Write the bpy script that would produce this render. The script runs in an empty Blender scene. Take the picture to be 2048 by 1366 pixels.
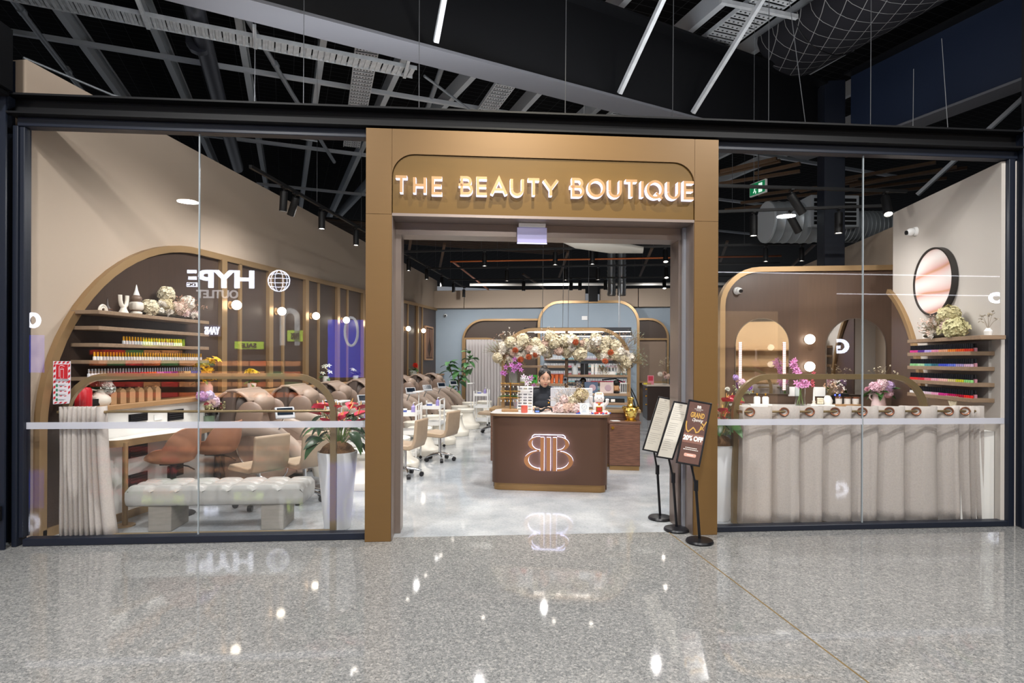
import bpy, math, random
from mathutils import Vector, Matrix, Euler

C = bpy.context.scene
COL = C.collection
PI = math.pi

# ---------------------------------------------------------------- camera, world, exposure
YAW = math.radians(7.0)
cam_d = bpy.data.cameras.new('camera')
cam_d.sensor_fit = 'HORIZONTAL'
cam_d.sensor_width = 36.0
cam_d.lens = 36.0 * 1180 / 2048
cam_d.shift_y = 37 / 2048
cam_d.clip_start = 0.05
cam_d.clip_end = 200
cam = bpy.data.objects.new('camera', cam_d)
COL.objects.link(cam)
cam.matrix_world = (Matrix.Translation((0, 0, 1.55)) @ Matrix.Rotation(YAW, 4, 'Z')
                    @ Matrix.Rotation(PI / 2, 4, 'X') @ Matrix.Rotation(0.0036, 4, 'Z'))
C.camera = cam

C.view_settings.view_transform = 'Standard'
C.view_settings.look = 'None'
C.view_settings.gamma = 1.0
C.view_settings.use_curve_mapping = False
C.view_settings.exposure = 0.0

world = bpy.data.worlds.new('world')
world.use_nodes = True
world.node_tree.nodes['Background'].inputs[0].default_value = (0.88, 0.92, 1.0, 1)
world.node_tree.nodes['Background'].inputs[1].default_value = 0.22
C.world = world

# storefront frame: origin at its left end, s along the glass, n into the shop
SA = math.radians(11.6)
SO = Vector((-4.643, 4.363, 0))
SE = Vector((math.cos(SA), math.sin(SA), 0))
SN = Vector((-math.sin(SA), math.cos(SA), 0))
def sfp(s, n, z): return SO + SE * s + SN * n + Vector((0, 0, z))

def light(name, kind, loc, power, color=(1, 1, 1), aim=None, **kw):
    d = bpy.data.lights.new(name, kind)
    d.energy = power
    d.color = color
    for k, v in kw.items(): setattr(d, k, v)
    o = bpy.data.objects.new(name, d)
    COL.objects.link(o)
    o.location = loc
    if aim is not None:
        o.rotation_euler = (Vector(aim) - Vector(loc)).to_track_quat('-Z', 'Y').to_euler()
    return o

# mall downlights and linear lights in front of the shop
for i, (s, n, z, w) in enumerate([(-2.4, -8.3, 5.0, 260), (11.3, -8.3, 5.0, 260), (1.0, -3.4, 5.6, 300), (4.3, -4.6, 5.6, 300), (7.6, -3.4, 5.6, 300), (4.3, -8.3, 5.0, 260)]):
    light('mall_downlight_lamp', 'AREA', sfp(s, n, z), w, (1.0, 0.98, 0.95), sfp(s, n, 0), shape='DISK', size=0.42)
# the sign spotlight above the entrance
p = sfp(4.3, -1.5, 5.3)
light('sign_spotlight_lamp', 'SPOT', p, 560, (1.0, 0.90, 0.68), sfp(4.35, -0.1, 2.95), spot_size=math.radians(62), spot_blend=1.0, shadow_soft_size=0.03)

# unseen strip-shaped area lamps above the fascia, added to brighten the ceiling steel
for s in (2.4, 4.6, 7.2):
    light('ceiling_fill_lamp', 'AREA', sfp(s, .35, 3.85), 38, (.95, .97, 1.0), sfp(s, .9, 6.5), shape='RECTANGLE', size=2.4, size_y=.06)
# shop spotlights for the track heads further down, several away from any head
WARM = (1.0, 0.97, 0.94)
SHOP_LAMPS = [  # x, y, z, aim x, aim y, aim z, watts
    (-3.3, 6.2, 3.4, -4.5, 5.6, 1.2, 45), (-2.9, 5.6, 3.4, -4.0, 5.3, .5, 50), (-3.6, 7.15, 3.5, -4.4, 7.2, 0.8, 60), (-3.65, 7.9, 3.5, -3.0, 8.4, 0.0, 60),
    (-3.65, 9.1, 3.5, -3.4, 9.4, 0.0, 60), (-3.7, 11.0, 3.5, -3.3, 11.2, 0.0, 60), (-3.7, 12.8, 3.5, -3.3, 12.9, 0.0, 60),
    (-3.7, 14.6, 3.5, -3.3, 14.8, 0.0, 60), (-3.7, 16.4, 3.5, -3.5, 17.3, 0.6, 60),
    (-2.0, 6.2, 3.5, -2.6, 5.6, 0.3, 60), (-0.4, 6.3, 3.5, -0.6, 6.9, 0.7, 90), (-1.6, 9.0, 3.5, -1.6, 9.0, 0, 80), (-0.3, 8.0, 3.5, -0.3, 8.8, 1.2, 60),
    (0.9, 7.2, 3.5, 1.0, 7.2, 0, 80), (1.2, 10.0, 3.5, 1.2, 10.0, 0, 80), (-0.8, 12.0, 3.5, -0.8, 12.0, 0, 90),
    (1.0, 14.0, 3.5, 1.0, 14.0, 0, 90), (-0.8, 15.5, 3.5, -0.5, 17.6, 1.6, 90), (1.6, 15.8, 3.5, 2.0, 17.8, 1.0, 60), (-2.6, 15.5, 3.5, -3.0, 18.0, 1.4, 60),
    (2.6, 6.9, 3.2, 2.8, 8.2, 1.0, 40), (3.1, 7.4, 3.2, 3.5, 8.2, 0.9, 30), (2.0, 6.9, 3.2, 3.9, 7.0, 1.6, 17), (2.9, 6.6, 3.2, 3.9, 6.7, 1.2, 15), (2.2, 7.2, 3.3, 2.0, 6.5, 0, 40)]
for (x, y, z, ax, ay, az, w) in SHOP_LAMPS:
    light('track_spotlight_lamp', 'SPOT', (x, y, z - 0.02), w * 2.15, WARM, (ax, ay, az), spot_size=math.radians(150), spot_blend=1.0, shadow_soft_size=0.05)

# ---------------------------------------------------------------- materials
def lin(c):
    if isinstance(c, str):
        c = c.lstrip('#')
        v = [int(c[i:i + 2], 16) / 255 for i in (0, 2, 4)]
        return tuple((x / 12.92 if x <= 0.04045 else ((x + 0.055) / 1.055) ** 2.4) for x in v)
    return tuple(c)

MATS = {}
def mat(name, col='#808080', rough=0.5, metal=0.0, noise=None, bump=0.0, emit=0.0, emit_col=None, coat=0.0, spec=0.5, col2=None, stretch=(1, 1, 1), trans=0.0, ior=1.45, sheen=0.0):
    """Principled material; noise=(scale, amount) mixes col towards col2 with a stretched noise in object space."""
    if name in MATS: return MATS[name]
    m = bpy.data.materials.new(name)
    m.use_nodes = True
    nt = m.node_tree
    b = nt.nodes['Principled BSDF']
    c = lin(col)
    b.inputs['Base Color'].default_value = (*c, 1)
    b.inputs['Roughness'].default_value = rough
    b.inputs['Metallic'].default_value = metal
    b.inputs['Specular IOR Level'].default_value = spec
    b.inputs['Coat Weight'].default_value = coat
    b.inputs['Coat Roughness'].default_value = 0.08
    b.inputs['Transmission Weight'].default_value = trans
    b.inputs['IOR'].default_value = ior
    if sheen: b.inputs['Sheen Weight'].default_value = sheen
    if emit:
        b.inputs['Emission Color'].default_value = (*lin(emit_col or col), 1)
        b.inputs['Emission Strength'].default_value = emit
    if noise or bump:
        tc = nt.nodes.new('ShaderNodeTexCoord')
        mp = nt.nodes.new('ShaderNodeMapping')
        mp.inputs['Scale'].default_value = stretch
        nz = nt.nodes.new('ShaderNodeTexNoise')
        nz.inputs['Scale'].default_value = noise[0] if noise else 60
        nz.inputs['Detail'].default_value = 5
        nt.links.new(tc.outputs['Object'], mp.inputs[0])
        nt.links.new(mp.outputs[0], nz.inputs['Vector'])
        if noise:
            mx = nt.nodes.new('ShaderNodeMix')
            mx.data_type = 'RGBA'
            c2 = lin(col2) if col2 else tuple(x * 0.55 for x in c)
            mx.inputs['A'].default_value = (*c, 1)
            mx.inputs['B'].default_value = (*c2, 1)
            rp = nt.nodes.new('ShaderNodeMapRange')
            rp.inputs['From Min'].default_value = 0.35
            rp.inputs['From Max'].default_value = 0.7
            rp.inputs['To Max'].default_value = noise[1]
            nt.links.new(nz.outputs['Fac'], rp.inputs['Value'])
            nt.links.new(rp.outputs[0], mx.inputs['Factor'])
            nt.links.new(mx.outputs['Result'], b.inputs['Base Color'])
        if bump:
            bp = nt.nodes.new('ShaderNodeBump')
            bp.inputs['Strength'].default_value = bump
            bp.inputs['Distance'].default_value = 0.01
            nt.links.new(nz.outputs['Fac'], bp.inputs['Height'])
            nt.links.new(bp.outputs[0], b.inputs['Normal'])
    MATS[name] = m
    return m

def emis(name, col, strength):
    return mat(name, col, 0.5, emit=strength)

# ---------------------------------------------------------------- mesh builder
class MB:
    def __init__(s): s.v = []; s.f = []; s.m = []
    def add(s, vs, fs, mi=0):
        o = len(s.v)
        s.v += [tuple(p) for p in vs]
        s.f += [tuple(i + o for i in f) for f in fs]
        s.m += [mi] * len(fs)
        return s
    def box(s, x0, y0, z0, x1, y1, z1, mi=0, b=0.0):
        if x0 > x1: x0, x1 = x1, x0
        if y0 > y1: y0, y1 = y1, y0
        if z0 > z1: z0, z1 = z1, z0
        b = min(b, (x1 - x0) * .45, (y1 - y0) * .45, (z1 - z0) * .45)
        if b <= 0:
            vs = [(x0, y0, z0), (x1, y0, z0), (x1, y1, z0), (x0, y1, z0), (x0, y0, z1), (x1, y0, z1), (x1, y1, z1), (x0, y1, z1)]
            fs = [(0, 3, 2, 1), (4, 5, 6, 7), (0, 1, 5, 4), (1, 2, 6, 5), (2, 3, 7, 6), (3, 0, 4, 7)]
            return s.add(vs, fs, mi)
        X, Y, Z = (x0, x1), (y0, y1), (z0, z1)
        vs = []; idx = {}
        for i in (0, 1):
            for j in (0, 1):
                for k in (0, 1):
                    sx, sy, sz = (1, -1)[i] * b, (1, -1)[j] * b, (1, -1)[k] * b
                    for a, p in enumerate(((X[i], Y[j] + sy, Z[k] + sz), (X[i] + sx, Y[j], Z[k] + sz), (X[i] + sx, Y[j] + sy, Z[k]))):
                        idx[i, j, k, a] = len(vs); vs.append(p)
        g = lambda i, j, k, a: idx[i, j, k, a]
        fs = []
        for i in (0, 1):
            q = [g(i, 0, 0, 0), g(i, 1, 0, 0), g(i, 1, 1, 0), g(i, 0, 1, 0)]; fs.append(q if i else q[::-1])
            q = [g(0, i, 0, 1), g(1, i, 0, 1), g(1, i, 1, 1), g(0, i, 1, 1)]; fs.append(q[::-1] if i else q)
            q = [g(0, 0, i, 2), g(1, 0, i, 2), g(1, 1, i, 2), g(0, 1, i, 2)]; fs.append(q if i else q[::-1])
        for j in (0, 1):
            for k in (0, 1):
                fs.append([g(0, j, k, 1), g(1, j, k, 1), g(1, j, k, 2), g(0, j, k, 2)])
                fs.append([g(j, 0, k, 0), g(j, 1, k, 0), g(j, 1, k, 2), g(j, 0, k, 2)])
                fs.append([g(j, k, 0, 0), g(j, k, 1, 0), g(j, k, 1, 1), g(j, k, 0, 1)])
        for i in (0, 1):
            for j in (0, 1):
                for k in (0, 1): fs.append([g(i, j, k, 0), g(i, j, k, 1), g(i, j, k, 2)])
        return s.add(vs, fs, mi)
    def cbox(s, cx, cy, cz, sx, sy, sz, mi=0, b=0.0):
        return s.box(cx - sx / 2, cy - sy / 2, cz - sz / 2, cx + sx / 2, cy + sy / 2, cz + sz / 2, mi, b)
    def tube(s, pts, r, n=8, mi=0, flat=1.0, closed=False):
        P = [Vector(p) for p in pts]
        rs = r if isinstance(r, (list, tuple)) else [r] * len(P)
        L = len(P); vs = []; up = None
        for i in range(L):
            a = P[i - 1] if (i > 0 or closed) else P[i]
            c = P[(i + 1) % L] if (i < L - 1 or closed) else P[i]
            t = (c - a)
            t = t.normalized() if t.length > 1e-9 else Vector((0, 0, 1))
            if up is None:
                up = Vector((0, 0, 1)) if abs(t.z) < .9 else Vector((0, 1, 0))
            u = up - t * up.dot(t)
            if u.length < 1e-6: u = Vector((1, 0, 0)) - t * t.x
            u.normalize(); w = t.cross(u); up = u
            for k in range(n):
                an = 2 * PI * k / n
                vs.append(P[i] + u * (math.cos(an) * rs[i]) + w * (math.sin(an) * rs[i] * flat))
        fs = []
        for i in range(L if closed else L - 1):
            j = (i + 1) % L
            for k in range(n):
                k2 = (k + 1) % n
                fs.append((i * n + k, i * n + k2, j * n + k2, j * n + k))
        if not closed: fs += [tuple(range(n))[::-1], tuple((L - 1) * n + k for k in range(n))]
        return s.add(vs, fs, mi)
    def cyl(s, x, y, z0, z1, r, n=16, mi=0, r2=None):
        return s.lathe([(0, z0), (r, z0), (r if r2 is None else r2, z1), (0, z1)], x, y, n, mi)
    def lathe(s, prof, x=0, y=0, n=16, mi=0, z=0):
        vs = []; rows = []
        for (r, h) in prof:
            if r < 1e-6:
                rows.append([len(vs)]); vs.append((x, y, z + h))
            else:
                rows.append(list(range(len(vs), len(vs) + n)))
                vs += [(x + r * math.cos(2 * PI * k / n), y + r * math.sin(2 * PI * k / n), z + h) for k in range(n)]
        fs = []
        for a, b in zip(rows, rows[1:]):
            for k in range(n):
                k2 = (k + 1) % n
                if len(a) == 1 and len(b) == 1: continue
                if len(a) == 1: fs.append((a[0], b[k2], b[k])) 
                elif len(b) == 1: fs.append((a[k], a[k2], b[0]))
                else: fs.append((a[k], a[k2], b[k2], b[k]))
        return s.add(vs, fs, mi)
    def ell(s, c, rad, e=1.0, nu=16, nv=10, mi=0, rot=None):
        vs = []; fs = []
        pw = lambda v: math.copysign(abs(v) ** e, v)
        rm = Euler(rot).to_matrix() if rot else None
        for j in range(nv + 1):
            ph = -PI / 2 + PI * j / nv
            for i in range(nu):
                th = 2 * PI * i / nu
                p = Vector((rad[0] * pw(math.cos(ph)) * pw(math.cos(th)), rad[1] * pw(math.cos(ph)) * pw(math.sin(th)), rad[2] * pw(math.sin(ph))))
                if rm: p = rm @ p
                vs.append(p + Vector(c))
        for j in range(nv):
            for i in range(nu):
                i2 = (i + 1) % nu
                fs.append((j * nu + i, j * nu + i2, (j + 1) * nu + i2, (j + 1) * nu + i))
        return s.add(vs, fs, mi)
    def prism(s, poly, a, b, plane='xz', mi=0, side=None):
        """extrude a closed 2-D polygon from a to b; plane xz extrudes along y, yz along x, xy along z"""
        f = {'xz': lambda u, v, w: (u, w, v), 'yz': lambda u, v, w: (w, u, v), 'xy': lambda u, v, w: (u, v, w)}[plane]
        n = len(poly)
        vs = [f(u, v, a) for u, v in poly] + [f(u, v, b) for u, v in poly]
        ar = sum(poly[i][0] * poly[(i + 1) % n][1] - poly[(i + 1) % n][0] * poly[i][1] for i in range(n))
        flip = (ar > 0) != (plane in ('xy', 'yz'))
        if b < a: flip = not flip
        cap0, cap1 = tuple(range(n))[::-1], tuple(range(n, 2 * n))
        sd = [(i, (i + 1) % n, n + (i + 1) % n, n + i) for i in range(n)]
        if flip: cap0, cap1, sd = cap0[::-1], cap1[::-1], [q[::-1] for q in sd]
        s.add(vs, [cap0, cap1], mi)
        o = len(s.v) - 2 * n
        s.f += [tuple(i + o for i in q) for q in sd]; s.m += [mi if side is None else side] * n
        return s
    def sweep(s, path, w, d0, d1, plane='xz', closed=False, mi=0):
        """rectangular section following a 2-D path: w wide in the plane, from d0 to d1 across it"""
        f = {'xz': lambda u, v, q: (u, q, v), 'yz': lambda u, v, q: (q, u, v), 'xy': lambda u, v, q: (u, v, q)}[plane]
        L = len(path); vs = []
        for i in range(L):
            p = Vector(path[i])
            a = Vector(path[i - 1]) if (i > 0 or closed) else None
            c = Vector(path[(i + 1) % L]) if (i < L - 1 or closed) else None
            d = []
            if a is not None and (p - a).length > 1e-9: d.append((p - a).normalized())
            if c is not None and (c - p).length > 1e-9: d.append((c - p).normalized())
            t = d[0] if len(d) == 1 else (d[0] + d[1])
            if t.length < 1e-6: t = d[0]
            t.normalize()
            nn = Vector((-t.y, t.x))
            k = 1.0 if len(d) == 1 else 1 / max(.35, abs(nn.dot(Vector((-d[0].y, d[0].x)))))
            for sg, dd in ((1, d0), (-1, d0), (-1, d1), (1, d1)):
                q = p + nn * (sg * w / 2 * k)
                vs.append(f(q.x, q.y, dd))
        fs = []
        for i in range(L if closed else L - 1):
            j = (i + 1) % L
            for k in range(4):
                k2 = (k + 1) % 4
                fs.append((i * 4 + k, i * 4 + k2, j * 4 + k2, j * 4 + k))
        if not closed: fs += [(0, 3, 2, 1), tuple((L - 1) * 4 + k for k in range(4))]
        return s.add(vs, fs, mi)
    def xf(s, M, start=0):
        for i in range(start, len(s.v)): s.v[i] = tuple(M @ Vector(s.v[i]))
        return s
    def mesh(s, name, mats, smooth=40):
        me = bpy.data.meshes.new(name)
        me.from_pydata(s.v, [], s.f)
        for m in (mats if isinstance(mats, (list, tuple)) else [mats]): me.materials.append(m)
        me.polygons.foreach_set('material_index', s.m)
        if smooth:
            me.shade_smooth()
            me.set_sharp_from_angle(angle=math.radians(smooth))
        me.update()
        return me
    def build(s, name, mats, parent=None, loc=(0, 0, 0), rz=0.0, smooth=40):
        return put(name, s.mesh(name, mats, smooth), parent, loc, rz)

def put(name, me, parent=None, loc=(0, 0, 0), rz=0.0):
    o = bpy.data.objects.new(name, me)
    COL.objects.link(o)
    o.location = loc
    o.rotation_euler = (0, 0, rz) if not isinstance(rz, (tuple, Euler)) else rz
    if parent is not None: o.parent = parent
    return o

def fixn(o):
    """consistent outward normals"""
    import bmesh
    bm = bmesh.new(); bm.from_mesh(o.data)
    bmesh.ops.recalc_face_normals(bm, faces=bm.faces)
    bm.to_mesh(o.data); bm.free()
    return o

def thing(name, label, cat, loc=(0, 0, 0), rz=0.0, group=None):
    o = bpy.data.objects.new(name, None)
    COL.objects.link(o)
    o.empty_display_size = 0.1
    o.location = loc
    o.rotation_euler = (0, 0, rz) if not isinstance(rz, (tuple, Euler)) else rz
    return tag(o, label, cat, group)
def tag(o, label, cat, group=None):
    o['label'] = label; o['category'] = cat
    if group: o['group'] = group
    return o
def struct(o):
    o['kind'] = 'structure'; return o
def stuff(o):
    o['kind'] = 'stuff'; return o
def children_map():
    return None
def copy_tree(o, parent=None):
    c = o.copy(); COL.objects.link(c)
    if parent is not None: c.parent = parent
    for ch in list(o.children): copy_tree(ch, c)
    return c
def dup(o, loc, rz=None, label=None, scale=None):
    c = copy_tree(o)
    c.location = loc
    if rz is not None: c.rotation_euler = (0, 0, rz)
    if label: c['label'] = label
    if scale is not None: c.scale = (scale,) * 3 if isinstance(scale, (int, float)) else scale
    return c

def arc(cx, cy, r, a0, a1, n=10, ry=None):
    ry = r if ry is None else ry
    return [(cx + r * math.cos(math.radians(a0 + (a1 - a0) * i / n)), cy + ry * math.sin(math.radians(a0 + (a1 - a0) * i / n))) for i in range(n + 1)]

def text_mesh(txt, size, extrude, mats, name='lettering', bold=0.0, align='CENTER', side=None, width=None):
    cu = bpy.data.curves.new(name, 'FONT')
    cu.body = txt; cu.size = size; cu.extrude = extrude; cu.align_x = align; cu.offset = bold
    cu.resolution_u = 4
    o = bpy.data.objects.new(name, cu); COL.objects.link(o)
    dg = bpy.context.evaluated_depsgraph_get(); dg.update()
    me = bpy.data.meshes.new_from_object(o.evaluated_get(dg))
    bpy.data.objects.remove(o); bpy.data.curves.remove(cu)
    me.name = name
    me.materials.clear()
    for m in (mats if isinstance(mats, (list, tuple)) else [mats]): me.materials.append(m)
    if side is not None:
        for p in me.polygons: p.material_index = 0 if abs(p.normal.z) > .5 else side
    if width:
        xs = [v.co.x for v in me.vertices]
        if xs:
            k = width / max(1e-6, max(xs) - min(xs))
            for v in me.vertices: v.co.x *= k
    return me

def nth(i):
    i += 1
    return '%d%s' % (i, 'th' if 10 <= i % 100 <= 20 else {1: 'st', 2: 'nd', 3: 'rd'}.get(i % 10, 'th'))
def rnd_rot(R): return (R.uniform(0, 6.28), R.uniform(0, 6.28), R.uniform(0, 6.28))

# palette
BRONZE = mat('brushed_bronze', '#a8865a', 0.38, 0.75, noise=(6, .25), stretch=(1, 1, 14))
BRONZE_T = mat('bronze_trim', '#a58863', 0.4, 0.55)
PORTAL = mat('portal_bronze_panel', '#6f5430', 0.42, 0.25, noise=(3, .12), stretch=(1, 1, 10), col2='#634a29')
STEEL_D = mat('dark_painted_steel', '#0b0c0f', 0.55, 0.0, spec=.3)
NAVY = mat('navy_painted_steel', '#161c29', 0.42, 0.05)
GALV = mat('galvanised_steel', '#c6cacd', 0.42, 0.2, noise=(9, .5))
GALV_P = mat('galvanised_plain', '#b4b9be', 0.5, 0.1)
BLACK = mat('matt_black', '#0b0b0d', 0.55)
BLACK_G = mat('gloss_black', '#0d0d10', 0.25)
CHROME = mat('chrome', '#d0d2d6', 0.12, 1.0)
WHITE = mat('white_gloss', '#e9e9e8', 0.25)
WHITE_M = mat('white_matt', '#e4e2de', 0.6)
IVORY = mat('ivory_plastic', '#e9e4d8', 0.3)
BROWN_W = mat('dark_brown_laminate', '#43352d', 0.38, noise=(5, .35), stretch=(12, 12, .6), col2='#352a24')
BEIGE = mat('beige_paint', '#ab9b8b', 0.75)
WHITEWALL = mat('warm_white_paint', '#c2bbb4', 0.75)
BLUEWALL = mat('blue_grey_plaster', '#94a2af', 0.8, noise=(2.5, .3), col2='#a1adb8')
WALNUT = mat('walnut_grain', '#6f4f40', 0.42, noise=(7, .75), stretch=(1, 1, 11), col2='#402b22')
SHELFW = mat('shelf_wood', '#8d7660', 0.5, noise=(4, .5), stretch=(1, 10, 10), col2='#6f5a48')
OAK = mat('oak_ledge', '#a8835c', 0.45, noise=(4, .4), stretch=(10, 1, 10), col2='#8f6c48')
FABRIC = mat('grey_linen', '#bdb4ae', 0.9, noise=(90, .25), bump=.15)
LEATHER = mat('taupe_leather', '#8a7466', 0.42, noise=(14, .2), bump=.12)
LEATHER_D = mat('dark_taupe_leather', '#5c4f48', 0.45)
TANL = mat('tan_leather', '#9a6a50', 0.45, noise=(10, .25), bump=.1)
BEIGEL = mat('beige_leather', '#ab967f', 0.45, noise=(10, .2), bump=.1)
GREENL = mat('leaf_green', '#3f6a35', 0.4, noise=(12, .4), col2='#22431f')
GREEND = mat('dark_leaf_green', '#29452a', 0.35, noise=(12, .4), col2='#16301a')
STEMG = mat('stem_green', '#6d8a45', 0.5)
# ---------------------------------------------------------------- special materials
def terrazzo():
    m = bpy.data.materials.new('polished_aggregate_concrete'); m.use_nodes = True
    nt = m.node_tree; b = nt.nodes['Principled BSDF']; N = nt.nodes.new; Lk = nt.links.new
    tc = N('ShaderNodeTexCoord')
    v1 = N('ShaderNodeTexVoronoi'); v1.inputs['Scale'].default_value = 75
    v2 = N('ShaderNodeTexVoronoi'); v2.inputs['Scale'].default_value = 170
    nz = N('ShaderNodeTexNoise'); nz.inputs['Scale'].default_value = 2.2; nz.inputs['Detail'].default_value = 6
    for n in (v1, v2, nz): Lk(tc.outputs['Object'], n.inputs['Vector'])
    def ramp(src, stops):
        r = N('ShaderNodeValToRGB'); e = r.color_ramp.elements
        while len(e) < len(stops): e.new(.5)
        for el, (p, c) in zip(e, stops): el.position = p; el.color = (*lin(c), 1)
        Lk(src, r.inputs[0]); return r
    s1 = N('ShaderNodeSeparateColor'); Lk(v1.outputs['Color'], s1.inputs[0])
    s2 = N('ShaderNodeSeparateColor'); Lk(v2.outputs['Color'], s2.inputs[0])
    r1 = ramp(s1.outputs[0], [(0.0, '#4a4b4b'), (0.2, '#636464'), (0.5, '#7a7a79'), (0.8, '#918f8d'), (1.0, '#b5b2ac')])
    r2 = ramp(s2.outputs[0], [(0.0, '#414142'), (0.25, '#6c6d6d'), (0.7, '#838382'), (1.0, '#a8a6a2')])
    base = ramp(nz.outputs['Fac'], [(0.3, '#747575'), (0.7, '#828281')])
    mx = N('ShaderNodeMix'); mx.data_type = 'RGBA'; mx.inputs['Factor'].default_value = .55
    Lk(r1.outputs[0], mx.inputs['A']); Lk(r2.outputs[0], mx.inputs['B'])
    mx2 = N('ShaderNodeMix'); mx2.data_type = 'RGBA'; mx2.inputs['Factor'].default_value = .22
    Lk(mx.outputs['Result'], mx2.inputs['A']); Lk(base.outputs[0], mx2.inputs['B'])
    Lk(mx2.outputs['Result'], b.inputs['Base Color'])
    b.inputs['Roughness'].default_value = .05
    b.inputs['Specular IOR Level'].default_value = .55
    return m
def salon_floor():
    m = bpy.data.materials.new('polished_pale_concrete'); m.use_nodes = True
    nt = m.node_tree; b = nt.nodes['Principled BSDF']; N = nt.nodes.new; Lk = nt.links.new
    tc = N('ShaderNodeTexCoord')
    nz = N('ShaderNodeTexNoise'); nz.inputs['Scale'].default_value = 1.6; nz.inputs['Detail'].default_value = 8; nz.inputs['Roughness'].default_value = .65
    n2 = N('ShaderNodeTexNoise'); n2.inputs['Scale'].default_value = 45; n2.inputs['Detail'].default_value = 3
    for n in (nz, n2): Lk(tc.outputs['Object'], n.inputs['Vector'])
    r = N('ShaderNodeValToRGB'); e = r.color_ramp.elements; e.new(.5)
    for el, (p, c) in zip(e, [(.32, '#8c9197'), (.52, '#a3a7ab'), (.72, '#b8babc')]): el.position = p; el.color = (*lin(c), 1)
    Lk(nz.outputs['Fac'], r.inputs[0])
    mx = N('ShaderNodeMix'); mx.data_type = 'RGBA'; mx.blend_type = 'MULTIPLY'; mx.inputs['Factor'].default_value = .25
    r2 = N('ShaderNodeValToRGB'); r2.color_ramp.elements[0].position = .35; r2.color_ramp.elements[0].color = (.45, .45, .45, 1); r2.color_ramp.elements[1].position = .55
    Lk(n2.outputs['Fac'], r2.inputs[0]); Lk(r.outputs[0], mx.inputs['A']); Lk(r2.outputs[0], mx.inputs['B'])
    Lk(mx.outputs['Result'], b.inputs['Base Color'])
    b.inputs['Roughness'].default_value = .07
    b.inputs['Specular IOR Level'].default_value = .5
    return m
def glass(name, tint, refl=1.0, ior=1.5):
    m = bpy.data.materials.new(name); m.use_nodes = True
    nt = m.node_tree; N = nt.nodes.new; Lk = nt.links.new
    for n in list(nt.nodes): nt.nodes.remove(n)
    out = N('ShaderNodeOutputMaterial'); t = N('ShaderNodeBsdfTransparent'); g = N('ShaderNodeBsdfGlossy'); f = N('ShaderNodeFresnel'); mx = N('ShaderNodeMixShader')
    t.inputs[0].default_value = (*tint, 1); g.inputs['Roughness'].default_value = 0.0
    g.inputs['Color'].default_value = (refl, refl, refl, 1)
    f.inputs['IOR'].default_value = ior
    ge = N('ShaderNodeNewGeometry'); mu = N('ShaderNodeMath'); mu.operation = 'MULTIPLY_ADD'; mu.inputs[1].default_value = -1.75; mu.inputs[2].default_value = 1.75
    m2 = N('ShaderNodeMath'); m2.operation = 'MULTIPLY'; m2.use_clamp = True     # both faces of the pane reflect: counted once, on the outer face
    Lk(ge.outputs['Backfacing'], mu.inputs[0]); Lk(mu.outputs[0], m2.inputs[0]); Lk(f.outputs[0], m2.inputs[1]); Lk(m2.outputs[0], mx.inputs[0]); Lk(t.outputs[0], mx.inputs[1]); Lk(g.outputs[0], mx.inputs[2]); Lk(mx.outputs[0], out.inputs[0])
    return m
def film(name, col, opacity):
    m = bpy.data.materials.new(name); m.use_nodes = True
    nt = m.node_tree; b = nt.nodes['Principled BSDF']
    b.inputs['Base Color'].default_value = (*lin(col), 1); b.inputs['Alpha'].default_value = opacity; b.inputs['Roughness'].default_value = .6
    return m
TERR = terrazzo(); SALON = salon_floor()
GLASS = glass('storefront_glass', (.97, .975, .975))
CLEARG = glass('clear_vessel_glass', (.93, .95, .95), ior=1.35)
FROST = film('frosted_film', '#c9cbd6', .62)
MIRROR = mat('mirror_silver', '#dcdcdc', 0.02, 1.0)

# ---------------------------------------------------------------- floors
A = sfp(-8, 0, 0); B = sfp(18, 0, 0)
m = MB(); m.add([(-14, -9, 0), (20, -9, 0), (B.x, B.y, 0), (A.x, A.y, 0)], [(0, 1, 2, 3)]); m.add([(-14, -9, -.1), (20, -9, -.1), (B.x, B.y, -.1), (A.x, A.y, -.1)], [(3, 2, 1, 0)])
struct(m.build('floor', TERR))
m = MB(); m.add([(A.x, A.y, 0), (B.x, B.y, 0), (20, 24, 0), (-14, 24, 0)], [(0, 1, 2, 3)]); m.add([(A.x, A.y, -.1), (B.x, B.y, -.1), (20, 24, -.1), (-14, 24, -.1)], [(3, 2, 1, 0)])
struct(m.build('floor_salon', SALON)).name = 'floor'
# brass strip let into the mall floor
m = MB(); m.add([(.748, 5.45, .0006), (.772, 5.455, .0006), (1.42, 3.0, .0006), (1.396, 2.995, .0006), (2.1, 0.0, .0006), (2.076, 0, .0006)], [(0, 3, 2, 1), (3, 5, 4, 2)])
m = MB(); m.tube([(.757, 5.47, .0005), (2.07, 0.2, .0005)], .005, 4)
struct(m.build('trim_1', mat('brass_strip', '#8a7550', .4, .6)))

# ---------------------------------------------------------------- walls
m = MB(); m.box(-4.90, 4.42, 0, -4.66, 18.15, 4.06); m.box(-4.90, 18.15, 0, -4.66, 18.35, 4.06)
struct(m.build('wall_left', BEIGE))
m = MB(); m.box(-4.66, 18.15, 0, 4.2, 18.35, 3.15); struct(m.build('wall_back', BLUEWALL))
for i, (x0, x1) in enumerate([(-4.66, -3.72), (-3.70, .02), (.45, 1.58), (1.60, 4.2)]):
    m = MB(); m.box(x0, 17.95, 3.155, x1, 18.3, 3.70, 0, .006); struct(m.build('wall_back_bulkhead', BEIGE)).name = 'wall_back'
m = MB(); m.box(3.92, 6.12, 0, 4.3, 8.10, 3.45); struct(m.build('wall_right', WHITEWALL))
m = MB(); m.box(4.2, 8.10, 0, 4.4, 18.3, 3.40); struct(m.build('wall_right', BEIGE))

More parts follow.
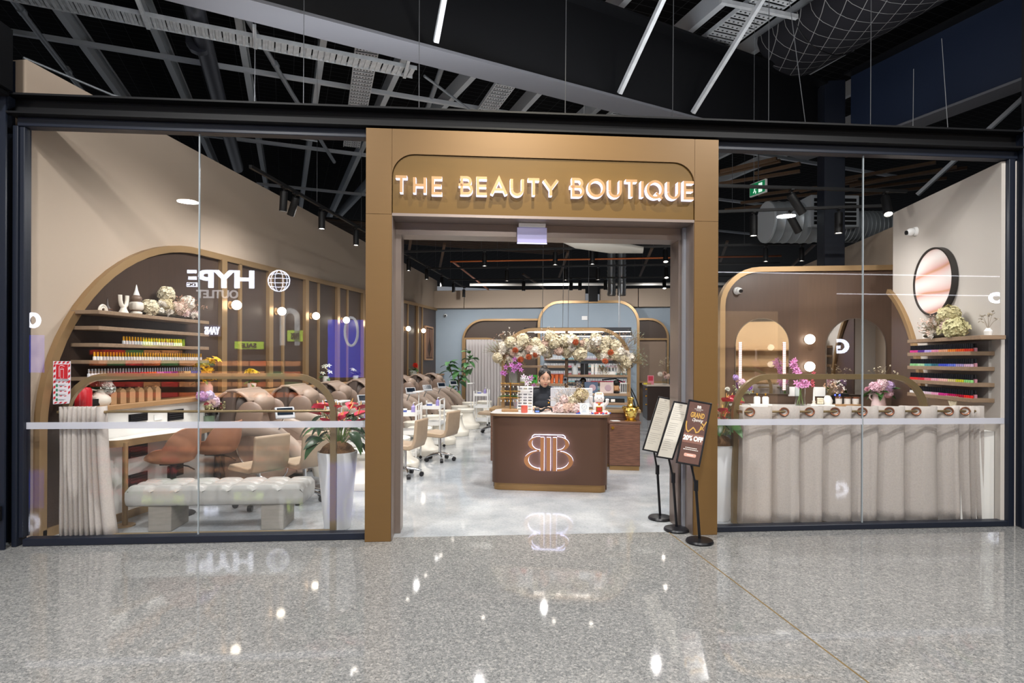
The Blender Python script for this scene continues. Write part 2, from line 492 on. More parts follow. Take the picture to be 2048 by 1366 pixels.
# brown panelling on the left wall with its arched bronze edge
top = lambda y: 2.84 + (y - 6.6) * (3.13 - 2.84) / (18.15 - 6.6)
AY, AZ = 6.62, .9
archp = [(4.53, 0.0)] + [(AY - 2.09 * math.cos(math.radians(t)), AZ + (top(AY) - AZ) * math.sin(math.radians(t))) for t in range(0, 91, 5)] + [(18.13, top(18.13))]
poly = archp + [(18.13, 0.0)]
m = MB(); m.prism(poly, -4.659, -4.645, 'yz'); struct(fixn(m.build('wall_left_panelling', BROWN_W))).name = 'wall_left'
m = MB(); m.sweep(archp, .075, -4.66, -4.60, 'yz'); struct(fixn(m.build('trim_2', BRONZE_T)))
m = MB(); m.box(-4.66, 4.53, 0, -4.60, 18.1, .07); struct(m.build('baseboard_left', BRONZE_T))
for i, (a, b) in enumerate([(7.08, 7.45), (8.22, 8.59), (9.36, 9.82), (10.63, 11.08), (11.91, 12.35), (13.25, 13.7), (14.59, 15.08), (15.99, 16.46)]):
    m = MB(); m.box(-4.65, a - .06, 1.13, -4.59, a + .05, top(a) - .03); struct(m.build('trim_3', BRONZE_T))
    m = MB(); m.box(-4.65, b - .028, 1.13, -4.60, b + .028, top(b) - .03); struct(m.build('trim_3', BRONZE_T))
    m = MB(); m.box(-4.645, a + .055, 1.13, -4.625, b - .03, top(a) - .04); struct(m.build('wall_left_panel', BROWN_W)).name = 'wall_left'
# white dado with an oak ledge in front of the panelling
m = MB(); m.box(-4.645, 4.92, 0.0, -4.40, 18.1, 1.065); struct(m.build('wall_left_dado', WHITE_M)).name = 'wall_left'
m = MB(); m.box(-4.64, 4.86, 1.067, -4.355, 18.1, 1.115, 0, .004); struct(m.build('trim_4', OAK))
m = MB(); m.box(-4.405, 4.93, .0, -4.385, 7.0, .075); struct(m.build('baseboard_left', BRONZE_T))

# back wall features
def rrect(x0, x1, z0, z1, rl, rr, n=8):
    p = [(x0, z0)]
    p += [(x0 + rl - rl * math.cos(math.radians(t)), z1 - rl + rl * math.sin(math.radians(t))) for t in [90 * i / n for i in range(n + 1)]] if rl else [(x0, z1)]
    p += [(x1 - rr + rr * math.sin(math.radians(t)), z1 - rr + rr * math.cos(math.radians(t))) for t in [90 * i / n for i in range(n + 1)]] if rr else [(x1, z1)]
    return p + [(x1, z0)]
m = MB(); m.prism(rrect(-3.72, -1.32, 0, 2.76, .62, 0), 18.10, 18.149, 'xz'); struct(fixn(m.build('wall_back_brown', mat('brown_laminate_back', '#4a3d35', .5)))).name = 'wall_back'
m = MB(); m.sweep(rrect(-3.75, -1.30, 0, 2.79, .65, 0)[:-1], .06, 18.02, 18.149, 'xz'); struct(fixn(m.build('trim_5', BRONZE_T)))
m = MB(); m.sweep(rrect(-3.70, -2.45, 0, 2.21, 0, .55), .055, 18.03, 18.099, 'xz'); struct(fixn(m.build('trim_6', BRONZE_T)))
m = MB(); m.prism(rrect(-1.36, 1.56, 0, 3.28, .62, .62), 17.86, 17.94, 'xz'); m.box(-1.3, 17.94, 0, 1.5, 18.148, 2.9); struct(fixn(m.build('wall_back_arch', BLUEWALL))).name = 'wall_back'
m = MB(); m.sweep(rrect(-1.37, 1.58, 0, 3.30, .64, .64), .075, 17.80, 17.948, 'xz'); struct(fixn(m.build('trim_7', BRONZE_T)))
m = MB(); m.prism(rrect(1.60, 2.46, 2.2, 2.77, 0, .53), 18.09, 18.149, 'xz'); struct(fixn(m.build('wall_back_brown', mat('brown_laminate_back', '#4a3d35', .5)))).name = 'wall_back'
m = MB(); m.box(1.60, 18.11, 0, 2.42, 18.149, 2.17); struct(m.build('wall_back_niche', mat('taupe_niche', '#8a7767', .6))).name = 'wall_back'
m = MB(); m.box(1.60, 18.09, 0, 2.42, 18.108, .88); struct(m.build('wall_back_niche_low', mat('brown_niche', '#5f4a35', .5))).name = 'wall_back'
m = MB(); m.sweep(rrect(1.6, 2.47, 0, 2.79, 0, .55)[1:], .06, 18.02, 18.149, 'xz'); struct(fixn(m.build('trim_8', BRONZE_T)))
m = MB(); m.box(1.60, 18.03, 2.165, 2.44, 18.108, 2.215); m.box(1.60, 17.95, .88, 2.42, 18.108, .93); struct(m.build('trim_9', BRONZE_T))

# right side: brown partition with bronze rim, arched panel on the white wall
PB = 8.65
m = MB(); m.prism(rrect(1.93, 4.19, 0, 2.83, .5, 0), PB, PB + .12, 'xz'); struct(fixn(m.build('wall_partition', mat('brown_partition', '#57453a', .33, noise=(4, .2), stretch=(10, 10, .6))))).name = 'wall_right'
m = MB(); m.sweep(rrect(1.93, 4.19, 0, 2.83, .5, 0)[:-1], .07, PB - .05, PB + .17, 'xz'); struct(fixn(m.build('trim_10', BRONZE_T)))
ra = [(7.34, 0)] + [(8.75 - 1.41 * math.cos(math.radians(t)), .75 + 1.88 * math.sin(math.radians(t))) for t in range(0, 66, 5)]
pr = ra + [(8.10, ra[-1][1]), (8.10, 0)]
m = MB(); m.prism(pr, 3.906, 3.919, 'yz'); struct(fixn(m.build('wall_right_arch', mat('brown_partition')))).name = 'wall_right'
m = MB(); m.sweep(ra, .06, 3.87, 3.919, 'yz'); struct(fixn(m.build('trim_11', BRONZE_T)))
m = MB(); m.box(3.62, 6.2, 0, 3.915, 8.09, .88); struct(m.build('wall_right_dado', WHITE_M)).name = 'wall_right'
m = MB(); m.box(3.58, 6.5, .882, 3.915, 8.09, .94, 0, .004); struct(m.build('trim_12', OAK))

# ---------------------------------------------------------------- storefront steel
def sfb(name, mt, boxes, b=.004, kind=True, parent=None):
    m = MB()
    for q in boxes: m.box(*q, 0, b)
    o = m.build(name, mt, parent, SO if parent is None else (0, 0, 0), SA if parent is None else 0)
    return struct(o) if kind else o
ib = lambda z0, z1, d0, d1, t: [(d0, z0), (d1, z0), (d1, z0 + t), ((d0 + d1) / 2 + t / 2, z0 + t), ((d0 + d1) / 2 + t / 2, z1 - t), (d1, z1 - t), (d1, z1), (d0, z1), (d0, z1 - t), ((d0 + d1) / 2 - t / 2, z1 - t), ((d0 + d1) / 2 - t / 2, z0 + t), (d0, z0 + t)]
m = MB(); m.prism(ib(3.535, 3.70, -.13, .09, .016), -.03, 8.86, 'yz'); struct(fixn(m.build('trim_20', STEEL_D, None, SO, SA)))
sfb('trim_21', NAVY, [(.0, -.05, 3.46, 8.86, .05, 3.534)])
# left post: I-column with a beam stub and bolts
m = MB(); m.prism([(-.32, -.13), (-.03, -.13), (-.03, -.112), (-.16, -.112), (-.16, .08), (-.03, .08), (-.03, .10), (-.32, .10), (-.32, .08), (-.18, .08), (-.18, -.112), (-.32, -.112)], 0, 4.05, 'xy')
struct(fixn(m.build('trim_22', NAVY, None, SO, SA)))
sfb('trim_23', NAVY, [(-.028, -.06, 0, .012, .06, 3.46), (.0135, -.04, .07, .05, .045, 3.459)])
sfb('trim_24', STEEL_D, [(-.35, -.30, 3.70, .03, -.135, 4.2), (-.35, -.32, 3.66, .0, -.131, 3.70)])
m = MB()
for zz in (3.60, 3.645):
    for ss in (.02, .06): m.ell((ss, -.012, zz), (.014, .012, .014), 1, 8, 6)
struct(m.build('trim_25', STEEL_D, None, SO, SA))
sfb('trim_26', BLACK_G, [(-.20, -.17, .24, -.04, -.135, .36), (-.16, -.19, .27, -.09, -.171, .31)])
# right post and lock plate
sfb('trim_27', NAVY, [(8.84, -.13, 0, 8.93, -.112, 3.74), (8.87, -.111, 0, 8.9, .10, 3.74), (8.84, .101, 0, 8.93, .12, 3.74)])
sfb('trim_28', NAVY, [(8.775, -.05, .0, 8.838, .05, 3.459)])
sfb('trim_29', STEEL_D, [(8.94, -.05, 0, 17.5, .0, 6.5), (-7.5, -.05, 0, -.33, 0, 6.5), (8.935, -.12, 3.55, 9.8, .09, 3.74)])
sfb('trim_30', mat('lock_steel', '#6d6c68', .35, .7), [(8.945, -.07, 1.13, 9.03, -.051, 1.28)])
# floor tracks
sfb('trim_31', NAVY, [(.051, -.05, .001, 2.825, .05, .06)])
sfb('trim_32', NAVY, [(5.925, -.05, .001, 8.774, .05, .05)])

# glazing: four panes, each with its frosted safety band
for n, (a, b, z0) in enumerate([(.051, 1.418, .061), (1.428, 2.82, .061), (5.93, 7.353, .051), (7.365, 8.773, .051)]):
    m = MB(); m.box(a, -.006, z0, b, .006, 3.459)
    w = struct(m.build('window_%d' % (n + 1), GLASS, None, SO, SA, 0))
    m = MB(); m.box(a, -.009, .962, b, -.0065, 1.018)
    m.build('frosted_band', FROST, w, smooth=0)
    m = MB()
    if n in (0, 2): m.box(b, -.007, z0, b + .010, .007, 3.459)
    if m.v: m.build('joint_seal', mat('silicone_seal', '#8f979c', .3), w)

# ---------------------------------------------------------------- bronze portal
t = thing('entrance_portal', 'brushed bronze entrance portal framing the shop doorway between the glass fronts', 'portal', SO, SA)
N0, N1 = -.12, .34
def pp(name, poly, a=N0, b=N1, mt=PORTAL): 
    m = MB(); m.prism(poly, a, b, 'xz'); o = fixn(m.build(name, mt, t)); return o
pp('left_pilaster', [(2.832, 0.002), (3.05, 0.002), (3.05, 2.786), (2.832, 2.786)])
pp('right_pilaster', [(5.70, 0.002), (5.918, 0.002), (5.918, 2.786), (5.70, 2.786)])
arcL = [(3.05 + .19 - .19 * math.cos(math.radians(q)), 3.305 - .19 + .19 * math.sin(math.radians(q))) for q in range(0, 91, 10)]
arcR = [(5.70 - .19 + .19 * math.sin(math.radians(q)), 3.305 - .19 + .19 * math.cos(math.radians(q))) for q in range(0, 91, 10)]
pp('header', [(2.832, 2.789), (2.832, 3.515), (3.048, 3.515), (3.048, 3.1), (3.048, 2.789)])
pp('header', [(5.702, 2.789), (5.702, 3.515), (5.918, 3.515), (5.918, 2.789)])
pp('header', [(max(x, 3.0505), z) for x, z in arcL] + [(min(x, 5.6995), z) for x, z in arcR] + [(5.6995, 3.515), (3.0505, 3.515)])
sp = [(3.0535, 2.80)] + [(x + .0035, z - .006) for x, z in arcL] + [(x - .0035, z - .006) for x, z in arcR] + [(5.6965, 2.80)]
pp('sign_panel', sp, -.106, -.02, mat('sign_panel_bronze', '#5f440a', .5, .1, noise=(3, .1), stretch=(1, 1, 8)))
SOFF = mat('soffit_metal', '#8d8079', .35, .6)
pp('soffit', [(3.051, 2.775), (5.699, 2.775), (5.699, 2.799), (3.051, 2.799)], -.118, .34, SOFF)
pp('inner_head', [(3.051, 2.665), (5.699, 2.665), (5.699, 2.774), (3.051, 2.774)], .12, .34, SOFF)
pp('inner_jamb', [(3.051, .002), (3.105, .002), (3.105, 2.664), (3.051, 2.664)], .12, .34, SOFF)
pp('inner_jamb', [(5.645, .002), (5.699, .002), (5.699, 2.664), (5.645, 2.664)], .12, .34, SOFF)
pp('jamb_liner', [(3.051, .002), (3.056, .002), (3.056, 2.774), (3.051, 2.774)], -.11, .119, SOFF)
pp('jamb_liner', [(5.694, .002), (5.699, .002), (5.699, 2.774), (5.694, 2.774)], -.11, .119, SOFF)
pp('door_edge', [(5.668, .002), (5.693, .002), (5.693, 2.77), (5.668, 2.77)], .06, .1, mat('door_aluminium', '#9ea2ab', .3, .5))

# halo-lit lettering: stroke letters with bronze faces and lit acrylic sides
LIT = emis('lit_letter_acrylic', '#d4d6ff', 2.6)
LFACE = mat('letter_face_bronze', '#b08a62', .4, .4)
def arcp(cx, cy, rx, ry, a0, a1, n=12): return [(cx + rx * math.cos(math.radians(a0 + (a1 - a0) * i / n)), cy + ry * math.sin(math.radians(a0 + (a1 - a0) * i / n))) for i in range(n + 1)]
GL = {'T': (.72, [[(0, 1), (.72, 1)], [(.36, .99), (.36, 0)]]),
      'H': (.74, [[(.04, 0), (.04, 1)], [(.70, 0), (.70, 1)], [(.05, .5), (.69, .5)]]),
      'E': (.62, [[(.62, 1), (.04, 1), (.04, 0), (.62, 0)], [(.05, .5), (.58, .5)]]),
      'B': (.86, [[(.2, 1), (.2, 0), (.54, 0)] + arcp(.56, .27, .25, .27, -90, 90) + [(.0, .54)], [(.1, 1), (.5, 1)] + arcp(.52, .77, .22, .23, 90, -90)]),
      'A': (.92, [[(0, 0), (.46, 1), (.92, 0)], [(.17, .3), (.75, .3)]]),
      'U': (.78, [[(.04, 1), (.04, .36)] + arcp(.39, .36, .35, .36, 180, 360) + [(.74, 1)]]),
      'Y': (.86, [[(0, 1), (.43, .42), (.86, 1)], [(.43, .44), (.43, 0)]]),
      'O': (1.0, [arcp(.5, .5, .48, .5, 0, 360, 28)]),
      'I': (.08, [[(.04, 0), (.04, 1)]]),
      'Q': (1.0, [arcp(.5, .5, .48, .5, 0, 360, 28), [(.55, .3), (.95, -.06)]])}
def letter(ch, h, w, d0, d1):
    adv, st = GL[ch]
    m = MB()
    for pth in st:
        p = [(x * h, y * h) for x, y in pth]
        closed = (Vector(p[0]) - Vector(p[-1])).length < 1e-6
        if closed: p = p[:-1]
        m.sweep(p, w, d0 + R0.uniform(0, .0006), d1, 'xz', closed)
    return m, adv * h
R0 = random.Random(3)
sign = thing('shop_sign', 'lit lettering of the shop name with glowing edges across the bronze portal head', 'sign', SO, SA)
def place_word(word, s0, s1, z0, h):
    tot = sum(GL[c][0] for c in word) * h
    gap = ((s1 - s0) - tot) / max(1, len(word) - 1)
    x = s0
    for c in word:
        big = c == word[0] and c == 'B'
        hh = h * 1.0
        m, adv = letter(c, hh, .024, -.165, -.1065)
        o = fixn(m.build('letter', [LFACE, LIT], None, (0, 0, 0), 0, 0))
        for p in o.data.polygons: p.material_index = 0 if p.normal.y < -.7 else 1
        o.parent = sign; o.location = (x, 0, z0)
        x += adv + gap
    return
place_word('THE', 3.085, 3.475, 2.962, .132)
place_word('BEAUTY', 3.615, 4.465, 2.968, .135)
place_word('BOUTIQUE', 4.575, 5.675, 2.975, .140)

# ---------------------------------------------------------------- roof over mall and shop
def roofmat():
    m = bpy.data.materials.new('black_foil_with_wire_mesh'); m.use_nodes = True
    nt = m.node_tree; b = nt.nodes['Principled BSDF']; N = nt.nodes.new; Lk = nt.links.new
    tc = N('ShaderNodeTexCoord'); br = N('ShaderNodeTexBrick')
    br.offset = 0.0; br.inputs['Scale'].default_value = 1.0
    br.inputs['Brick Width'].default_value = .3; br.inputs['Row Height'].default_value = .15
    br.inputs['Mortar Size'].default_value = .0035; br.inputs['Mortar Smooth'].default_value = .2
    br.inputs['Color1'].default_value = (*lin('#08080a'), 1); br.inputs['Color2'].default_value = (*lin('#060608'), 1); br.inputs['Mortar'].default_value = (*lin('#3c3d40'), 1)
    Lk(tc.outputs['Object'], br.inputs['Vector']); Lk(br.outputs['Color'], b.inputs['Base Color'])
    b.inputs['Roughness'].default_value = .9; b.inputs['Specular IOR Level'].default_value = .1
    return m
ROOF = roofmat()
GA = math.radians(28)           # building grid
gd = Vector((-math.sin(GA + .0), math.cos(GA), 0)); gx = Vector((math.cos(GA), math.sin(GA), 0))
m = MB(); m.box(-26, -22, 6.55, 26, 34, 6.7)
struct(m.build('ceiling', ROOF, None, (0, 6, 0), GA))

def bar(p0, p1, w, h, name, mt, parent=None, prof=None):
    """box section from p0 to p1 (bottom centre line)"""
    p0, p1 = Vector(p0), Vector(p1); d = (p1 - p0); L = d.length; d.normalize()
    side = d.cross(Vector((0, 0, 1)));
    side = side.normalized() if side.length > 1e-4 else Vector((1, 0, 0)); up = side.cross(d)
    m = MB()
    q = prof or [(-w / 2, 0), (w / 2, 0), (w / 2, h), (-w / 2, h)]
    vs = [p0 + side * a + up * b for a, b in q] + [p1 + side * a + up * b for a, b in q]
    k = len(q)
    m.add(vs, [tuple(range(k)), tuple(range(2 * k - 1, k - 1, -1))] + [(i, k + i, k + (i + 1) % k, (i + 1) % k) for i in range(k)])
    o = m.build(name, mt, parent)
    return fixn(o)
Cp = [(-.05, 0), (.04, 0), (.04, .04), (.03, .04), (.03, .01), (-.04, .01), (-.04, .24), (.03, .24), (.03, .21), (.04, .21), (.04, .25), (-.05, .25)]
ORD = ['first', 'second', 'third', 'fourth', 'fifth', 'sixth', 'seventh', 'eighth', 'ninth', 'tenth', 'eleventh', 'twelfth', 'thirteenth', 'fourteenth']
near = [(-6.63, 6.57), (-5.49, 6.70), (-4.64, 7.47), (-3.58, 7.78), (-2.62, 8.43), (-1.73, 9.16), (-.71, 9.80), (.35, 10.4), (1.4, 11.0), (2.5, 11.6), (3.6, 12.2), (4.7, 12.8)]
far = [(-7.98, 9.35), (-6.99, 9.67), (-5.81, 9.74), (-4.77, 9.98), (-3.63, 10.2), (-2.61, 10.44), (-1.18, 10.7), (-.2, 11.5), (.85, 12.1), (1.95, 12.7), (3.05, 13.3), (4.15, 13.9)]
for i, (a, b) in enumerate(zip(near, far)):
    a = Vector((*a, 6.02)); b = Vector((*b, 6.02)); d = (b - a).normalized()
    o = bar(a - d * 9, b + d * 12, 0, 0, 'roof_purlin', GALV_P, None, Cp)
    tag(o, 'galvanised C-section roof purlin, %s from the left under the black roof' % ORD[i], 'purlin', 'roof purlins')
for i, z in enumerate([(-9.5, 5.85), (-9.0, 9.6), (-8.0, 13.6)]):
    a = Vector((z[0], z[1], 5.82)); o = bar(a, a + gx * 19, .06, .06, 'roof_rail', GALV_P)
    tag(o, ['nearest galvanised rail crossing below the roof purlins at upper left', 'second galvanised rail crossing below the roof purlins', 'farthest galvanised rail crossing below the roof purlins'][i], 'rail')

# the two deep black roof beams on their column
FLG = mat('beam_flange_grey', '#55565b', .55)  # bottom flange in a lighter grey than web and top flange
def beam(name, label, p0, p1, z0, z1, w):
    t = thing(name, label, 'beam')
    a, b = Vector((*p0, z0)), Vector((*p1, z0)); H_ = z1 - z0
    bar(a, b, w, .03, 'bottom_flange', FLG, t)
    bar(a + Vector((0, 0, .0305)), b + Vector((0, 0, .0305)), .03, H_ - .061, 'web', STEEL_D if 'black' in label else mat('navy_beam_web', '#1a2438', .45), t)
    bar(a + Vector((0, 0, H_ - .03)), b + Vector((0, 0, H_ - .03)), w, .03, 'top_flange', STEEL_D, t)
    return t
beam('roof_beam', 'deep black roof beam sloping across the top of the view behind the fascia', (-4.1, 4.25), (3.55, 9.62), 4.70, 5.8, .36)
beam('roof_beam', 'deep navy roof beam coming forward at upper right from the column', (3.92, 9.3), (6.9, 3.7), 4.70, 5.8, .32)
m = MB(); m.box(3.64, 9.55, 0, 3.94, 9.85, 5.85, 0, .01)
struct(m.build('trim_40', NAVY))
m = MB(); m.box(.11, 17.78, 3.305, .39, 17.945, 6.5, 0, .005); struct(m.build('trim_41', STEEL_D))
for i, (lo, up, lab) in enumerate([((-1.50, 5.84), (-1.05, 5.10), 'leftmost slanting galvanised brace against the black roof beam'),
                                   ((.42, 7.22), (.98, 6.45), 'middle slanting galvanised brace against the black roof beam'),
                                   ((1.40, 7.90), (2.05, 7.02), 'rightmost slanting galvanised brace against the black roof beam')]):
    a = Vector((*lo, 4.76)); b = Vector((*up, 5.72)); d = b - a
    t = tag(bar(a, a + d * 1.75, .05, .05, 'roof_brace', GALV), lab, 'brace')
b0 = Vector((4.9, 9.4, 4.0)); tag(bar(b0, b0 + Vector((.9, -1.0, 1.1)), .05, .05, 'roof_brace', GALV_P), 'short galvanised brace at far right below the navy beam', 'brace')

# corrugated and perforated cable trays
def corr_tray(name, label, p0, p1, w, n, z, rail=.05):
    t = thing(name, label, 'cable tray')
    a, b = Vector((*p0, z)), Vector((*p1, z)); d = (b - a); L = d.length; d.normalize()
    ang = math.atan2(d.y, d.x)
    t.location = a; t.rotation_euler = (0, 0, ang)
    st = L / n
    mb = MB(); k = st * .9
    for j in range(4):
        x = k * j / 4
        mb.box(x, -w / 2 + .004, .004 + (.012 if j % 2 else 0), x + k / 4 * .96, w / 2 - .004, .010 + (.012 if j % 2 else 0))
    me = mb.mesh('tray_plate', GALV)
    for i in range(n): put('tray_plate', me, t, (i * st, 0, 0))
    for s in (-1, 1):
        mb = MB(); mb.box(0, s * w / 2 - .004, 0, L, s * w / 2 + .004, rail); mb.build('side_rail', GALV, t)
    return t
corr_tray('cable_tray', 'long corrugated galvanised cable tray crossing the upper left of the ceiling', (-6.6, 5.30), (-2.30, 7.78), .26, 34, 5.42)
def ladder(name, label, p0, p1, w, n, z):
    t = thing(name, label, 'cable tray')
    a, b = Vector((*p0, z)), Vector((*p1, z)); d = (b - a); L = d.length; d.normalize()
    t.location = a; t.rotation_euler = (0, 0, math.atan2(d.y, d.x)); st = L / n
    mb = MB()
    mb.box(0, -w / 2 + .005, .0, st * .62, w / 2 - .005, .012)
    for q in range(7): mb.box(st * .2, -w / 2 + w * (q + .5) / 7 - .012, -.002, st * .4, -w / 2 + w * (q + .5) / 7 + .012, .001, 1)
    me = mb.mesh('tray_rung', [GALV, BLACK])
    for i in range(n): put('tray_rung', me, t, (i * st, 0, 0))
    for s in (-1, 1):
        mb = MB(); mb.box(0, s * w / 2 - .005, 0, L, s * w / 2 + .005, .06); mb.build('side_rail', GALV, t)
ladder('cable_tray', 'perforated galvanised cable tray hanging left of centre above the fascia', (-2.90, 7.60), (-4.55, 11.1), .30, 34, 5.7)
ladder('cable_tray', 'perforated galvanised cable tray hanging above the middle of the fascia', (-1.05, 8.55), (-2.75, 12.0), .30, 34, 5.7)
ladder('cable_tray', 'wide galvanised cable ladder near the top right of the ceiling', (2.55, 6.85), (1.60, 8.75), .5, 20, 5.9)
ladder('cable_tray', 'perforated galvanised cable tray partly hidden by the black roof beam', (1.0, 9.3), (-.6, 12.4), .30, 30, 5.7)
o = bar((1.60, 7.30, 5.82), (2.62, 7.75, 5.82), .05, .05, 'strut_channel', GALV); tag(o, 'slotted steel strut channel carrying the wide cable ladder', 'strut channel')
for i, (a, b, lab) in enumerate([((-5.05, 6.3), (-4.75, 5.75), 'a'), ((-4.05, 6.85), (-3.8, 6.4), 'b'), ((-2.45, 7.8), (-2.25, 7.35), 'c')]):
    o = bar((*a, 5.38), (*b, 5.38), .04, .04, 'strut_channel', GALV); tag(o, ['left', 'middle', 'right'][i] + ' short slotted strut channel under the long corrugated cable tray', 'strut channel')
# pipes
def pipe(name, label, pts, r, mt, coup=None):
    t = thing(name, label, 'pipe', pts[0])
    P = [Vector(p) - Vector(pts[0]) for p in pts]
    m = MB(); m.tube(P, r, 10); m.build('pipe_run', mt, t)
    if coup:
        for c in coup:
            q = P[0].lerp(P[-1], c); d = (P[-1] - P[0]).normalized()
            m = MB(); m.tube([q - d * .05, q + d * .05], r * 1.35, 10); m.build('pipe_coupling', mt, t)
GP = mat('galvanised_pipe', '#8c9196', .4, .5)
pipe('sprinkler_pipe', 'galvanised sprinkler pipe at the far upper left', [(-5.6, 4.4, 5.57), (-6.36, 5.84, 5.57), (-7.42, 7.85, 5.57), (-9.1, 11.1, 5.57)], .035, GP, (.25, .45))
pipe('sprinkler_pipe', 'galvanised pipe right of the thick dark pipe at upper left', [(-4.0, 6.2, 5.75), (-4.6, 8.8, 5.75), (-5.3, 12, 5.75)], .035, GP, (.3, .6))
pipe('sprinkler_pipe', 'galvanised pipe above the centre of the fascia', [(-2.0, 8.3, 5.9), (-2.9, 10.4, 5.9), (-3.8, 12.6, 5.9)], .04, GP, (.4,))
pipe('drain_pipe', 'thick dark metal pipe running back at upper left', [(-3.9, 5.0, 5.6), (-4.404, 6.168, 5.6), (-5.78, 8.77, 5.6), (-7.3, 11.7, 5.6)], .11, mat('dark_pipe', '#3b3d44', .35, .5), (.3, .7))
pipe('conduit', 'pale slanting conduit rising to the end of the corrugated tray', [(-2.2, 7.9, 5.45), (-1.3, 9.9, 5.3)], .018, GP)
pipe('conduit', 'thin pale cable sagging across the top left corner', [(-5.2, 4.9, 4.35), (-4.9, 5.6, 4.3), (-4.3, 6.6, 4.35), (-3.6, 7.6, 4.5)], .012, GP)
CU = mat('copper_pipe', '#b0643c', .35, .9)
pipe('copper_pipe', 'long copper pipe crossing the middle of the shop ceiling', [(-3.0, 13, 3.76), (4.1, 13, 3.76)], .022, CU)
pipe('copper_pipe', 'short copper pipe running back along the left of the shop ceiling', [(-2.95, 13.0, 3.76), (-2.95, 17.95, 3.72)], .025, CU)
pipe('white_pipe', 'white pipe crossing just above the back bulkhead', [(-3.2, 16.3, 3.66), (4.1, 16.3, 3.60)], .04, WHITE_M)
# insulated mesh-wrapped duct and beam-side ducts
def meshwrap():
    m = ROOF.copy(); m.name = 'mesh_wrapped_insulation'
    br = [n for n in m.node_tree.nodes if n.type == 'TEX_BRICK'][0]
    br.inputs['Row Height'].default_value = .18; br.inputs['Brick Width'].default_value = .18; br.inputs['Mortar Size'].default_value = .0035
    br.inputs['Color1'].default_value = (*lin('#26262a'), 1); br.inputs['Color2'].default_value = (*lin('#1f1f23'), 1); br.inputs['Mortar'].default_value = (*lin('#8b8b8b'), 1)
    return m
t = thing('insulated_duct', 'bulging mesh-wrapped insulated duct at upper right between the two beams', 'duct', (2.95, 9.0, 5.72))
m = MB(); pts = []
vs = []; fs = []; nn = 14
for i in range(9):
    q = Vector((.0, 0, 0)) + Vector((.32, -.58, 0)) * i
    for k in range(nn + 1):
        an = PI + PI * k / nn
        off = gx * (.62 * math.cos(an)) + Vector((0, 0, .42 * math.sin(an) + .4))
        vs.append(q + off)
for i in range(8):
    for k in range(nn):
        a = i * (nn + 1) + k; fs.append((a, a + 1, a + nn + 2, a + nn + 1))
fs += [tuple(range(nn + 1)), tuple(8 * (nn + 1) + k for k in range(nn, -1, -1))]
m.add(vs, fs); fixn(m.build('duct_blanket', meshwrap(), t))
for i in (1, 4, 7):
    m = MB(); m.tube([tuple(Vector((.32, -.58, 0)) * i + gx * (.63 * math.cos(PI + PI * k / 12)) + Vector((0, 0, .43 * math.sin(PI + PI * k / 12) + .4))) for k in range(13)], .006, 4); m.build('strap', BLACK, t)
# spiral duct with oval end, outlet and branch on the right
SP = mat('spiral_duct_steel', '#9aa0a4', .4, .45)
t = thing('spiral_duct', 'galvanised spiral duct with round end cap and outlet, seen through right glass', 'duct', (3.05, 10.45, 3.90), math.radians(9))
def ring_tube(L, r, step, n=24):
    m = MB(); pts = []; rs = []
    k = int(L / step)
    for i in range(k + 1):
        pts += [(i * step, 0, 0), (i * step + step * .12, 0, 0), (i * step + step * .2, 0, 0)]; rs += [r * 1.0, r * 1.035, r]
    m.tube(pts, rs, n); return m
ring_tube(.75, .34, .15).build('duct_end', SP, t)
m = MB(); m.tube([(-.02, 0, 0), (0, 0, 0)], .345, 24); m.build('end_cap', GALV_P, t)
o = ring_tube(2.1, .26, .07).build('duct_body', SP, t); o.location = (.75, 0, -.06)
m = MB(); m.box(.55, -.40, -.15, 1.35, -.05, .36); m.build('outlet_box', GALV_P, t)
for i in range(6):
    m = MB(); m.box(.6, -.415, -.12 + i * .075, 1.3, -.402, -.07 + i * .075); m.build('louvre', BLACK, t)
for i, x in enumerate((.70, .96)):
    t = thing('flexible_duct', ['left', 'right'][i] + ' of the two crinkled foil ducts dropping behind the bulkhead', 'duct', (x, 15.7, 3.25))
    m = MB(); pr = []
    for k in range(26): pr.append((.105 + (.012 if k % 2 else 0), k * .05))
    m.lathe(pr, n=14); m.build('duct_run', mat('foil_duct', '#a3a7aa', .3, .8), t)
    m = MB(); m.tube([(0, 0, 1.24), (-.02, -.05, 1.36), (-.2, -.1, 1.42), (-.45, -.1, 1.42)], .11, 12); m.build('elbow', mat('foil_duct'), t)
t = thing('flexible_duct', 'pale sagging fabric duct end behind the exit sign', 'duct', (-.42, 9.0, 3.25))
m = MB(); m.tube([(0, 0, .18), (.3, .03, .12), (.8, .1, .03), (1.3, .15, -.02)], [.05, .12, .10, .05], 10, 0, .6); m.build('duct_run', mat('pale_duct', '#a9a7a0', .5, .2), t)
m = MB(); m.tube([(.4, .04, .2), (.4, .04, 3.28)], .004, 4); m.tube([(.9, .1, .12), (.9, .1, 3.28)], .004, 4); m.build('hanger_wire', mat('galvanised_steel'), t)

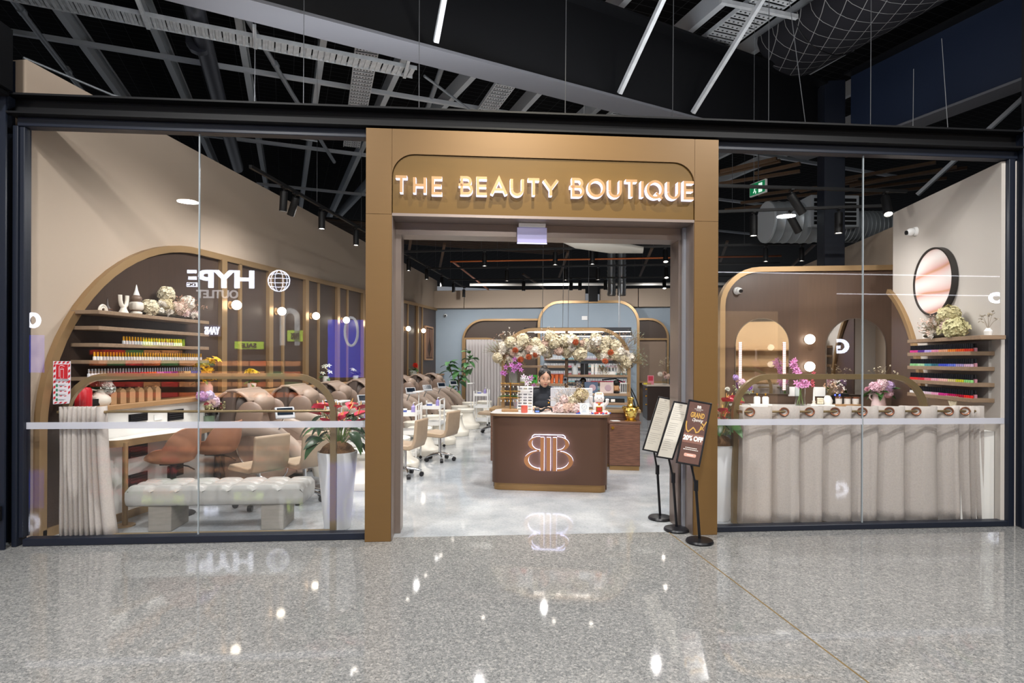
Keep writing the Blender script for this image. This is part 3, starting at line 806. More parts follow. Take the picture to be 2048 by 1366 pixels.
# timber battens of the further ceiling
TIM = mat('bare_timber', '#6d543e', .7, noise=(5, .3), stretch=(8, 8, 1))
BATT = [((-.47, 16.8), (-.95, 22), 4.6), ((1.82, 16.4), (2.0, 22), 4.6), ((-3.69, 15.3), (-4.9, 19.6), 4.6), ((-4.4, 14.6), (-4.97, 16.3), 4.6), ((-2.2, 21), (-1.7, 25.6), 4.6),
                               ((3.04, 11.09), (3.65, 10.61), 4.9), ((3.31, 10.57), (2.0, 11.6), 4.95), ((4.3, 10.43), (5.4, 9.8), 4.95), ((4.77, 11.58), (5.9, 10.8), 4.9), ((5.07, 12.09), (6.4, 11.1), 4.9), ((4.24, 12.34), (5.0, 11.6), 4.9), ((2.42, 11.0), (3.2, 10.4), 4.93), ((2.55, 11.65), (3.79, 11.03), 4.9),
                               ((6.46, 17.2), (7.3, 22), 4.9), ((4.0, 17.3), (4.58, 20.8), 4.9), ((3.6, 12.9), (6.8, 11.5), 5.0), ((3.4, 13.5), (6.8, 12.1), 5.0), ((3.2, 14.1), (6.8, 12.7), 5.0)]
BL = [(a[0] + b[0]) / (a[1] + b[1]) for a, b, z in BATT]
for i, (a, b, z) in enumerate(BATT):
    o = bar((*a, z), (*b, z), .07, .05, 'ceiling_batten', TIM); tag(o, 'bare timber batten in the dark ceiling, %s' % ('seen in the doorway, %s from left' % ORD[[3, 4, 1, 0, 2][i]] if i < 5 else 'seen through the right glass, %s from left' % ORD[sorted(range(5, 18), key=lambda q: BL[q]).index(i)]), 'batten', 'timber ceiling battens')
WB = mat('brown_slat', '#4d3b2e', .7)
t = thing('slatted_ceiling', 'brown slatted timber ceiling panel seen high through the left glass', 'ceiling panel', (-6.5, 13.5, 4.9), GA)
mbs = MB(); mbs.box(0, -.03, 0, 7.5, .03, .05); mes = mbs.mesh('slat', WB)
for i in range(14): put('slat', mes, t, (0, i * .16, 0))
m = MB(); m.box(0, -.1, .055, 7.5, 2.2, .08); m.build('backing', BLACK, t)

# suspension wires down to the fascia beam
WIRE = mat('wire_steel', '#6b6d70', .4, .6)
WIRES = [(4.557, .0, 6.5, .02), (5.54, 0, 6.5, .02), (6.444, 0, 6.5, .01), (6.80, .0, 6.3, -.35), (7.43, 0, 6.5, .02), (7.85, 0, 4.3, .02), (8.2, 0, 4.6, -.05), (2.2, .3, 6.5, 0), (3.25, .2, 6.5, 0), (1.7, .5, 6.5, 0)]
for i, (s, n, z1, ds) in enumerate(sorted(WIRES)):
    a = sfp(s, n, 3.72); b = sfp(s + ds, n + .02, z1)
    m = MB(); m.tube([a - a, b - a], .0035, 4)
    tag(m.build('suspension_wire', WIRE, None, a), 'thin steel suspension wire rising from the black fascia beam, %s from left' % ORD[i], 'wire', 'fascia suspension wires')

# ---------------------------------------------------------------- lighting tracks and spot heads
def track(label, a, b):
    t = thing('lighting_track', label, 'track', a)
    d = Vector(b) - Vector(a)
    fixn(bar((0, 0, 0), d, .035, .035, 'track_rail', BLACK, t))
    L = d.length
    for dist, top in ([(.5, 2.9)] if 'close behind' in label else [(.5, 1.085)] if 'nail bar' in label else [(k * 1.6, 2.6) for k in range(1, int(L / 1.6) + 1)]):
        q = d * (dist / L)
        m = MB(); m.tube([q + Vector((0, 0, .034)), q + Vector((0, 0, top))], .0025, 4); m.build('hanger', WIRE, t)
    return t
track('black lighting track running back along the left wall', (-3.6, 6.0, 3.62), (-3.6, 17.6, 3.72))
track('black lighting track crossing the shop, nearest behind the doorway', (-3.55, 11.05, 3.62), (4.1, 11.05, 3.62))
track('black lighting track crossing the shop, second behind the doorway', (-3.55, 13.1, 3.61), (4.1, 13.1, 3.61))
track('black lighting track crossing the shop, farthest back', (-3.55, 15.1, 3.62), (4.1, 15.1, 3.62))
track('black lighting track close behind the right glass', (1.5, 7.2, 3.60), (3.88, 7.7, 3.60))
track('black lighting track over the nail bar behind the right glass', (1.5, 8.4, 3.58), (3.9, 8.3, 3.58))
SPOT_E = emis('spot_lens_glow', '#fff4e6', 30)
def spot_head(label, loc, rot=(0, 0, 0), group=None, r=.045, L=.2):
    t = thing('track_spotlight', label, 'spotlight', loc, 0, group)
    m = MB(); m.box(-.02, -.05, -.02, .02, .05, .0, 0, .003); m.box(-.008, -.008, -.075, .008, .008, -.02); m.build('adapter', BLACK, t)
    h = MB(); h.lathe([(0, .035), (r * .9, .035), (r, .025), (r, -L), (r * .9, -L), (r * .85, -L + .012)], n=16); h.xf(Euler(rot).to_matrix().to_4x4()).xf(Matrix.Translation((0, 0, -.09))); h.build('housing', BLACK, t)
    h = MB(); h.lathe([(0, -L + .01), (r * .86, -L + .01)], n=16); h.xf(Euler(rot).to_matrix().to_4x4()).xf(Matrix.Translation((0, 0, -.09))); fixn(h.build('lens', SPOT_E, t))
    return t
for i, (y, ry, rx) in enumerate([(6.72, .12, .1), (7.0, .45, .2), (7.75, 0, 0), (8.98, 0, 0), (11.8, 0, 0), (13.2, 0, 0), (14.65, 0, 0), (16.0, 0, 0), (17.4, 0, 0)]):
    labs = ['first black track spotlight from the front on the left-wall track', 'second black spotlight on the left-wall track, tilted toward the wall', 'third black spotlight from the front on the left-wall track', 'fourth black spotlight on the left-wall track, beside the portal edge',
            'leftmost black spotlight in the doorway row above the left wall', 'second black spotlight in the doorway row above the left wall', 'third black spotlight in the doorway row above the left wall', 'fourth black spotlight in the doorway row above the left wall', 'last black spotlight on the left-wall track near the back']
    spot_head(labs[i], (-3.6, y, 3.62 + (y - 6) * .0086), (rx, ry, 0))
for Y, xs, z in ((11.05, (-1.89, -.55, .14, 1.46), 3.62), (13.1, (-1.73, -.42, .29, 1.75), 3.61), (15.1, (-1.56, -.345, -.12, .52, 1.97), 3.62)):
    for k, x in enumerate(xs):
        spot_head('black spotlight on the %s crossing track, %s from left' % ({11.05: 'nearest', 13.1: 'second', 15.1: 'farthest'}[Y], ['first', 'second', 'third', 'fourth', 'fifth'][k]), (x, Y, z), (-.35 if k == len(xs) - 1 else 0, 0, 0))
for (x, y, z, rot, lab) in [(2.45, 7.40, 3.60, (.2, -.65, 0), 'black spotlight tilted right on the track close behind the right glass'), (3.611, 7.64, 3.60, (-.5, .1, 0), 'bright shining spotlight beside the white right wall'),
                            (3.35, 8.32, 3.58, (0, 0, 0), 'black spotlight hanging straight beside the right wall'), (2.75, 8.35, 3.58, (.3, -.6, 0), 'black spotlight tilted right over the nail bar'), (2.28, 8.37, 3.58, (0, 0, 0), 'black spotlight hanging straight left over the nail bar'),
                            (3.218, 11.05, 3.62, (0, 0, 0), 'left of two far spotlights above the brown partition'), (3.83, 11.05, 3.62, (0, 0, 0), 'right of two far spotlights above the brown partition')]:
    spot_head(lab, (x, y, z), rot, None, .05 if y < 9 else .045, .24 if y < 9 else .2)
# exit signs
t = thing('exit_sign', 'blank lavender edge-lit exit sign hanging in the doorway head', 'exit sign', tuple(sfp(4.27, .05, 2.598)), SA)
m = MB(); m.box(-.134, -.004, 0, .134, .004, .14, 0, .002); m.build('acrylic_panel', mat('lavender_acrylic', '#a9a5cf', .3, emit=.12), t)
m = MB(); m.box(-.134, -.005, -.006, .134, .005, -.0005); m.build('lit_edge', emis('edge_light', '#cdd0ff', 2.5), t)
m = MB(); m.box(-.12, -.02, .141, .12, .02, .176, 0, .003); m.build('housing', WHITE, t)
m = MB(); m.tube([(0, .03, .2), (0, .3, .2), (0, .42, .2)], .006, 5)
t = thing('exit_sign', 'small green and white exit sign seen edge-on near the spiral duct', 'exit sign', (2.85, 10.2, 4.30), math.radians(-62))
m = MB(); m.box(-.18, -.02, 0, .18, .02, .22, 0, .004); m.build('sign_case', WHITE, t)
m = MB(); m.box(-.165, -.024, .015, .165, -.0205, .205); m.build('green_face', mat('exit_green', '#0f7a4a', .5, emit=.6), t)
m = MB(); m.ell((-.04, -.026, .155), (.016, .002, .016), 1, 8, 6); m.tube([(-.05, -.026, .13), (-.06, -.026, .085), (-.03, -.026, .06), (-.035, -.026, .03)], .008, 5); m.tube([(-.055, -.026, .08), (-.085, -.026, .05)], .008, 5); m.tube([(-.05, -.026, .125), (-.02, -.026, .105)], .006, 5); m.box(.03, -.027, .03, .11, -.0245, .18); m.build('running_figure', emis('exit_white', '#e8fff2', .8), t)
m = MB(); m.tube([(0, 0, .22), (0, 0, 2.22)], .008, 6); m.build('hanger_rod', WIRE, t)
# security cameras
def dome(label, loc, rz):
    t = thing('security_camera', label, 'camera', loc, rz)
    m = MB(); m.tube([(0, 0, 0), (0, -.03, 0)], [.055, .05], 16); m.build('base', WHITE, t)
    m = MB(); m.ell((0, -.06, -.005), (.045, .05, .045), 1, 14, 10); m.build('body', WHITE, t)
    m = MB(); m.tube([(0, -.098, -.012), (0, -.116, -.014)], .026, 12); m.build('lens', BLACK_G, t)
dome('white dome camera high on the white right wall', (3.92, 7.57, 3.10), math.radians(-90))
dome('white dome camera at the upper left of the brown partition', (2.13, 8.64, 2.535), math.radians(15))
dome('white dome camera high on the blue back wall', (-4.34, 18.15, 2.94), math.radians(10))
# ---------------------------------------------------------------- plants and flowers
_bc = {}
def fib(n):
    for i in range(n):
        z = 1 - 2 * (i + .5) / n; r = math.sqrt(1 - z * z); a = i * 2.39996
        yield Vector((r * math.cos(a), r * math.sin(a), z))
def petal_fan(m, c, nrm, size, k, R, mi=0, cup=.25):
    nrm = nrm.normalized(); u = nrm.orthogonal().normalized(); w = nrm.cross(u)
    a0 = R.uniform(0, 6.28)
    for i in range(k):
        a = a0 + 2 * PI * i / k; d = u * math.cos(a) + w * math.sin(a); e = u * -math.sin(a) + w * math.cos(a)
        m.add([c, c + d * size * .55 + e * size * .42 + nrm * size * cup, c + d * size + nrm * size * cup * .8, c + d * size * .55 - e * size * .42 + nrm * size * cup], [(0, 1, 2, 3)], mi)
def hydrangea(col, r=.07, n=130, seed=1, key='h'):
    k = (key, col, n, seed)
    if k not in _bc:
        R = random.Random(seed); m = MB()
        m.ell((0, 0, 0), (r * .66,) * 3, 1, 10, 7, 1)
        for p in fib(n): petal_fan(m, p * r * R.uniform(.70, 1.04), p + Vector((R.uniform(-.4, .4), R.uniform(-.4, .4), R.uniform(-.4, .4))), r * R.uniform(.24, .38), 4, R)
        c = lin(col)
        _bc[k] = m.mesh('bloom', [mat('petal_' + col, col, .75, noise=(25, .3)), mat('petal_core_' + col, tuple(x * .8 for x in c), .8)], 0)
    return _bc[k]
def pompom(col, r=.05, seed=2):
    k = ('p', col, seed)
    if k not in _bc:
        R = random.Random(seed); m = MB()
        for p in fib(90):
            if p.z < -.6: continue
            u = p.orthogonal().normalized() * r * .16; w = p.cross(u)
            m.add([p * r * .2 + u, p * r * .2 - u, p * r * R.uniform(.85, 1.05) + w * .5], [(0, 1, 2)])
            m.add([p * r * .2 + w, p * r * .2 - w, p * r * R.uniform(.85, 1.05) + u * .5], [(0, 1, 2)])
        _bc[k] = m.mesh('bloom', mat('petal_' + col, col, .75), 0)
    return _bc[k]
def daisy(col, r=.04, seed=3, k2='#6b4a1c', rings=4):
    k = ('d', col, seed)
    if k not in _bc:
        R = random.Random(seed); m = MB()
        for j in range(rings):
            n = 14 - j * 2; rr = r * (1 - j * .2)
            for i in range(n):
                a = 2 * PI * (i + j * .5) / n; d = Vector((math.cos(a), math.sin(a), 0)); e = Vector((-d.y, d.x, 0)); h = .25 * j * r
                m.add([d * .1 * r + Vector((0, 0, h)), d * rr * .7 + e * rr * .15 + Vector((0, 0, h + r * .12)), d * rr + Vector((0, 0, h + r * .05)), d * rr * .7 - e * rr * .15 + Vector((0, 0, h + r * .12))], [(0, 3, 2, 1)])
        m.ell((0, 0, r * .2 * rings * .7), (r * .22, r * .22, r * .15), 1, 8, 5, 1)
        _bc[k] = m.mesh('bloom', [mat('petal_' + col, col, .7), mat('core_' + k2, k2, .8)], 0)
    return _bc[k]
def lily(col, r=.05, seed=4, n=6, core='#d8b860'):
    k = ('l', col, seed, n)
    if k not in _bc:
        m = MB()
        for i in range(n):
            a = 2 * PI * i / n; d = Vector((math.cos(a), math.sin(a), 0)); e = Vector((-d.y, d.x, 0)); z = Vector((0, 0, 1))
            m.add([Vector((0, 0, 0)), d * r * .5 + e * r * .26 + z * r * .28, d * r + z * r * .15, d * r * .5 - e * r * .26 + z * r * .28], [(0, 3, 2, 1)])
        m.ell((0, 0, r * .2), (r * .13, r * .13, r * .2), 1, 6, 5, 1)
        _bc[k] = m.mesh('bloom', [mat('petal_' + col, col, .6), mat('core_' + core, core, .8)], 0)
    return _bc[k]
def sprig(col, h=.12, seed=5, n=14, dot=.006):
    k = ('s', col, h, seed)
    if k not in _bc:
        R = random.Random(seed); m = MB()
        for i in range(n):
            a, t = R.uniform(0, 6.28), R.uniform(.15, .55); e = Vector((math.cos(a) * t * h, math.sin(a) * t * h, h * R.uniform(.5, 1)))
            m.tube([(0, 0, 0), e * .5 + Vector((0, 0, h * .1)), e], .0012, 3, 1)
            for q in range(3): petal_fan(m, e + Vector((R.uniform(-1, 1), R.uniform(-1, 1), R.uniform(-1, 1))) * dot * 1.5, Vector((R.uniform(-1, 1), R.uniform(-1, 1), 1)), dot, 4, R, 0)
        _bc[k] = m.mesh('sprig', [mat('petal_' + col, col, .8), mat('dry_stem', '#7d6a4c', .8)], 0)
    return _bc[k]
def leafm(kind='oval', L=.1, W=.045, mt=None, seed=0, droop=.2, mid=.35):
    k = ('leaf', kind, L, W, mt.name, droop)
    if k not in _bc:
        m = MB(); n = 6; vs = []
        for i in range(n + 1):
            t = i / n
            if kind == 'heart': w = W * (math.sin(PI * min(1, t * .86 + .14)) ** .7) * (1 - .45 * t)
            else: w = W * math.sin(PI * min(1, t * .97 + .02)) ** .8
            x = L * t; z = -droop * L * t * t
            vs += [(x, w, z + w * mid), (x, 0, z), (x, -w, z + w * mid)]
        fs = []
        for i in range(n):
            a = i * 3; fs += [(a, a + 1, a + 4, a + 3), (a + 1, a + 2, a + 5, a + 4)]
        m.add(vs, fs)
        _bc[k] = m.mesh('leaf', mt, 60)
    return _bc[k]
def pl(me, name, parent, loc, rot=(0, 0, 0), s=1.0):
    o = put(name, me, parent, loc, rot if isinstance(rot, tuple) else (0, 0, rot)); o.scale = (s, s, s); return o
def stem(parent, pts, r=.003, mt=None, name='stem'):
    m = MB(); m.tube(pts, r, 5); return m.build(name, mt or STEMG, parent)

def anthurium(t, z0, seed, n_fl=20, n_lf=34, red='#ea5068', spread=.26):
    R = random.Random(seed)
    k = ('anth', red)
    if k not in _bc:
        m = MB(); vs = []; n = 7
        for i in range(n + 1):
            q = i / n; w = .042 * (math.sin(PI * min(1, q * .85 + .15)) ** .7) * (1 - .35 * q); x = .095 * q - .02
            vs += [(x, w, .012 + abs(w) * .3), (x, 0, 0), (x, -w, .012 + abs(w) * .3)]
        m.add(vs, [f for i in range(n) for f in ((i * 3, i * 3 + 1, i * 3 + 4, i * 3 + 3), (i * 3 + 1, i * 3 + 2, i * 3 + 5, i * 3 + 4))])
        m.tube([(0, 0, .004), (.02, 0, .03), (.03, 0, .055)], [.005, .005, .003], 6, 1)
        _bc[k] = m.mesh('spathe', [mat('anthurium_red', red, .3), mat('spadix', '#e0c070', .5)], 60)
    for i in range(n_lf):
        a = R.uniform(0, 6.28); d = R.uniform(.06, spread); h = R.uniform(.0, .24)
        e = Vector((math.cos(a) * d, math.sin(a) * d, z0 + .06 + h))
        stem(t, [(math.cos(a) * .03, math.sin(a) * .03, z0), e * .6 + Vector((0, 0, z0 * .4 + .07)), e], .003, STEMG)
        pl(leafm('heart', .17, .055, GREEND if i % 3 else GREENL, 0, .45), 'leaf', t, e, (R.uniform(-.3, .3), R.uniform(-.1, .5), a), R.uniform(.8, 1.2))
    for i in range(n_fl):
        a = R.uniform(0, 6.28); d = R.uniform(.05, spread * .8); h = R.uniform(.16, .42)
        e = Vector((math.cos(a) * d, math.sin(a) * d, z0 + h))
        stem(t, [(0, 0, z0), e * .5 + Vector((0, 0, z0 * .5 + .05)), e], .0025, STEMG)
        pl(_bc[k], 'spathe', t, e, (R.uniform(-.4, .4), R.uniform(-.5, .1), a + R.uniform(-.6, .6)), R.uniform(.95, 1.35))
COIR = mat('coir', '#8f6a48', .95, noise=(70, .8), bump=.6)
def planter(label, loc, seed, h=.705, red='#ea5068', rt=.18):
    t = thing('potted_anthurium', label, 'potted plant', loc)
    m = MB(); m.lathe([(0, 0), (.112, 0), (.118, .01), (rt, h - .01), (rt - .003, h), (rt - .014, h), (rt - .02, h - .05), (0, h - .05)], n=36)
    m.build('planter', mat('planter_white', '#eceef2', .35), t)
    m = MB(); m.ell((0, 0, h - .03), (rt - .018, rt - .018, .125), 1, 20, 10); m.build('coir_mulch', COIR, t)
    anthurium(t, h + .03, seed, red=red)
    return t
planter('tall white planter of red anthurium behind the left glass beside the portal', (-2.255, 5.20, 0), 11)
planter('tall white planter of red anthurium behind the right glass, half hidden by the portal', (1.30, 5.99, 0), 23, .735)

# ---------------------------------------------------------------- left window display
FRB = mat('frame_bronze_olive', '#8d7a5a', .35, .55)
def window_frame(label, s0, s1, ztop, r, n, rod_z, rod0, rod1, rn):
    t = thing('curtain_frame', label, 'frame', tuple(sfp(0, 0, 0)), SA)
    path = [(s0, .004)] + [(s0 + r - r * math.cos(math.radians(q)), ztop - r + r * math.sin(math.radians(q))) for q in range(0, 91, 9)] + [(s1 - r + r * math.sin(math.radians(q)), ztop - r + r * math.cos(math.radians(q))) for q in range(0, 91, 9)] + [(s1, .004)]
    m = MB(); m.sweep(path, .05, n - .02, n + .03, 'xz'); fixn(m.build('arched_frame', FRB, t))
    m = MB(); m.box(s0 + .026, n - .018, .005, s1 - .026, n + .028, .05, 0, .003); m.build('bottom_rail', FRB, t)
    m = MB(); m.tube([(rod0, rn, rod_z), (rod1, rn, rod_z)], .011, 12); [m.box(q_ - .008, min(rn, n) - .002, rod_z - .012, q_ + .008, max(rn, n) + .002, rod_z + .012) for q_ in (s0 + .012, s1 - .012)]; m.build('curtain_rod', FRB, t)
    return t
window_frame('low arched bronze frame with a rail standing inside the left glass', .29, 2.522, 1.40, .34, .10, 1.095, .30, 2.50, .105)
window_frame('low arched bronze frame with a rail standing inside the right glass', 6.245, 8.165, 1.40, .34, .23, 1.075, 6.25, 8.60, .098)

def curtain(name, label, fpts, z0, z1, parent_loc, rz, mt=FABRIC, flare=0.0, rows=10, seed=1, cat='curtain'):
    """cloth sheet; fpts = list of (u, depth) along the top, folds relax towards the hem"""
    R = random.Random(seed)
    t = thing(name, label, cat, parent_loc, rz)
    m = MB(); vs = []; n = len(fpts)
    wob = [R.uniform(-1, 1) for _ in fpts]
    for j in range(rows + 1):
        q = j / rows; z = z1 + (z0 - z1) * q
        for i, (u, d) in enumerate(fpts):
            k = 1 + .25 * q
            vs.append((u + flare * q * q * (i / (n - 1)) ** 2 + wob[i] * .006 * q, d * k + wob[i] * .008 * math.sin(q * 5), z + wob[i] * .004 * (j == rows)))
    fs = [(j * n + i, (j + 1) * n + i, (j + 1) * n + i + 1, j * n + i + 1) for j in range(rows) for i in range(n - 1)]
    m.add(vs, fs)
    o = m.build('cloth', mt, t, smooth=75)
    sm = o.modifiers.new('thick', 'SOLIDIFY'); sm.thickness = .003
    return t
pts = []
for i in range(8):
    u = .272 + i * .036
    pts += [(u, .066), (u + .010, .028), (u + .026, .026), (u + .036, .066)]
pts += [(.56, .07), (.575, .035), (.60, .03), (.615, .04), (.62, .09), (.60, .15)]
ct = curtain('window_curtain', 'grey linen curtain bunched at the left end of the left window frame', pts, .022, 1.145, tuple(SO), SA, FABRIC, .075)
m = MB(); m.tube([(.24, .075, 1.095), (.64, .075, 1.095)], .012, 10); m.build('curtain_rod_end', FRB, ct)

# extinguisher notice, stuck flat inside the left glass
RED = mat('sign_red', '#c4232c', .45); SIGNW = mat('sign_white', '#dcd6dc', .5)
t = thing('extinguisher_sign', 'red and white striped fire extinguisher sign stuck on the left glass', 'sign', tuple(sfp(.318, .0075, 1.345)), SA)
m = MB(); m.prism([(-.069, -.178), (.058, -.172), (.069, -.13), (.069, .182), (-.069, .182)], 0, .002, 'xz'); fixn(m.build('sign_plate', SIGNW, t))
m = MB()
def stripe_row(x0, x1, z0, z1, n, sk):
    w = (x1 - x0) / n
    for i in range(n):
        a = x0 + i * w; m.add([(a, -.0006, z0), (a + w * .5, -.0006, z0), (min(x1, a + w * .5 + sk), -.0006, z1), (min(x1, a + sk), -.0006, z1)], [(0, 1, 2, 3)])
stripe_row(-.066, .066, .162, .180, 4, .012)
for i in range(7):
    for x0, x1 in ((-.066, -.05), (.05, .066)):
        if x0 > 0 and i == 6: continue
        z = .15 - i * .045; m.add([(x0, -.0006, z - .022), (x1, -.0006, z - .010), (x1, -.0006, z + .012), (x0, -.0006, z)], [(0, 1, 2, 3)])
stripe_row(-.066, .06, .003, .012, 4, .012); stripe_row(-.066, .05, -.172, -.158, 3, .016)
for z in (-.034, -.073, -.112): stripe_row(-.02, .05, z, z + .007, 2, .008)
m.build('red_stripes', RED, t, smooth=0)
m = MB(); m.box(-.046, -.001, .034, .047, -.0004, .155); m.build('red_panel', RED, t)
m = MB()
m.tube([(-.021, -.0012, .05), (-.021, -.0012, .135), (-.012, -.0012, .146), (.0, -.0012, .146), (.022, -.0012, .138)], .0022, 4)
m.tube([(-.012, -.0012, .04), (-.012, -.0012, .118), (.0, -.0012, .128), (.014, -.0012, .118), (.014, -.0012, .04), (-.012, -.0012, .04)], .0012, 4)
m.box(-.010, -.0015, .112, .012, -.0008, .116); m.build('extinguisher_pictogram', SIGNW, t)
TXT = mat('print_dark', '#3c3f4a', .6)
for s, z, w in (("'ABE' DRY POWDER", .023, .112), ('FIRE EXTINGUISHER', .0135, .108)):
    o = put('notice_lettering', text_mesh(s, .0105, .0003, TXT, width=w), t, (0, -.0012, z), (PI / 2, 0, 0))
m = MB()
for i, z in enumerate((-.022, -.060, -.099, -.140)): m.box(-.047, -.0012, z - .011, -.031, -.0004, z + .011)
m.build('green_step_icons', mat('step_green', '#2f7d58', .5), t)
m = MB()
for i, z in enumerate((-.016, -.056, -.095, -.136)):
    for k in range(2): m.box(-.026, -.0010, z - .003 - k * .007, .03 - .012 * k, -.0004, z - .0005 - k * .007)
m.build('step_lines', TXT, t)

# ---------------------------------------------------------------- upholstered bench
VINYL = mat('white_vinyl', '#aaa9a6', .38, noise=(30, .12), bump=.05)
t = thing('tufted_bench', 'long white tufted vinyl bench on two stone legs behind the left glass', 'bench', tuple(sfp(.665, .29, 0)), SA)
Lb, Wb, NU, NV, K = 1.55, .42, 7, 3, 7
m = MB(); vs = []; fs = []
nu, nv = NU * K, NV * K
for j in range(nv + 1):
    for i in range(nu + 1):
        fu = (i % K) / K; fv = (j % K) / K
        du, dv = abs(2 * fu - 1) if i % K else 1, abs(2 * fv - 1) if j % K else 1
        z = .412 - .016 * du ** 8 - .012 * dv ** 8 - .005 * (du ** 2 + dv ** 2)
        if i in (0, nu): z -= .02
        if j in (0, nv): z -= .02
        vs.append((Lb * i / nu, Wb * j / nv, z))
for j in range(nv):
    for i in range(nu):
        a = j * (nu + 1) + i; fs.append((a, a + 1, a + nu + 2, a + nu + 1))
rim = [i for i in range(nu + 1)] + [(j + 1) * (nu + 1) - 1 for j in range(1, nv + 1)] + [nv * (nu + 1) + i for i in range(nu - 1, -1, -1)] + [j * (nu + 1) for j in range(nv - 1, 0, -1)]
def ringrow(z, inset):
    st = len(vs)
    for k, r_ in enumerate(rim):
        x, y, _ = vs[r_]
        gi = round(x / Lb * nu); gj = round(y / Wb * nv)
        seam = (y in (0.0, Wb) and gi % K == 0) or (x in (0.0, Lb) and gj % K == 0)
        ins = inset + (.008 if seam else 0)
        vs.append((min(max(x, ins), Lb - ins) if x in (0.0, Lb) else x, min(max(y, ins), Wb - ins) if y in (0.0, Wb) else y, z))
    return list(range(st, len(vs)))
rows = [rim, ringrow(.36, -.006), ringrow(.30, -.008), ringrow(.245, -.002), ringrow(.232, .012)]
for a, b in zip(rows, rows[1:]):
    for k in range(len(rim)):
        k2 = (k + 1) % len(rim); fs.append((a[k], b[k], b[k2], a[k2]))
fs.append(tuple(rows[-1][::-1]))
m.add(vs, fs); fixn(m.build('seat_cushion', VINYL, t, smooth=50))
STONE = mat('travertine', '#8f8a83', .55, noise=(6, .6), stretch=(1.2, 1.2, 7), col2='#7b766f')
for x in (.19, 1.17):
    m = MB(); m.box(x, .02, .002, x + .20, .36, .232, 0, .004); m.build('leg', STONE, t)

# ---------------------------------------------------------------- nail table and tan stools
MARB = mat('white_stone_top', '#e4e1dc', .2, noise=(3, .15), col2='#c9c6c2')
t = thing('nail_table', 'white wavy nail table with bronze edge along the left dado', 'table', (-4.39, 4.90, 0))
edge = [(0.0, 0.0)] + [(.05 + .13 * math.sin(math.radians(q)), .13 - .13 * math.cos(math.radians(q))) for q in range(0, 91, 15)]
edge += [(.18 + .12 * (1 - math.cos(PI * k / 10)) / 2, .13 + .08 * k) for k in range(1, 11)]
edge += [(.30 - .06 * math.sin(PI * k / 8), .93 + .07 * k) for k in range(1, 9)] + [(0, 1.49)]
m = MB(); m.prism(edge, .772, .80, 'xy'); fixn(m.build('tabletop', MARB, t))
m = MB(); m.sweep(edge[1:-1], .012, .735, .799, 'xy'); fixn(m.build('bronze_edge', BRONZE_T, t))
m = MB(); m.tube([(.17, .09, .006), (.17, .09, .772)], .024, 14); m.build('leg', BRONZE_T, t)
m = MB(); m.cyl(.17, .09, .001, .012, .085, 24); m.build('foot_disc', BRONZE_T, t)
# vents and sockets in the dado
for (y0, y1, z0, z1, lab, up) in [(5.24, 5.49, .925, 1.005, 'upper black louvred vent in the white dado, nearer the street', 1), (5.24, 5.49, .575, .725, 'middle black vent in the white dado under the nail table', 0), (5.24, 5.49, .28, .415, 'lowest black vent in the white dado, nearer the street', 0),
                                  (5.78, 6.03, .885, 1.0, 'upper black louvred vent in the white dado, farther one', 1), (5.78, 6.03, .275, .405, 'lowest black vent in the white dado, farther one', 0), (6.4, 6.65, .88, 1.0, 'last black louvred vent in the white dado, near the first pedicure chair', 1)]:
    t = thing('wall_vent', lab, 'vent', (-4.3995, (y0 + y1) / 2, (z0 + z1) / 2))
    h, w = (z1 - z0) / 2, (y1 - y0) / 2
    m = MB(); m.box(0, -w, -h, .008, w, h, 0, .002); m.build('frame', BLACK, t)
    for k in range(5):
        m = MB(); z = -h + (k + .5) * 2 * h / 5; m.box(.0082, -w + .012, z - h * .12, .016, w - .012, z + h * .08); m.build('louvre', mat('vent_slat', '#26262a', .4), t)
m = MB(); m.box(0, -.06, -.03, .008, .06, .03, 0, .003); tag(m.build('wall_switch', WHITE, None, (-4.3995, 5.64, .94)), 'white switch plate between two upper dado vents', 'switch')

def stool(label, loc, rz):
    t = thing('swivel_stool', label, 'stool', loc, rz)
    m = MB(); vs = []; fs = []; na, nr = 28, 8
    for L_ in (0, 1):
        for j in range(nr + 1):
            q = j / nr
            for i in range(na):
                a = 2 * PI * i / na
                back = max(0, math.cos(a)); side = abs(math.sin(a))
                rim = .32 * back ** .8 + .13 * side ** 2 * (1 - back) + (.16 * side ** 2 * back)
                rr = .23 * min(1, q * 1.45) ** .8 * (1 + .10 * max(0, q - .7))
                z = .53 + rim * max(0, (q - .45) / .55) ** 1.2 - .0 + .025 * q
                vs.append((rr * math.cos(a) * 1.0, rr * math.sin(a) * 1.02, z - L_ * .016 * (1 if q < .6 else .4)))
                if L_: vs[-1] = (vs[-1][0] * 1.06, vs[-1][1] * 1.06, vs[-1][2])
    st = (nr + 1) * na
    for L_ in (0, 1):
        for j in range(nr):
            for i in range(na):
                a, b = L_ * st + j * na + i, L_ * st + j * na + (i + 1) % na
                q = (a, b, b + na, a + na); fs.append(q if not L_ else q[::-1])
    for i in range(na):
        a, b = nr * na + i, nr * na + (i + 1) % na; fs.append((a, b, st + b, st + a))
    m.add(vs, fs); fixn(m.build('bucket_seat', TANL, t, smooth=60))
    m = MB(); m.tube([(0, 0, .02), (0, 0, .30)], .036, 14); m.tube([(0, 0, .30), (0, 0, .52)], .028, 14); m.box(-.09, -.09, .505, .09, .09, .525); m.build('gas_lift', mat('charcoal_metal', '#26272c', .4, .4), t)
    m = MB(); m.tube([(.02, 0, .5), (.12, .05, .47), (.17, .08, .43)], .007, 6); m.build('lever', BLACK, t)
    m = MB(); m.lathe([(0, 0.001), (.20, .001), (.20, .008), (.06, .022), (0, .024)], n=32); m.build('base', mat('charcoal_metal'), t)
    return t
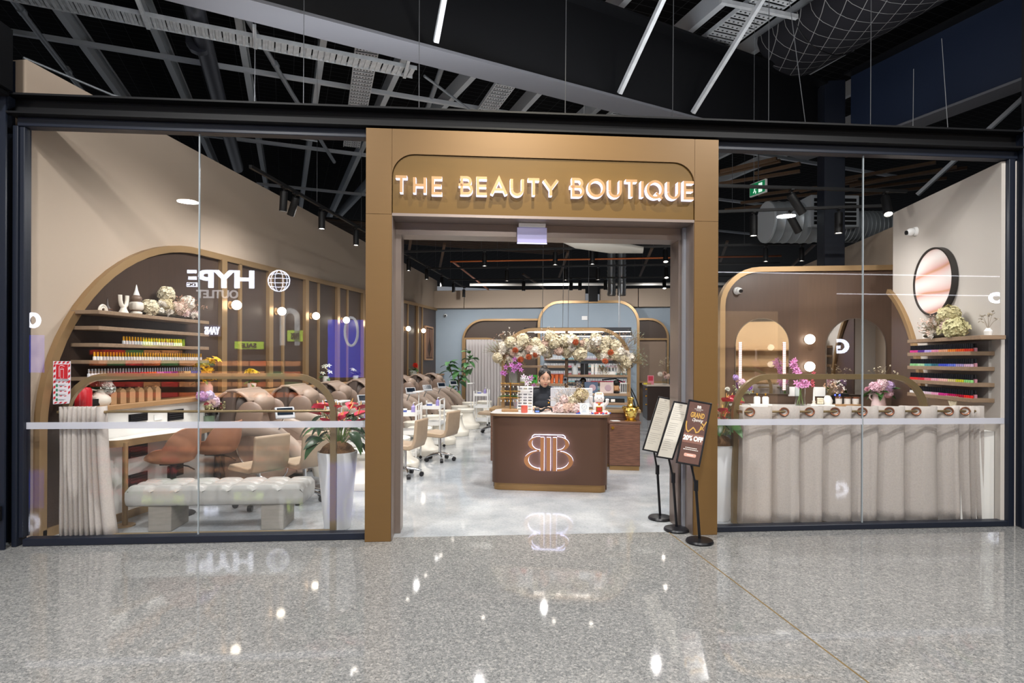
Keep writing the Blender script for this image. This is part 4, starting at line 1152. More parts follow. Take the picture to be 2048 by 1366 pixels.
stool('tan leather bucket stool at the nail table, nearer the street', (-4.06, 5.42, 0), .25)
stool('tan leather bucket stool at the nail table, farther one', (-3.99, 6.02, 0), .1)

# ---------------------------------------------------------------- technician chairs on castors
def tech_chair():
    t = thing('technician_chair', 'x', 'chair', (0, 0, 0), 0, 'technician chairs')
    prof = [(-.24, .40), (-.20, .455), (.12, .435), (.17, .45), (.195, .52), (.215, .76), (.235, .775), (.255, .76), (.235, .50), (.20, .40), (.14, .375), (-.20, .385)]
    m = MB(); m.prism(prof, -.205, .205, 'xz'); o = fixn(m.build('seat_shell', BEIGEL, t, smooth=50))
    bv = o.modifiers.new('b', 'BEVEL'); bv.width = .018; bv.segments = 2
    m = MB(); m.tube([(0, 0, .10), (0, 0, .375)], .022, 10); m.box(-.08, -.06, .36, .08, .06, .376); m.build('gas_lift', CHROME, t)
    for k in range(5):
        a = 2 * PI * k / 5 + .3; c, s = math.cos(a), math.sin(a)
        m = MB(); m.tube([(0, 0, .115), (c * .13, s * .13, .10), (c * .22, s * .22, .075)], [.022, .017, .012], 8); m.build('base_spoke', CHROME, t)
        m = MB(); m.tube([(c * .22 - s * .022, s * .22 + c * .022, .032), (c * .22 + s * .022, s * .22 - c * .022, .032)], .031, 12); m.build('castor', mat('castor_black', '#1d1d20', .4), t)
    return t
tc0 = tech_chair()
for i, (x, y, rz, lab) in enumerate([(-3.40, 5.84, -.45, 'beige low-back technician chair just behind the white bench, left one'), (-3.05, 6.16, -.45, 'beige low-back technician chair behind the white bench, right one by the planter'),
                                     (-2.20, 8.86, -.25, 'beige technician chair on castors seen whole in the doorway'), (-2.36, 7.60, -.1, 'beige technician chair cut off by the left door jamb'), (-1.98, 12.5, -.2, 'beige technician chair partly hidden behind the reception desk')]):
    if i == 0: tc0.location = (x, y, 0); tc0.rotation_euler = (0, 0, rz); tc0['label'] = lab
    else: dup(tc0, (x, y, 0), rz, lab)

# ---------------------------------------------------------------- pedicure chairs
def pedi():
    t = thing('pedicure_chair', 'x', 'pedicure chair', (0, 0, 0), 0, 'pedicure chairs along the left wall')
    def part(name, m, mt, sub=False, sm=60, par=None):
        o = fixn(m.build(name, mt, par or t, smooth=sm))
        return o
    # back shell
    prof = [(-.10, .05), (-.17, .35), (-.20, .75), (-.19, 1.0), (-.15, 1.15), (-.06, 1.20), (.02, 1.17), (.0, 1.02), (-.02, .8), (.08, .45), (.12, .05)]
    m = MB(); m.prism(prof, -.33, .33, 'xz'); o = part('back_shell', m, LEATHER_D, sm=40)
    bv = o.modifiers.new('b', 'BEVEL'); bv.width = .03; bv.segments = 2
    # hood of three overlapping flaps, pillow, backrest
    def flap(a0, a1, r, th, hw):
        o_ = [( -.03 + (r + th) * math.cos(math.radians(a0 + (a1 - a0) * i / 6)), .95 + (r + th) * math.sin(math.radians(a0 + (a1 - a0) * i / 6))) for i in range(7)]
        i_ = [( -.03 + r * math.cos(math.radians(a1 + (a0 - a1) * i / 6)), .95 + r * math.sin(math.radians(a1 + (a0 - a1) * i / 6))) for i in range(7)]
        m = MB(); m.prism(o_ + i_, -hw, hw, 'xz'); o = part('hood_flap', m, mat('light_taupe_leather', '#9c8778', .4, bump=.1), sm=50)
        bv = o.modifiers.new('b', 'BEVEL'); bv.width = .014; bv.segments = 2
    flap(168, 104, .200, .034, .350); flap(110, 74, .212, .034, .343); flap(80, 26, .202, .034, .335)
    m = MB(); m.ell((-.03, 0, .96), (.18, .30, .2), .7, 18, 10); part('hood_core', m, LEATHER_D)
    m = MB(); m.ell((.17, 0, 1.0), (.115, .22, .135), .72, 20, 12, 0, (0, .55, 0)); part('head_pillow', m, mat('light_taupe_leather'))
    m = MB(); m.ell((.08, 0, .72), (.15, .26, .30), .6, 18, 10, 0, (0, -.22, 0)); part('backrest', m, LEATHER)
    for k in (-1, 1):
        m = MB(); m.ell((.17, k * .335, .87), (.155, .05, .185), .88, 22, 12, 0, (0, .35, 0)); part('side_wing', m, LEATHER)
        pth = [(-.10, .60), (.0, .70), (.16, .745), (.34, .73), (.52, .66), (.68, .53), (.78, .38), (.80, .24)]
        m = MB(); m.tube([(x, k * .35, z) for x, z in pth], [.08, .09, .095, .095, .095, .09, .08, .06], 16, 0, .62); part('armrest', m, mat('pale_taupe_leather', '#a08e80', .38, bump=.08))
        m = MB(); m.prism([(-.08, .06), (-.10, .60), (.15, .72), (.36, .68), (.56, .56), (.72, .38), (.74, .24), (.55, .14), (.3, .06)], k * .30, k * .375, 'xz'); o = part('side_panel', m, LEATHER, sm=30)
        sub = MB(); sub.tube([(.34 + .30 * math.cos(q * PI / 12), k * .378, .42 + .24 * math.sin(q * PI / 12) - .12 * math.cos(q * PI / 12)) for q in range(24)], .010, 6, 0, 1, True); part('silver_ring', sub, CHROME, par=o)
        sub = MB(); sub.tube([(.74, k * .376, .36), (.74, k * .388, .36)], .03, 12); part('control_socket', sub, BLACK_G, par=o)
    m = MB(); m.ell((.38, 0, .43), (.34, .27, .11), .45, 20, 10); part('seat', m, LEATHER)
    m = MB(); m.ell((.70, 0, .34), (.10, .26, .17), .5, 16, 9); part('leg_rest', m, LEATHER)
    m = MB(); m.box(-.12, -.28, .002, .62, .28, .12, 0, .02); part('base', m, mat('chair_base', '#3a3431', .5))
    # tablet on its arm
    m = MB(); m.tube([(.52, -.37, .70), (.61, -.41, .88)], .012, 8); o = part('tablet_arm', m, CHROME)
    m = MB(); m.cbox(0, 0, 0, .022, .22, .145, 0, .012); m.xf(Euler((0, -.45, -.95)).to_matrix().to_4x4()).xf(Matrix.Translation((.62, -.42, .93))); o2 = part('tablet', m, mat('tablet_grey', '#b4b5b9', .3), par=o)
    m = MB(); m.box(.0112, -.088, -.03, .0135, .088, .056); m.xf(Euler((0, -.45, -.95)).to_matrix().to_4x4()).xf(Matrix.Translation((.62, -.42, .93))); part('tablet_screen', m, mat('tablet_screen', '#16202c', .15), par=o)
    # foot basin with pedestal foot rest
    m = MB(); vs = []
    def ov(z, a, b, cx): return [(cx + a * math.copysign(abs(math.cos(q)) ** .7, math.cos(q)), b * math.copysign(abs(math.sin(q)) ** .7, math.sin(q)), z) for q in [2 * PI * k / 28 for k in range(28)]]
    rings = [ov(.002, .40, .30, 1.35), ov(.08, .41, .31, 1.35), ov(.105, .39, .29, 1.35), ov(.14, .25, .2, 1.42), ov(.26, .15, .14, 1.48), ov(.36, .14, .14, 1.47), ov(.385, .19, .20, 1.44), ov(.43, .20, .21, 1.43), ov(.445, .17, .18, 1.43)]
    vs = sum(rings, []); n = 28
    fs = [(j * n + k, j * n + (k + 1) % n, (j + 1) * n + (k + 1) % n, (j + 1) * n + k) for j in range(len(rings) - 1) for k in range(n)] + [tuple(range(n))[::-1], tuple((len(rings) - 1) * n + k for k in range(n))]
    m.add(vs, fs); part('foot_pedestal', m, IVORY)
    m = MB(); m.lathe([(.10, .12), (.20, .14), (.24, .30), (.25, .40), (.22, .40), (.20, .30), (.0, .2)], 1.02, 0, 28); part('foot_basin', m, IVORY)
    return t
pc0 = pedi()
ys = [6.78, 8.02, 9.25, 10.5, 11.75, 13.0, 14.3, 15.6]
ords = ['nearest pedicure chair, behind the left glass by the dado', 'second pedicure chair from the street, behind the anthurium planter', 'third pedicure chair from the street, at the portal edge', 'fourth pedicure chair from the street, mostly behind the portal', 'fifth pedicure chair from the street, leftmost in the doorway', 'sixth pedicure chair from the street, in the doorway row', 'seventh pedicure chair from the street, in the doorway row', 'last pedicure chair before the fiddle-leaf fig']
for i, y in enumerate(ys):
    lab = 'taupe leather massage ' + ords[i]
    if i == 0: pc0.location = (-4.10, y, 0); pc0.rotation_euler = (0, 0, .13); pc0['label'] = lab
    else: dup(pc0, (-4.10, y, 0), .13, lab)

# ---------------------------------------------------------------- white trolleys and what stands on them
def trolley():
    t = thing('salon_trolley', 'x', 'trolley', (0, 0, 0), 0, 'white salon trolleys')
    for sx in (-1, 1):
        for sy in (-1, 1):
            m = MB(); m.box(sx * .16 - .012, sy * .20 - .012, .05, sx * .16 + .012, sy * .20 + .012, .82, 0, .003); m.build('upright', WHITE, t)
            m = MB(); m.tube([(sx * .16, sy * .20 - .012, .025), (sx * .16, sy * .20 + .012, .025)], .024, 10); m.build('castor', mat('castor_black'), t)
    for z in (.10, .42, .70):
        m = MB(); m.box(-.15, -.19, z, .15, .19, z + .012); m.box(-.15, -.19, z + .012, -.142, .19, z + .06); m.box(.142, -.19, z + .012, .15, .19, z + .06); m.box(-.142, -.19, z + .012, .142, -.182, z + .06); m.box(-.142, .182, z + .012, .142, .19, z + .06); m.build('tray', WHITE, t)
    m = MB(); m.tube([(.16, -.2, .82), (.16, -.2, .86), (.16, .2, .86), (.16, .2, .82)], .011, 8); m.build('handle', WHITE, t)
    return t
tr0 = trolley()
tl = [(-2.68, 8.78, .1, 'white three-tier trolley nearest the doorway, behind the whole technician chair'), (-2.62, 10.06, .05, 'white three-tier trolley in the middle of the pedicure row'), (-2.42, 13.85, .05, 'white three-tier trolley farthest along the pedicure row'), (-2.95, 7.52, .1, 'white trolley behind the left planter')]
PURP = mat('lavender_plastic', '#9a8fc4', .35); BLU = mat('blue_tub', '#5565a8', .35)
for i, (x, y, rz, lab) in enumerate(tl):
    if i == 0: tr0.location = (x, y, 0); tr0.rotation_euler = (0, 0, rz); tr0['label'] = lab
    else: dup(tr0, (x, y, 0), rz, lab)
    wn = ['nearest doorway', 'middle', 'farthest', 'planter-side'][i]
    m = MB(); m.lathe([(0, 0), (.034, 0), (.034, .11), (.012, .13), (.012, .15), (0, .15)], n=14)
    b = thing('pump_bottle', 'lavender pump bottle on the %s white trolley' % wn, 'bottle', (x + .06, y + .08, .713)); m.build('body', PURP, b)
    m = MB(); m.tube([(0, 0, .15), (0, 0, .175), (.03, 0, .172)], .006, 6); m.build('pump', WHITE, b)
    b = thing('cream_tub', 'squat white-lidded tub on the %s white trolley' % wn, 'tub', (x - .05, y - .06, .713)); m = MB(); m.lathe([(0, 0), (.045, 0), (.05, .07), (0, .07)], n=16); m.build('tub', BLU, b)
    m = MB(); m.lathe([(0, .0702), (.053, .0702), (.053, .09), (0, .092)], n=16); m.build('lid', WHITE, b)
    b = thing('nail_lamp', 'white T-shaped lamp above the %s white trolley' % wn, 'lamp', (x - .26, y, 0))
    m = MB(); m.tube([(0, 0, .01), (0, 0, .98)], .010, 8); m.build('pole', WHITE, b)
    m = MB(); m.box(-.06, -.17, .98, .06, .17, 1.0, 0, .006); m.build('lamp_head', WHITE, b)
    m = MB(); m.lathe([(0, .001), (.07, .001), (.06, .02), (0, .022)], n=18); m.build('base', WHITE, b)

# ---------------------------------------------------------------- left wall shelves with polish
def shelf(label, x0, x1, y0, y1, ztop, th=.035, mt=SHELFW, name='wall_shelf'):
    m = MB(); m.box(x0, y0, ztop - th, x1, y1, ztop, 0, .003); return tag(m.build(name, mt), label, 'shelf')
nm = ['top', 'second', 'third', 'fourth', 'lowest']
zs = [1.99, 1.845, 1.69, 1.535, 1.38]
for i, z in enumerate(zs): shelf('%s wooden polish shelf on the left wall' % nm[i], -4.644, -4.36, 4.84, 6.42, z)
_pm = {}
def polish(capcol, bodycol, h=.07, metal=0, white=False):
    k = (capcol, bodycol, h)
    if k not in _pm:
        m = MB(); r = h * .17
        g = .34 if capcol == '#1c1d22' else .46
        m.lathe([(0, 0), (r, 0), (r * 1.05, h * .08), (r, h * g * .9), (r * .55, h * g)], n=8, mi=0)
        m.lathe([(r * .72, h * g), (r * .6, h), (0, h)], n=8, mi=1)
        _pm[k] = m.mesh('polish_bottle', [mat('varnish_' + bodycol, bodycol, .2), mat('cap_' + capcol, capcol, .25, metal)], 40)
    return _pm[k]
R = random.Random(5)
GOLD = '#d39a22'
for i in range(23):
    tag(put('polish_bottle', polish(GOLD, R.choice(['#e3dcd8', '#d9cfd0', '#cfd3d6']), .075, .25), None, (-4.42, 5.20 + i * .037, 1.6905)), 'gold-capped clear polish bottle, %s from the street, short row on third left-wall shelf' % nth(i), 'bottle', 'gold-capped bottles on the third shelf')
for i in range(42):
    tag(put('polish_bottle', polish(GOLD, R.choice(['#e8e2de', '#ddd5d6', '#d2d6da']), .075, .25), None, (-4.42, 4.86 + i * .0365, 1.5355)), 'gold-capped clear polish bottle, %s from the street, long row on fourth left-wall shelf' % nth(i), 'bottle', 'gold-capped bottles on the fourth shelf')
cols = ['#d9d9de', '#e6dfe0', '#d98fae', '#c43a63', '#b01f3c', '#a4203a', '#d8433a', '#e0682e', '#c97ab0', '#8a4aa0', '#5c3a7a', '#7a5a48', '#c2a274', '#2f4f9e', '#1f3f86']
for i in range(44):
    tag(put('polish_bottle', polish('#c6c8cc', cols[min(14, int(i / 44 * 15))], .075, .8), None, (-4.42, 4.80 + i * .0358, 1.3805)), 'chrome-capped %s polish bottle, %s from the street on the lowest left-wall shelf' % (['clear', 'pale', 'pink', 'rose', 'crimson', 'dark red', 'red', 'orange', 'mauve', 'purple', 'plum', 'brown', 'tan', 'blue', 'navy'][min(14, int(i / 44 * 15))], nth(i)), 'bottle', 'chrome-capped bottles on the lowest shelf')

# ornaments on the top shelf
CREAM = mat('cream_ceramic', '#d8d0c4', .5)
t = thing('arch_ornament', 'small cream arched ornament at the left of the top polish shelf', 'ornament', (-4.48, 5.02, 1.9905))
m = MB()
for q, (r, z) in enumerate(((.045, 0), (.028, 0))): m.tube([(0, r * math.cos(k * PI / 10), r * math.sin(k * PI / 10) * 1.25 + .004) for k in range(11)], .010, 8)
m.build('arches', CREAM, t)
t = thing('bell_ornament', 'dark pointed ornament behind the cream arch on the top polish shelf', 'ornament', (-4.55, 5.15, 1.9905))
m = MB(); m.lathe([(0, 0), (.04, 0), (.035, .04), (.012, .07), (.008, .12), (0, .15)], n=14); m.build('body', mat('dark_ceramic', '#3b302c', .5), t)
m = MB(); m.ell((0, 0, .03), (.042, .042, .012), 1, 14, 6); m.build('band', mat('rust_ceramic', '#6b4a3a', .5), t)
t = thing('tube_vase', 'cream Y-shaped double-necked vase on the top polish shelf', 'vase', (-4.48, 5.27, 1.9905))
m = MB(); m.lathe([(0, 0), (.05, 0), (.03, .04), (.022, .07)], n=14); m.build('foot', CREAM, t)
for s in (-1, 1):
    m = MB(); m.tube([(0, 0, .06), (0, s * .03, .085), (0, s * .042, .13), (0, s * .045, .18)], [.022, .02, .018, .018], 12); m.build('neck', CREAM, t)
t = thing('stacked_ornament', 'stacked ball ornament with a white spire on the top polish shelf', 'ornament', (-4.5, 5.46, 1.9905))
m = MB(); m.ell((0, 0, .02), (.05, .05, .02), .8, 16, 8); m.ell((0, 0, .09), (.055, .055, .045), .5, 16, 8); m.build('stone_blocks', CREAM, t)
m = MB(); m.ell((0, 0, .05), (.045, .045, .018), .8, 16, 8); m.ell((0, 0, .165), (.05, .05, .042), 1, 16, 10); m.build('brown_balls', mat('brown_stone', '#6f5b4d', .5), t)
m = MB(); m.lathe([(0, .2), (.03, .2), (.014, .25), (.004, .30), (0, .31)], n=12); m.build('spire', WHITE_M, t)

def bouquet(name, label, loc, items, seed=1, cat='flowers', rz=0, base=None):
    """items: (mesh, part name, x, y, z, scale)"""
    t = thing(name, label, cat, loc, rz); R = random.Random(seed)
    for me, nm_, x, y, z, s in items:
        pl(me, nm_, t, (x, y, z), (R.uniform(-.7, .7), R.uniform(-.7, .7), R.uniform(0, 6)), s)
    return t
H1, H2, H3, H4 = hydrangea('#dfd4b8', seed=1), hydrangea('#ece5d8', seed=2), hydrangea('#dfc2b2', seed=3), hydrangea('#d3c29b', seed=4)
PW, PP = pompom('#efe8df'), pompom('#e8d0cc', seed=5)
it = [(H4, 'hydrangea', .02, .10, .13, 1.1), (H2, 'hydrangea', .0, -.02, .07, 1.0), (H1, 'hydrangea', .02, -.13, .09, 1.15), (PW, 'bloom', .05, .0, .13, 1.2), (PW, 'bloom', .10, .06, .05, 1.0), (H1, 'hydrangea', .0, .14, .26, 1.15), (H3, 'hydrangea', .06, .22, .10, 1.1), (H3, 'hydrangea', .02, .34, .12, 1.2), (H2, 'hydrangea', .04, .42, .19, 1.1), (PP, 'bloom', .10, .30, .06, 1.2), (PP, 'bloom', .08, .5, .07, 1.2), (H3, 'hydrangea', .0, .52, .15, .9), (PW, 'bloom', .12, .44, .05, 1.0)]
it += [(sprig('#d8a890', .16, k), 'sprig', .04 + .02 * (k % 3), .2 + .05 * k, .10, 1.0) for k in range(7)] + [(sprig('#b9b39c', .14, 9 + k), 'sprig', .08, -.1 + .12 * k, .03, 1.0) for k in range(4)]
t = bouquet('dried_flowers', 'big heap of dried cream and pink flowers on the top polish shelf', (-4.52, 5.78, 1.9905), it, 4)
m = MB(); m.ell((0, .2, .03), (.10, .4, .028), .8, 18, 6); m.build('moss_base', mat('dry_moss', '#3f382b', .95), t)

# things along the ledge
LZ = 1.1155
t = thing('fire_extinguisher', 'red fire extinguisher hung at the end of the white dado behind the grey curtain', 'fire extinguisher', (-4.45, 4.775, .82))
m = MB(); m.lathe([(0, 0), (.062, 0), (.066, .02), (.066, .445), (.054, .468), (.02, .475), (0, .475)], n=20); m.build('cylinder', mat('extinguisher_red', '#b8202a', .3), t)
m = MB(); m.tube([(0, 0, .47), (0, 0, .51)], .018, 10); m.tube([(0, -.01, .51), (.06, -.01, .53)], .008, 6); m.build('valve', BLACK, t)
m = MB(); m.tube([(0, 0, .5), (-.05, 0, .48), (-.075, 0, .38), (-.075, 0, .1)], .009, 7); m.build('hose', BLACK, t)
m = MB(); m.lathe([(.0668, .15), (.0668, .30)], n=20); m.build('label_band', SIGNW, t)
m = MB(); m.box(-.03, .06, .3, .03, .145, .36); m.build('wall_bracket', BLACK, t)
t = thing('ceramic_jug', 'cream ceramic jug with a loop handle on the left ledge, holding white flowers', 'jug', (-4.47, 4.98, LZ))
m = MB(); m.lathe([(0, 0), (.07, 0), (.088, .03), (.085, .07), (.05, .11), (.032, .135), (.036, .15), (.028, .15), (.0, .1)], n=20); m.build('body', CREAM, t)
m = MB(); m.tube([(0, -.04, .14), (0, -.09, .15), (0, -.105, .11), (0, -.08, .075)], .009, 8); m.build('handle', CREAM, t)
t = bouquet('white_flowers', 'white hydrangea and dark leaves standing in the cream jug', (-4.47, 4.98, LZ + .15), [(hydrangea('#e9ebe6', seed=7), 'bloom', .03, .03, .05, .8), (hydrangea('#e9ebe6', seed=7), 'bloom', .04, .06, .0, .7)] + [(sprig('#eef0ea', .15, 30 + k), 'sprig', 0, -.03 + .02 * k, -.02, 1) for k in range(3)] + [(leafm('oval', .12, .03, GREEND, 0), 'leaf', 0, 0, .0, 1) for k in range(7)], 9)
KRAFT = mat('kraft_paper', '#b08a64', .8, noise=(60, .2))
def bag(label, y):
    t = thing('kraft_gift_box', label, 'gift box', (-4.46, y, LZ), 0, 'kraft boxes on the ledge')
    m = MB(); m.box(-.035, -.037, 0, .035, .037, .115, 0, .002); m.build('box_body', KRAFT, t)
    m = MB(); m.prism([(-.038, .1155), (.038, .1155), (.012, .145), (-.012, .145)], -.03, .03, 'yz'); m.box(-.004, -.012, .145, .004, .012, .153); fixn(m.build('folded_top', KRAFT, t))
    return t
b0 = bag('first kraft gift box in the row of six, beside the cream jug', 5.09)
for i, w in enumerate(['second', 'third', 'fourth', 'fifth', 'sixth']): dup(b0, (-4.46, 5.09 + (i + 1) * .118, LZ), 0, w + ' kraft gift box from the jug in the row of six on the ledge')
# yellow orchid-like flowers in a pink vase
YL = lily('#e8b82e', .055, 6)
t = thing('pink_glass_vase', 'pink ribbed vase of yellow flowers on the left ledge', 'vase', (-4.46, 6.50, LZ))
m = MB(); m.lathe([(0, 0), (.06, 0), (.085, .05), (.08, .11), (.055, .15), (.06, .165), (.05, .165), (.05, .15)], n=24); m.build('body', mat('pink_glass', '#d9a79c', .15), t)
R = random.Random(8)
bouquet('yellow_flowers', 'tall bunch of yellow flowers standing in the pink vase', (-4.46, 6.50, LZ + .165), [(YL, 'bloom', R.uniform(-.07, .09), R.uniform(-.20, .18), R.uniform(.0, .26), R.uniform(1.0, 1.5)) for _ in range(30)] + [(leafm('oval', .14, .02, GREENL, 0), 'leaf', 0, R.uniform(-.05, .05), .02, 1) for _ in range(6)], 3)
# purple and pink bunch in a glass on the nail table
t = thing('glass_vase', 'small clear glass vase on the nail table holding a pink and purple bunch', 'vase', (-4.24, 6.25, .8005))
m = MB(); m.lathe([(0, 0), (.06, 0), (.065, .01), (.065, .16), (.060, .16), (.058, .012), (0, .012)], n=20); m.build('glass', CLEARG, t)
m = MB(); m.lathe([(0, .014), (.055, .014), (.055, .10), (0, .10)], n=16); m.build('wrapped_stems', mat('vase_green', '#6d7f68', .6), t)
bouquet('mixed_flowers', 'pink, purple and white mixed bunch on the nail table', (-4.24, 6.25, .96), [(hydrangea('#b892c8', seed=11), 'bloom', -.03, -.09, .17, .8), (hydrangea('#e2c9d8', seed=12), 'bloom', .02, .05, .10, .95), (PP, 'bloom', .04, -.02, .09, 1.2), (hydrangea('#c9c2e0', seed=13), 'bloom', 0, .0, .17, .8), (daisy('#b5436a', .035), 'bloom', .05, .1, .07, 1.2), (daisy('#b5436a', .035), 'bloom', .05, .12, .02, 1.0), (daisy('#a84050', .035), 'bloom', .05, -.12, .08, 1.0)] + [(sprig('#d4d29a', .12, 40 + k), 'sprig', .03, -.12 + .05 * k, -.02, 1) for k in range(6)], 6)
# chrysanthemum, orchid, red gerbera pots
def pot(label, y, z=LZ, mt=None, h=.11, r=.06, x=-4.47):
    t = thing('flower_pot', label, 'pot', (x, y, z))
    m = MB(); m.lathe([(0, 0), (r * .72, 0), (r, h), (r * .9, h), (r * .85, h - .015), (0, h - .015)], n=20); m.build('pot', mt or mat('frosted_pot', '#cdd2cf', .35), t)
    m = MB(); m.lathe([(0, h - .0149), (r * .84, h - .0149)], n=16); fixn(m.build('soil', COIR, t)); return t
def potted(label, y, mesh, n, spread, hs, seed, leaves=10, lm=None, x=-4.47, z=LZ + .10, s=1):
    R = random.Random(seed)
    return bouquet('pot_flowers', label, (x, y, z), [(mesh, 'bloom', R.uniform(-spread, spread), R.uniform(-spread, spread), R.uniform(*hs), s * R.uniform(1.1, 1.4)) for _ in range(n)] + [(lm or leafm('oval', .09, .03, GREENL, 0), 'leaf', R.uniform(-.04, .04), R.uniform(-.04, .04), R.uniform(0, .06), 1) for _ in range(leaves)], seed)
pot('frosted pot on the ledge holding yellow chrysanthemums', 7.50); potted('round head of yellow chrysanthemums above the first pedicure chair', 7.50, daisy('#e3c437', .05, 9), 9, .05, (.10, .18), 12)
pot('white pot on the ledge holding a white orchid', 9.80, h=.14); potted('small white orchid spray by the panelled wall behind the chairs', 9.80, lily('#e6ece4', .045, 8, 5), 7, .06, (.06, .25), 13)
pot('grey pot on the ledge holding dark leaves and white flowers', 11.15, h=.12); potted('white flowers with dark maroon leaves near the portal edge', 11.15, lily('#dfe3da', .04, 9, 5), 7, .08, (.05, .16), 14, 8, leafm('oval', .11, .03, mat('maroon_leaf', '#4a2a30', .5), 0))
pot('pale marbled pot on the ledge above the far pedicure chairs', 15.1, h=.15, r=.1); potted('red flowers with bright green leaves in the marbled pot', 15.1, daisy('#d8382a', .06, 10), 6, .07, (.14, .2), 15, 22, leafm('oval', .14, .03, GREENL, 0))

# globe sconces and the wooden picture
BULB = emis('opal_globe_glow', '#fff0da', 9)
for i, y in enumerate([7.22, 8.38, 9.52, 10.8, 12.1, 13.45, 14.80, 16.25]):
    z = 2.255 + (y - 7.2) * .0125
    w = ['first', 'second', 'third', 'fourth', 'fifth', 'sixth', 'seventh', 'eighth'][i]
    t = thing('globe_sconce', w + ' glowing globe sconce from the street along the left panelling', 'wall light', (-4.622, y, z))
    m = MB(); m.tube([(0, 0, 0), (.018, 0, 0)], .055, 20); m.tube([(.018, 0, 0), (.05, 0, 0)], .03, 12); m.build('back_plate', BRONZE_T, t)
    m = MB(); m.ell((.105, 0, 0), (.062, .062, .062), 1, 20, 12); m.build('globe', BULB, t)
t = thing('wall_art', 'tall carved wooden wall art at the far end of the left wall', 'picture', (-4.64, 17.2, 2.04))
m = MB(); m.box(0, -.40, -.46, .03, .40, .46, 0, .004); m.build('backing', mat('art_backing', '#3a2a21', .6), t)
m = MB(); m.sweep([(-.42, -.48), (.42, -.48), (.42, .48), (-.42, .48)], .05, .0, .05, 'yz', True); fixn(m.build('frame', mat('art_frame', '#9a775a', .5), t))
for s in (-1, 1):
    m = MB(); m.prism([(s * .39, -.43), (s * .04, -.43)] + [(s * (.12 + .10 * math.cos(k * PI / 8)), -.2 + .05 * k) for k in range(9)] + [(s * .05, .43), (s * .39, .43)], .031, .045, 'yz'); fixn(m.build('carved_panel', mat('art_wood', '#6e4e3b', .5, noise=(6, .5), stretch=(1, 8, .6)), t))
# fiddle-leaf fig in the back corner
t = thing('fiddle_leaf_fig', 'tall fiddle-leaf fig by the curtain at the end of the pedicure row', 'potted plant', (-3.62, 16.7, 0))
m = MB(); m.lathe([(0, 0), (.16, 0), (.2, .4), (.18, .4), (.17, .35), (0, .35)], n=22); m.build('pot', WHITE, t)
m = MB(); m.tube([(0, 0, .35), (.03, 0, .8), (.0, .02, 1.2)], .02, 8); m.tube([(.02, 0, .7), (-.2, 0, 1.2), (-.28, .03, 1.45)], .014, 7); m.tube([(.02, 0, .9), (.25, 0, 1.3), (.36, 0, 1.7)], .014, 7); m.build('trunk', mat('bark', '#6a5848', .8), t)
R = random.Random(21)
for bx, bz0, bz1, nn_ in ((0, .6, 1.25, 16), (-.27, 1.15, 1.5, 10), (.34, 1.25, 1.75, 13), (.15, .95, 1.3, 8)):
    for k in range(nn_):
        a = R.uniform(0, 6.28)
        pl(leafm('oval', .27, .085, mat('fig_leaf', '#5d8d5a', .3, noise=(8, .3)), 0, .5), 'leaf', t, (bx + R.uniform(-.05, .05), R.uniform(-.05, .05), R.uniform(bz0, bz1)), (R.uniform(-.4, .4), R.uniform(-.9, .35), a), R.uniform(.85, 1.2))
# ---------------------------------------------------------------- reception desk
DESKB = mat('desk_brown', '#553c2e', .42, .1)
def rounded(x0, x1, y0, y1, r, n=6):
    p = []
    for cx, cy, a in ((x1 - r, y1 - r, 0), (x0 + r, y1 - r, 90), (x0 + r, y0 + r, 180), (x1 - r, y0 + r, 270)):
        p += [(cx + r * math.cos(math.radians(a + 90 * k / n)), cy + r * math.sin(math.radians(a + 90 * k / n))) for k in range(n + 1)]
    return p
t = thing('reception_desk', 'brown reception desk with rounded corners and a glowing double-B logo', 'desk', (-.415, 6.95, 0))
m = MB(); m.prism(rounded(-.685, .685, 0, .26, .10), .088, .884, 'xy'); fixn(m.build('body', DESKB, t))
m = MB(); m.prism(rounded(-.665, .665, .025, .25, .09), .001, .087, 'xy'); fixn(m.build('plinth', BRONZE, t))
for s in (-1, 1):
    m = MB(); m.box(s * .645, .19, .002, s * .684, .60, .884, 0, .004); m.build('side_panel', DESKB, t)
m = MB(); m.prism(rounded(-.712, .712, -.03, .63, .11), .885, .912, 'xy'); fixn(m.build('counter_edge', mat('desk_edge_bronze', '#8a6c50', .4, .3), t))
m = MB(); m.prism(rounded(-.708, .708, -.026, .626, .11), .9125, .918, 'xy'); fixn(m.build('counter_top', mat('marble_top', '#dedbd8', .18, noise=(4, .35), col2='#b9b4b2'), t))
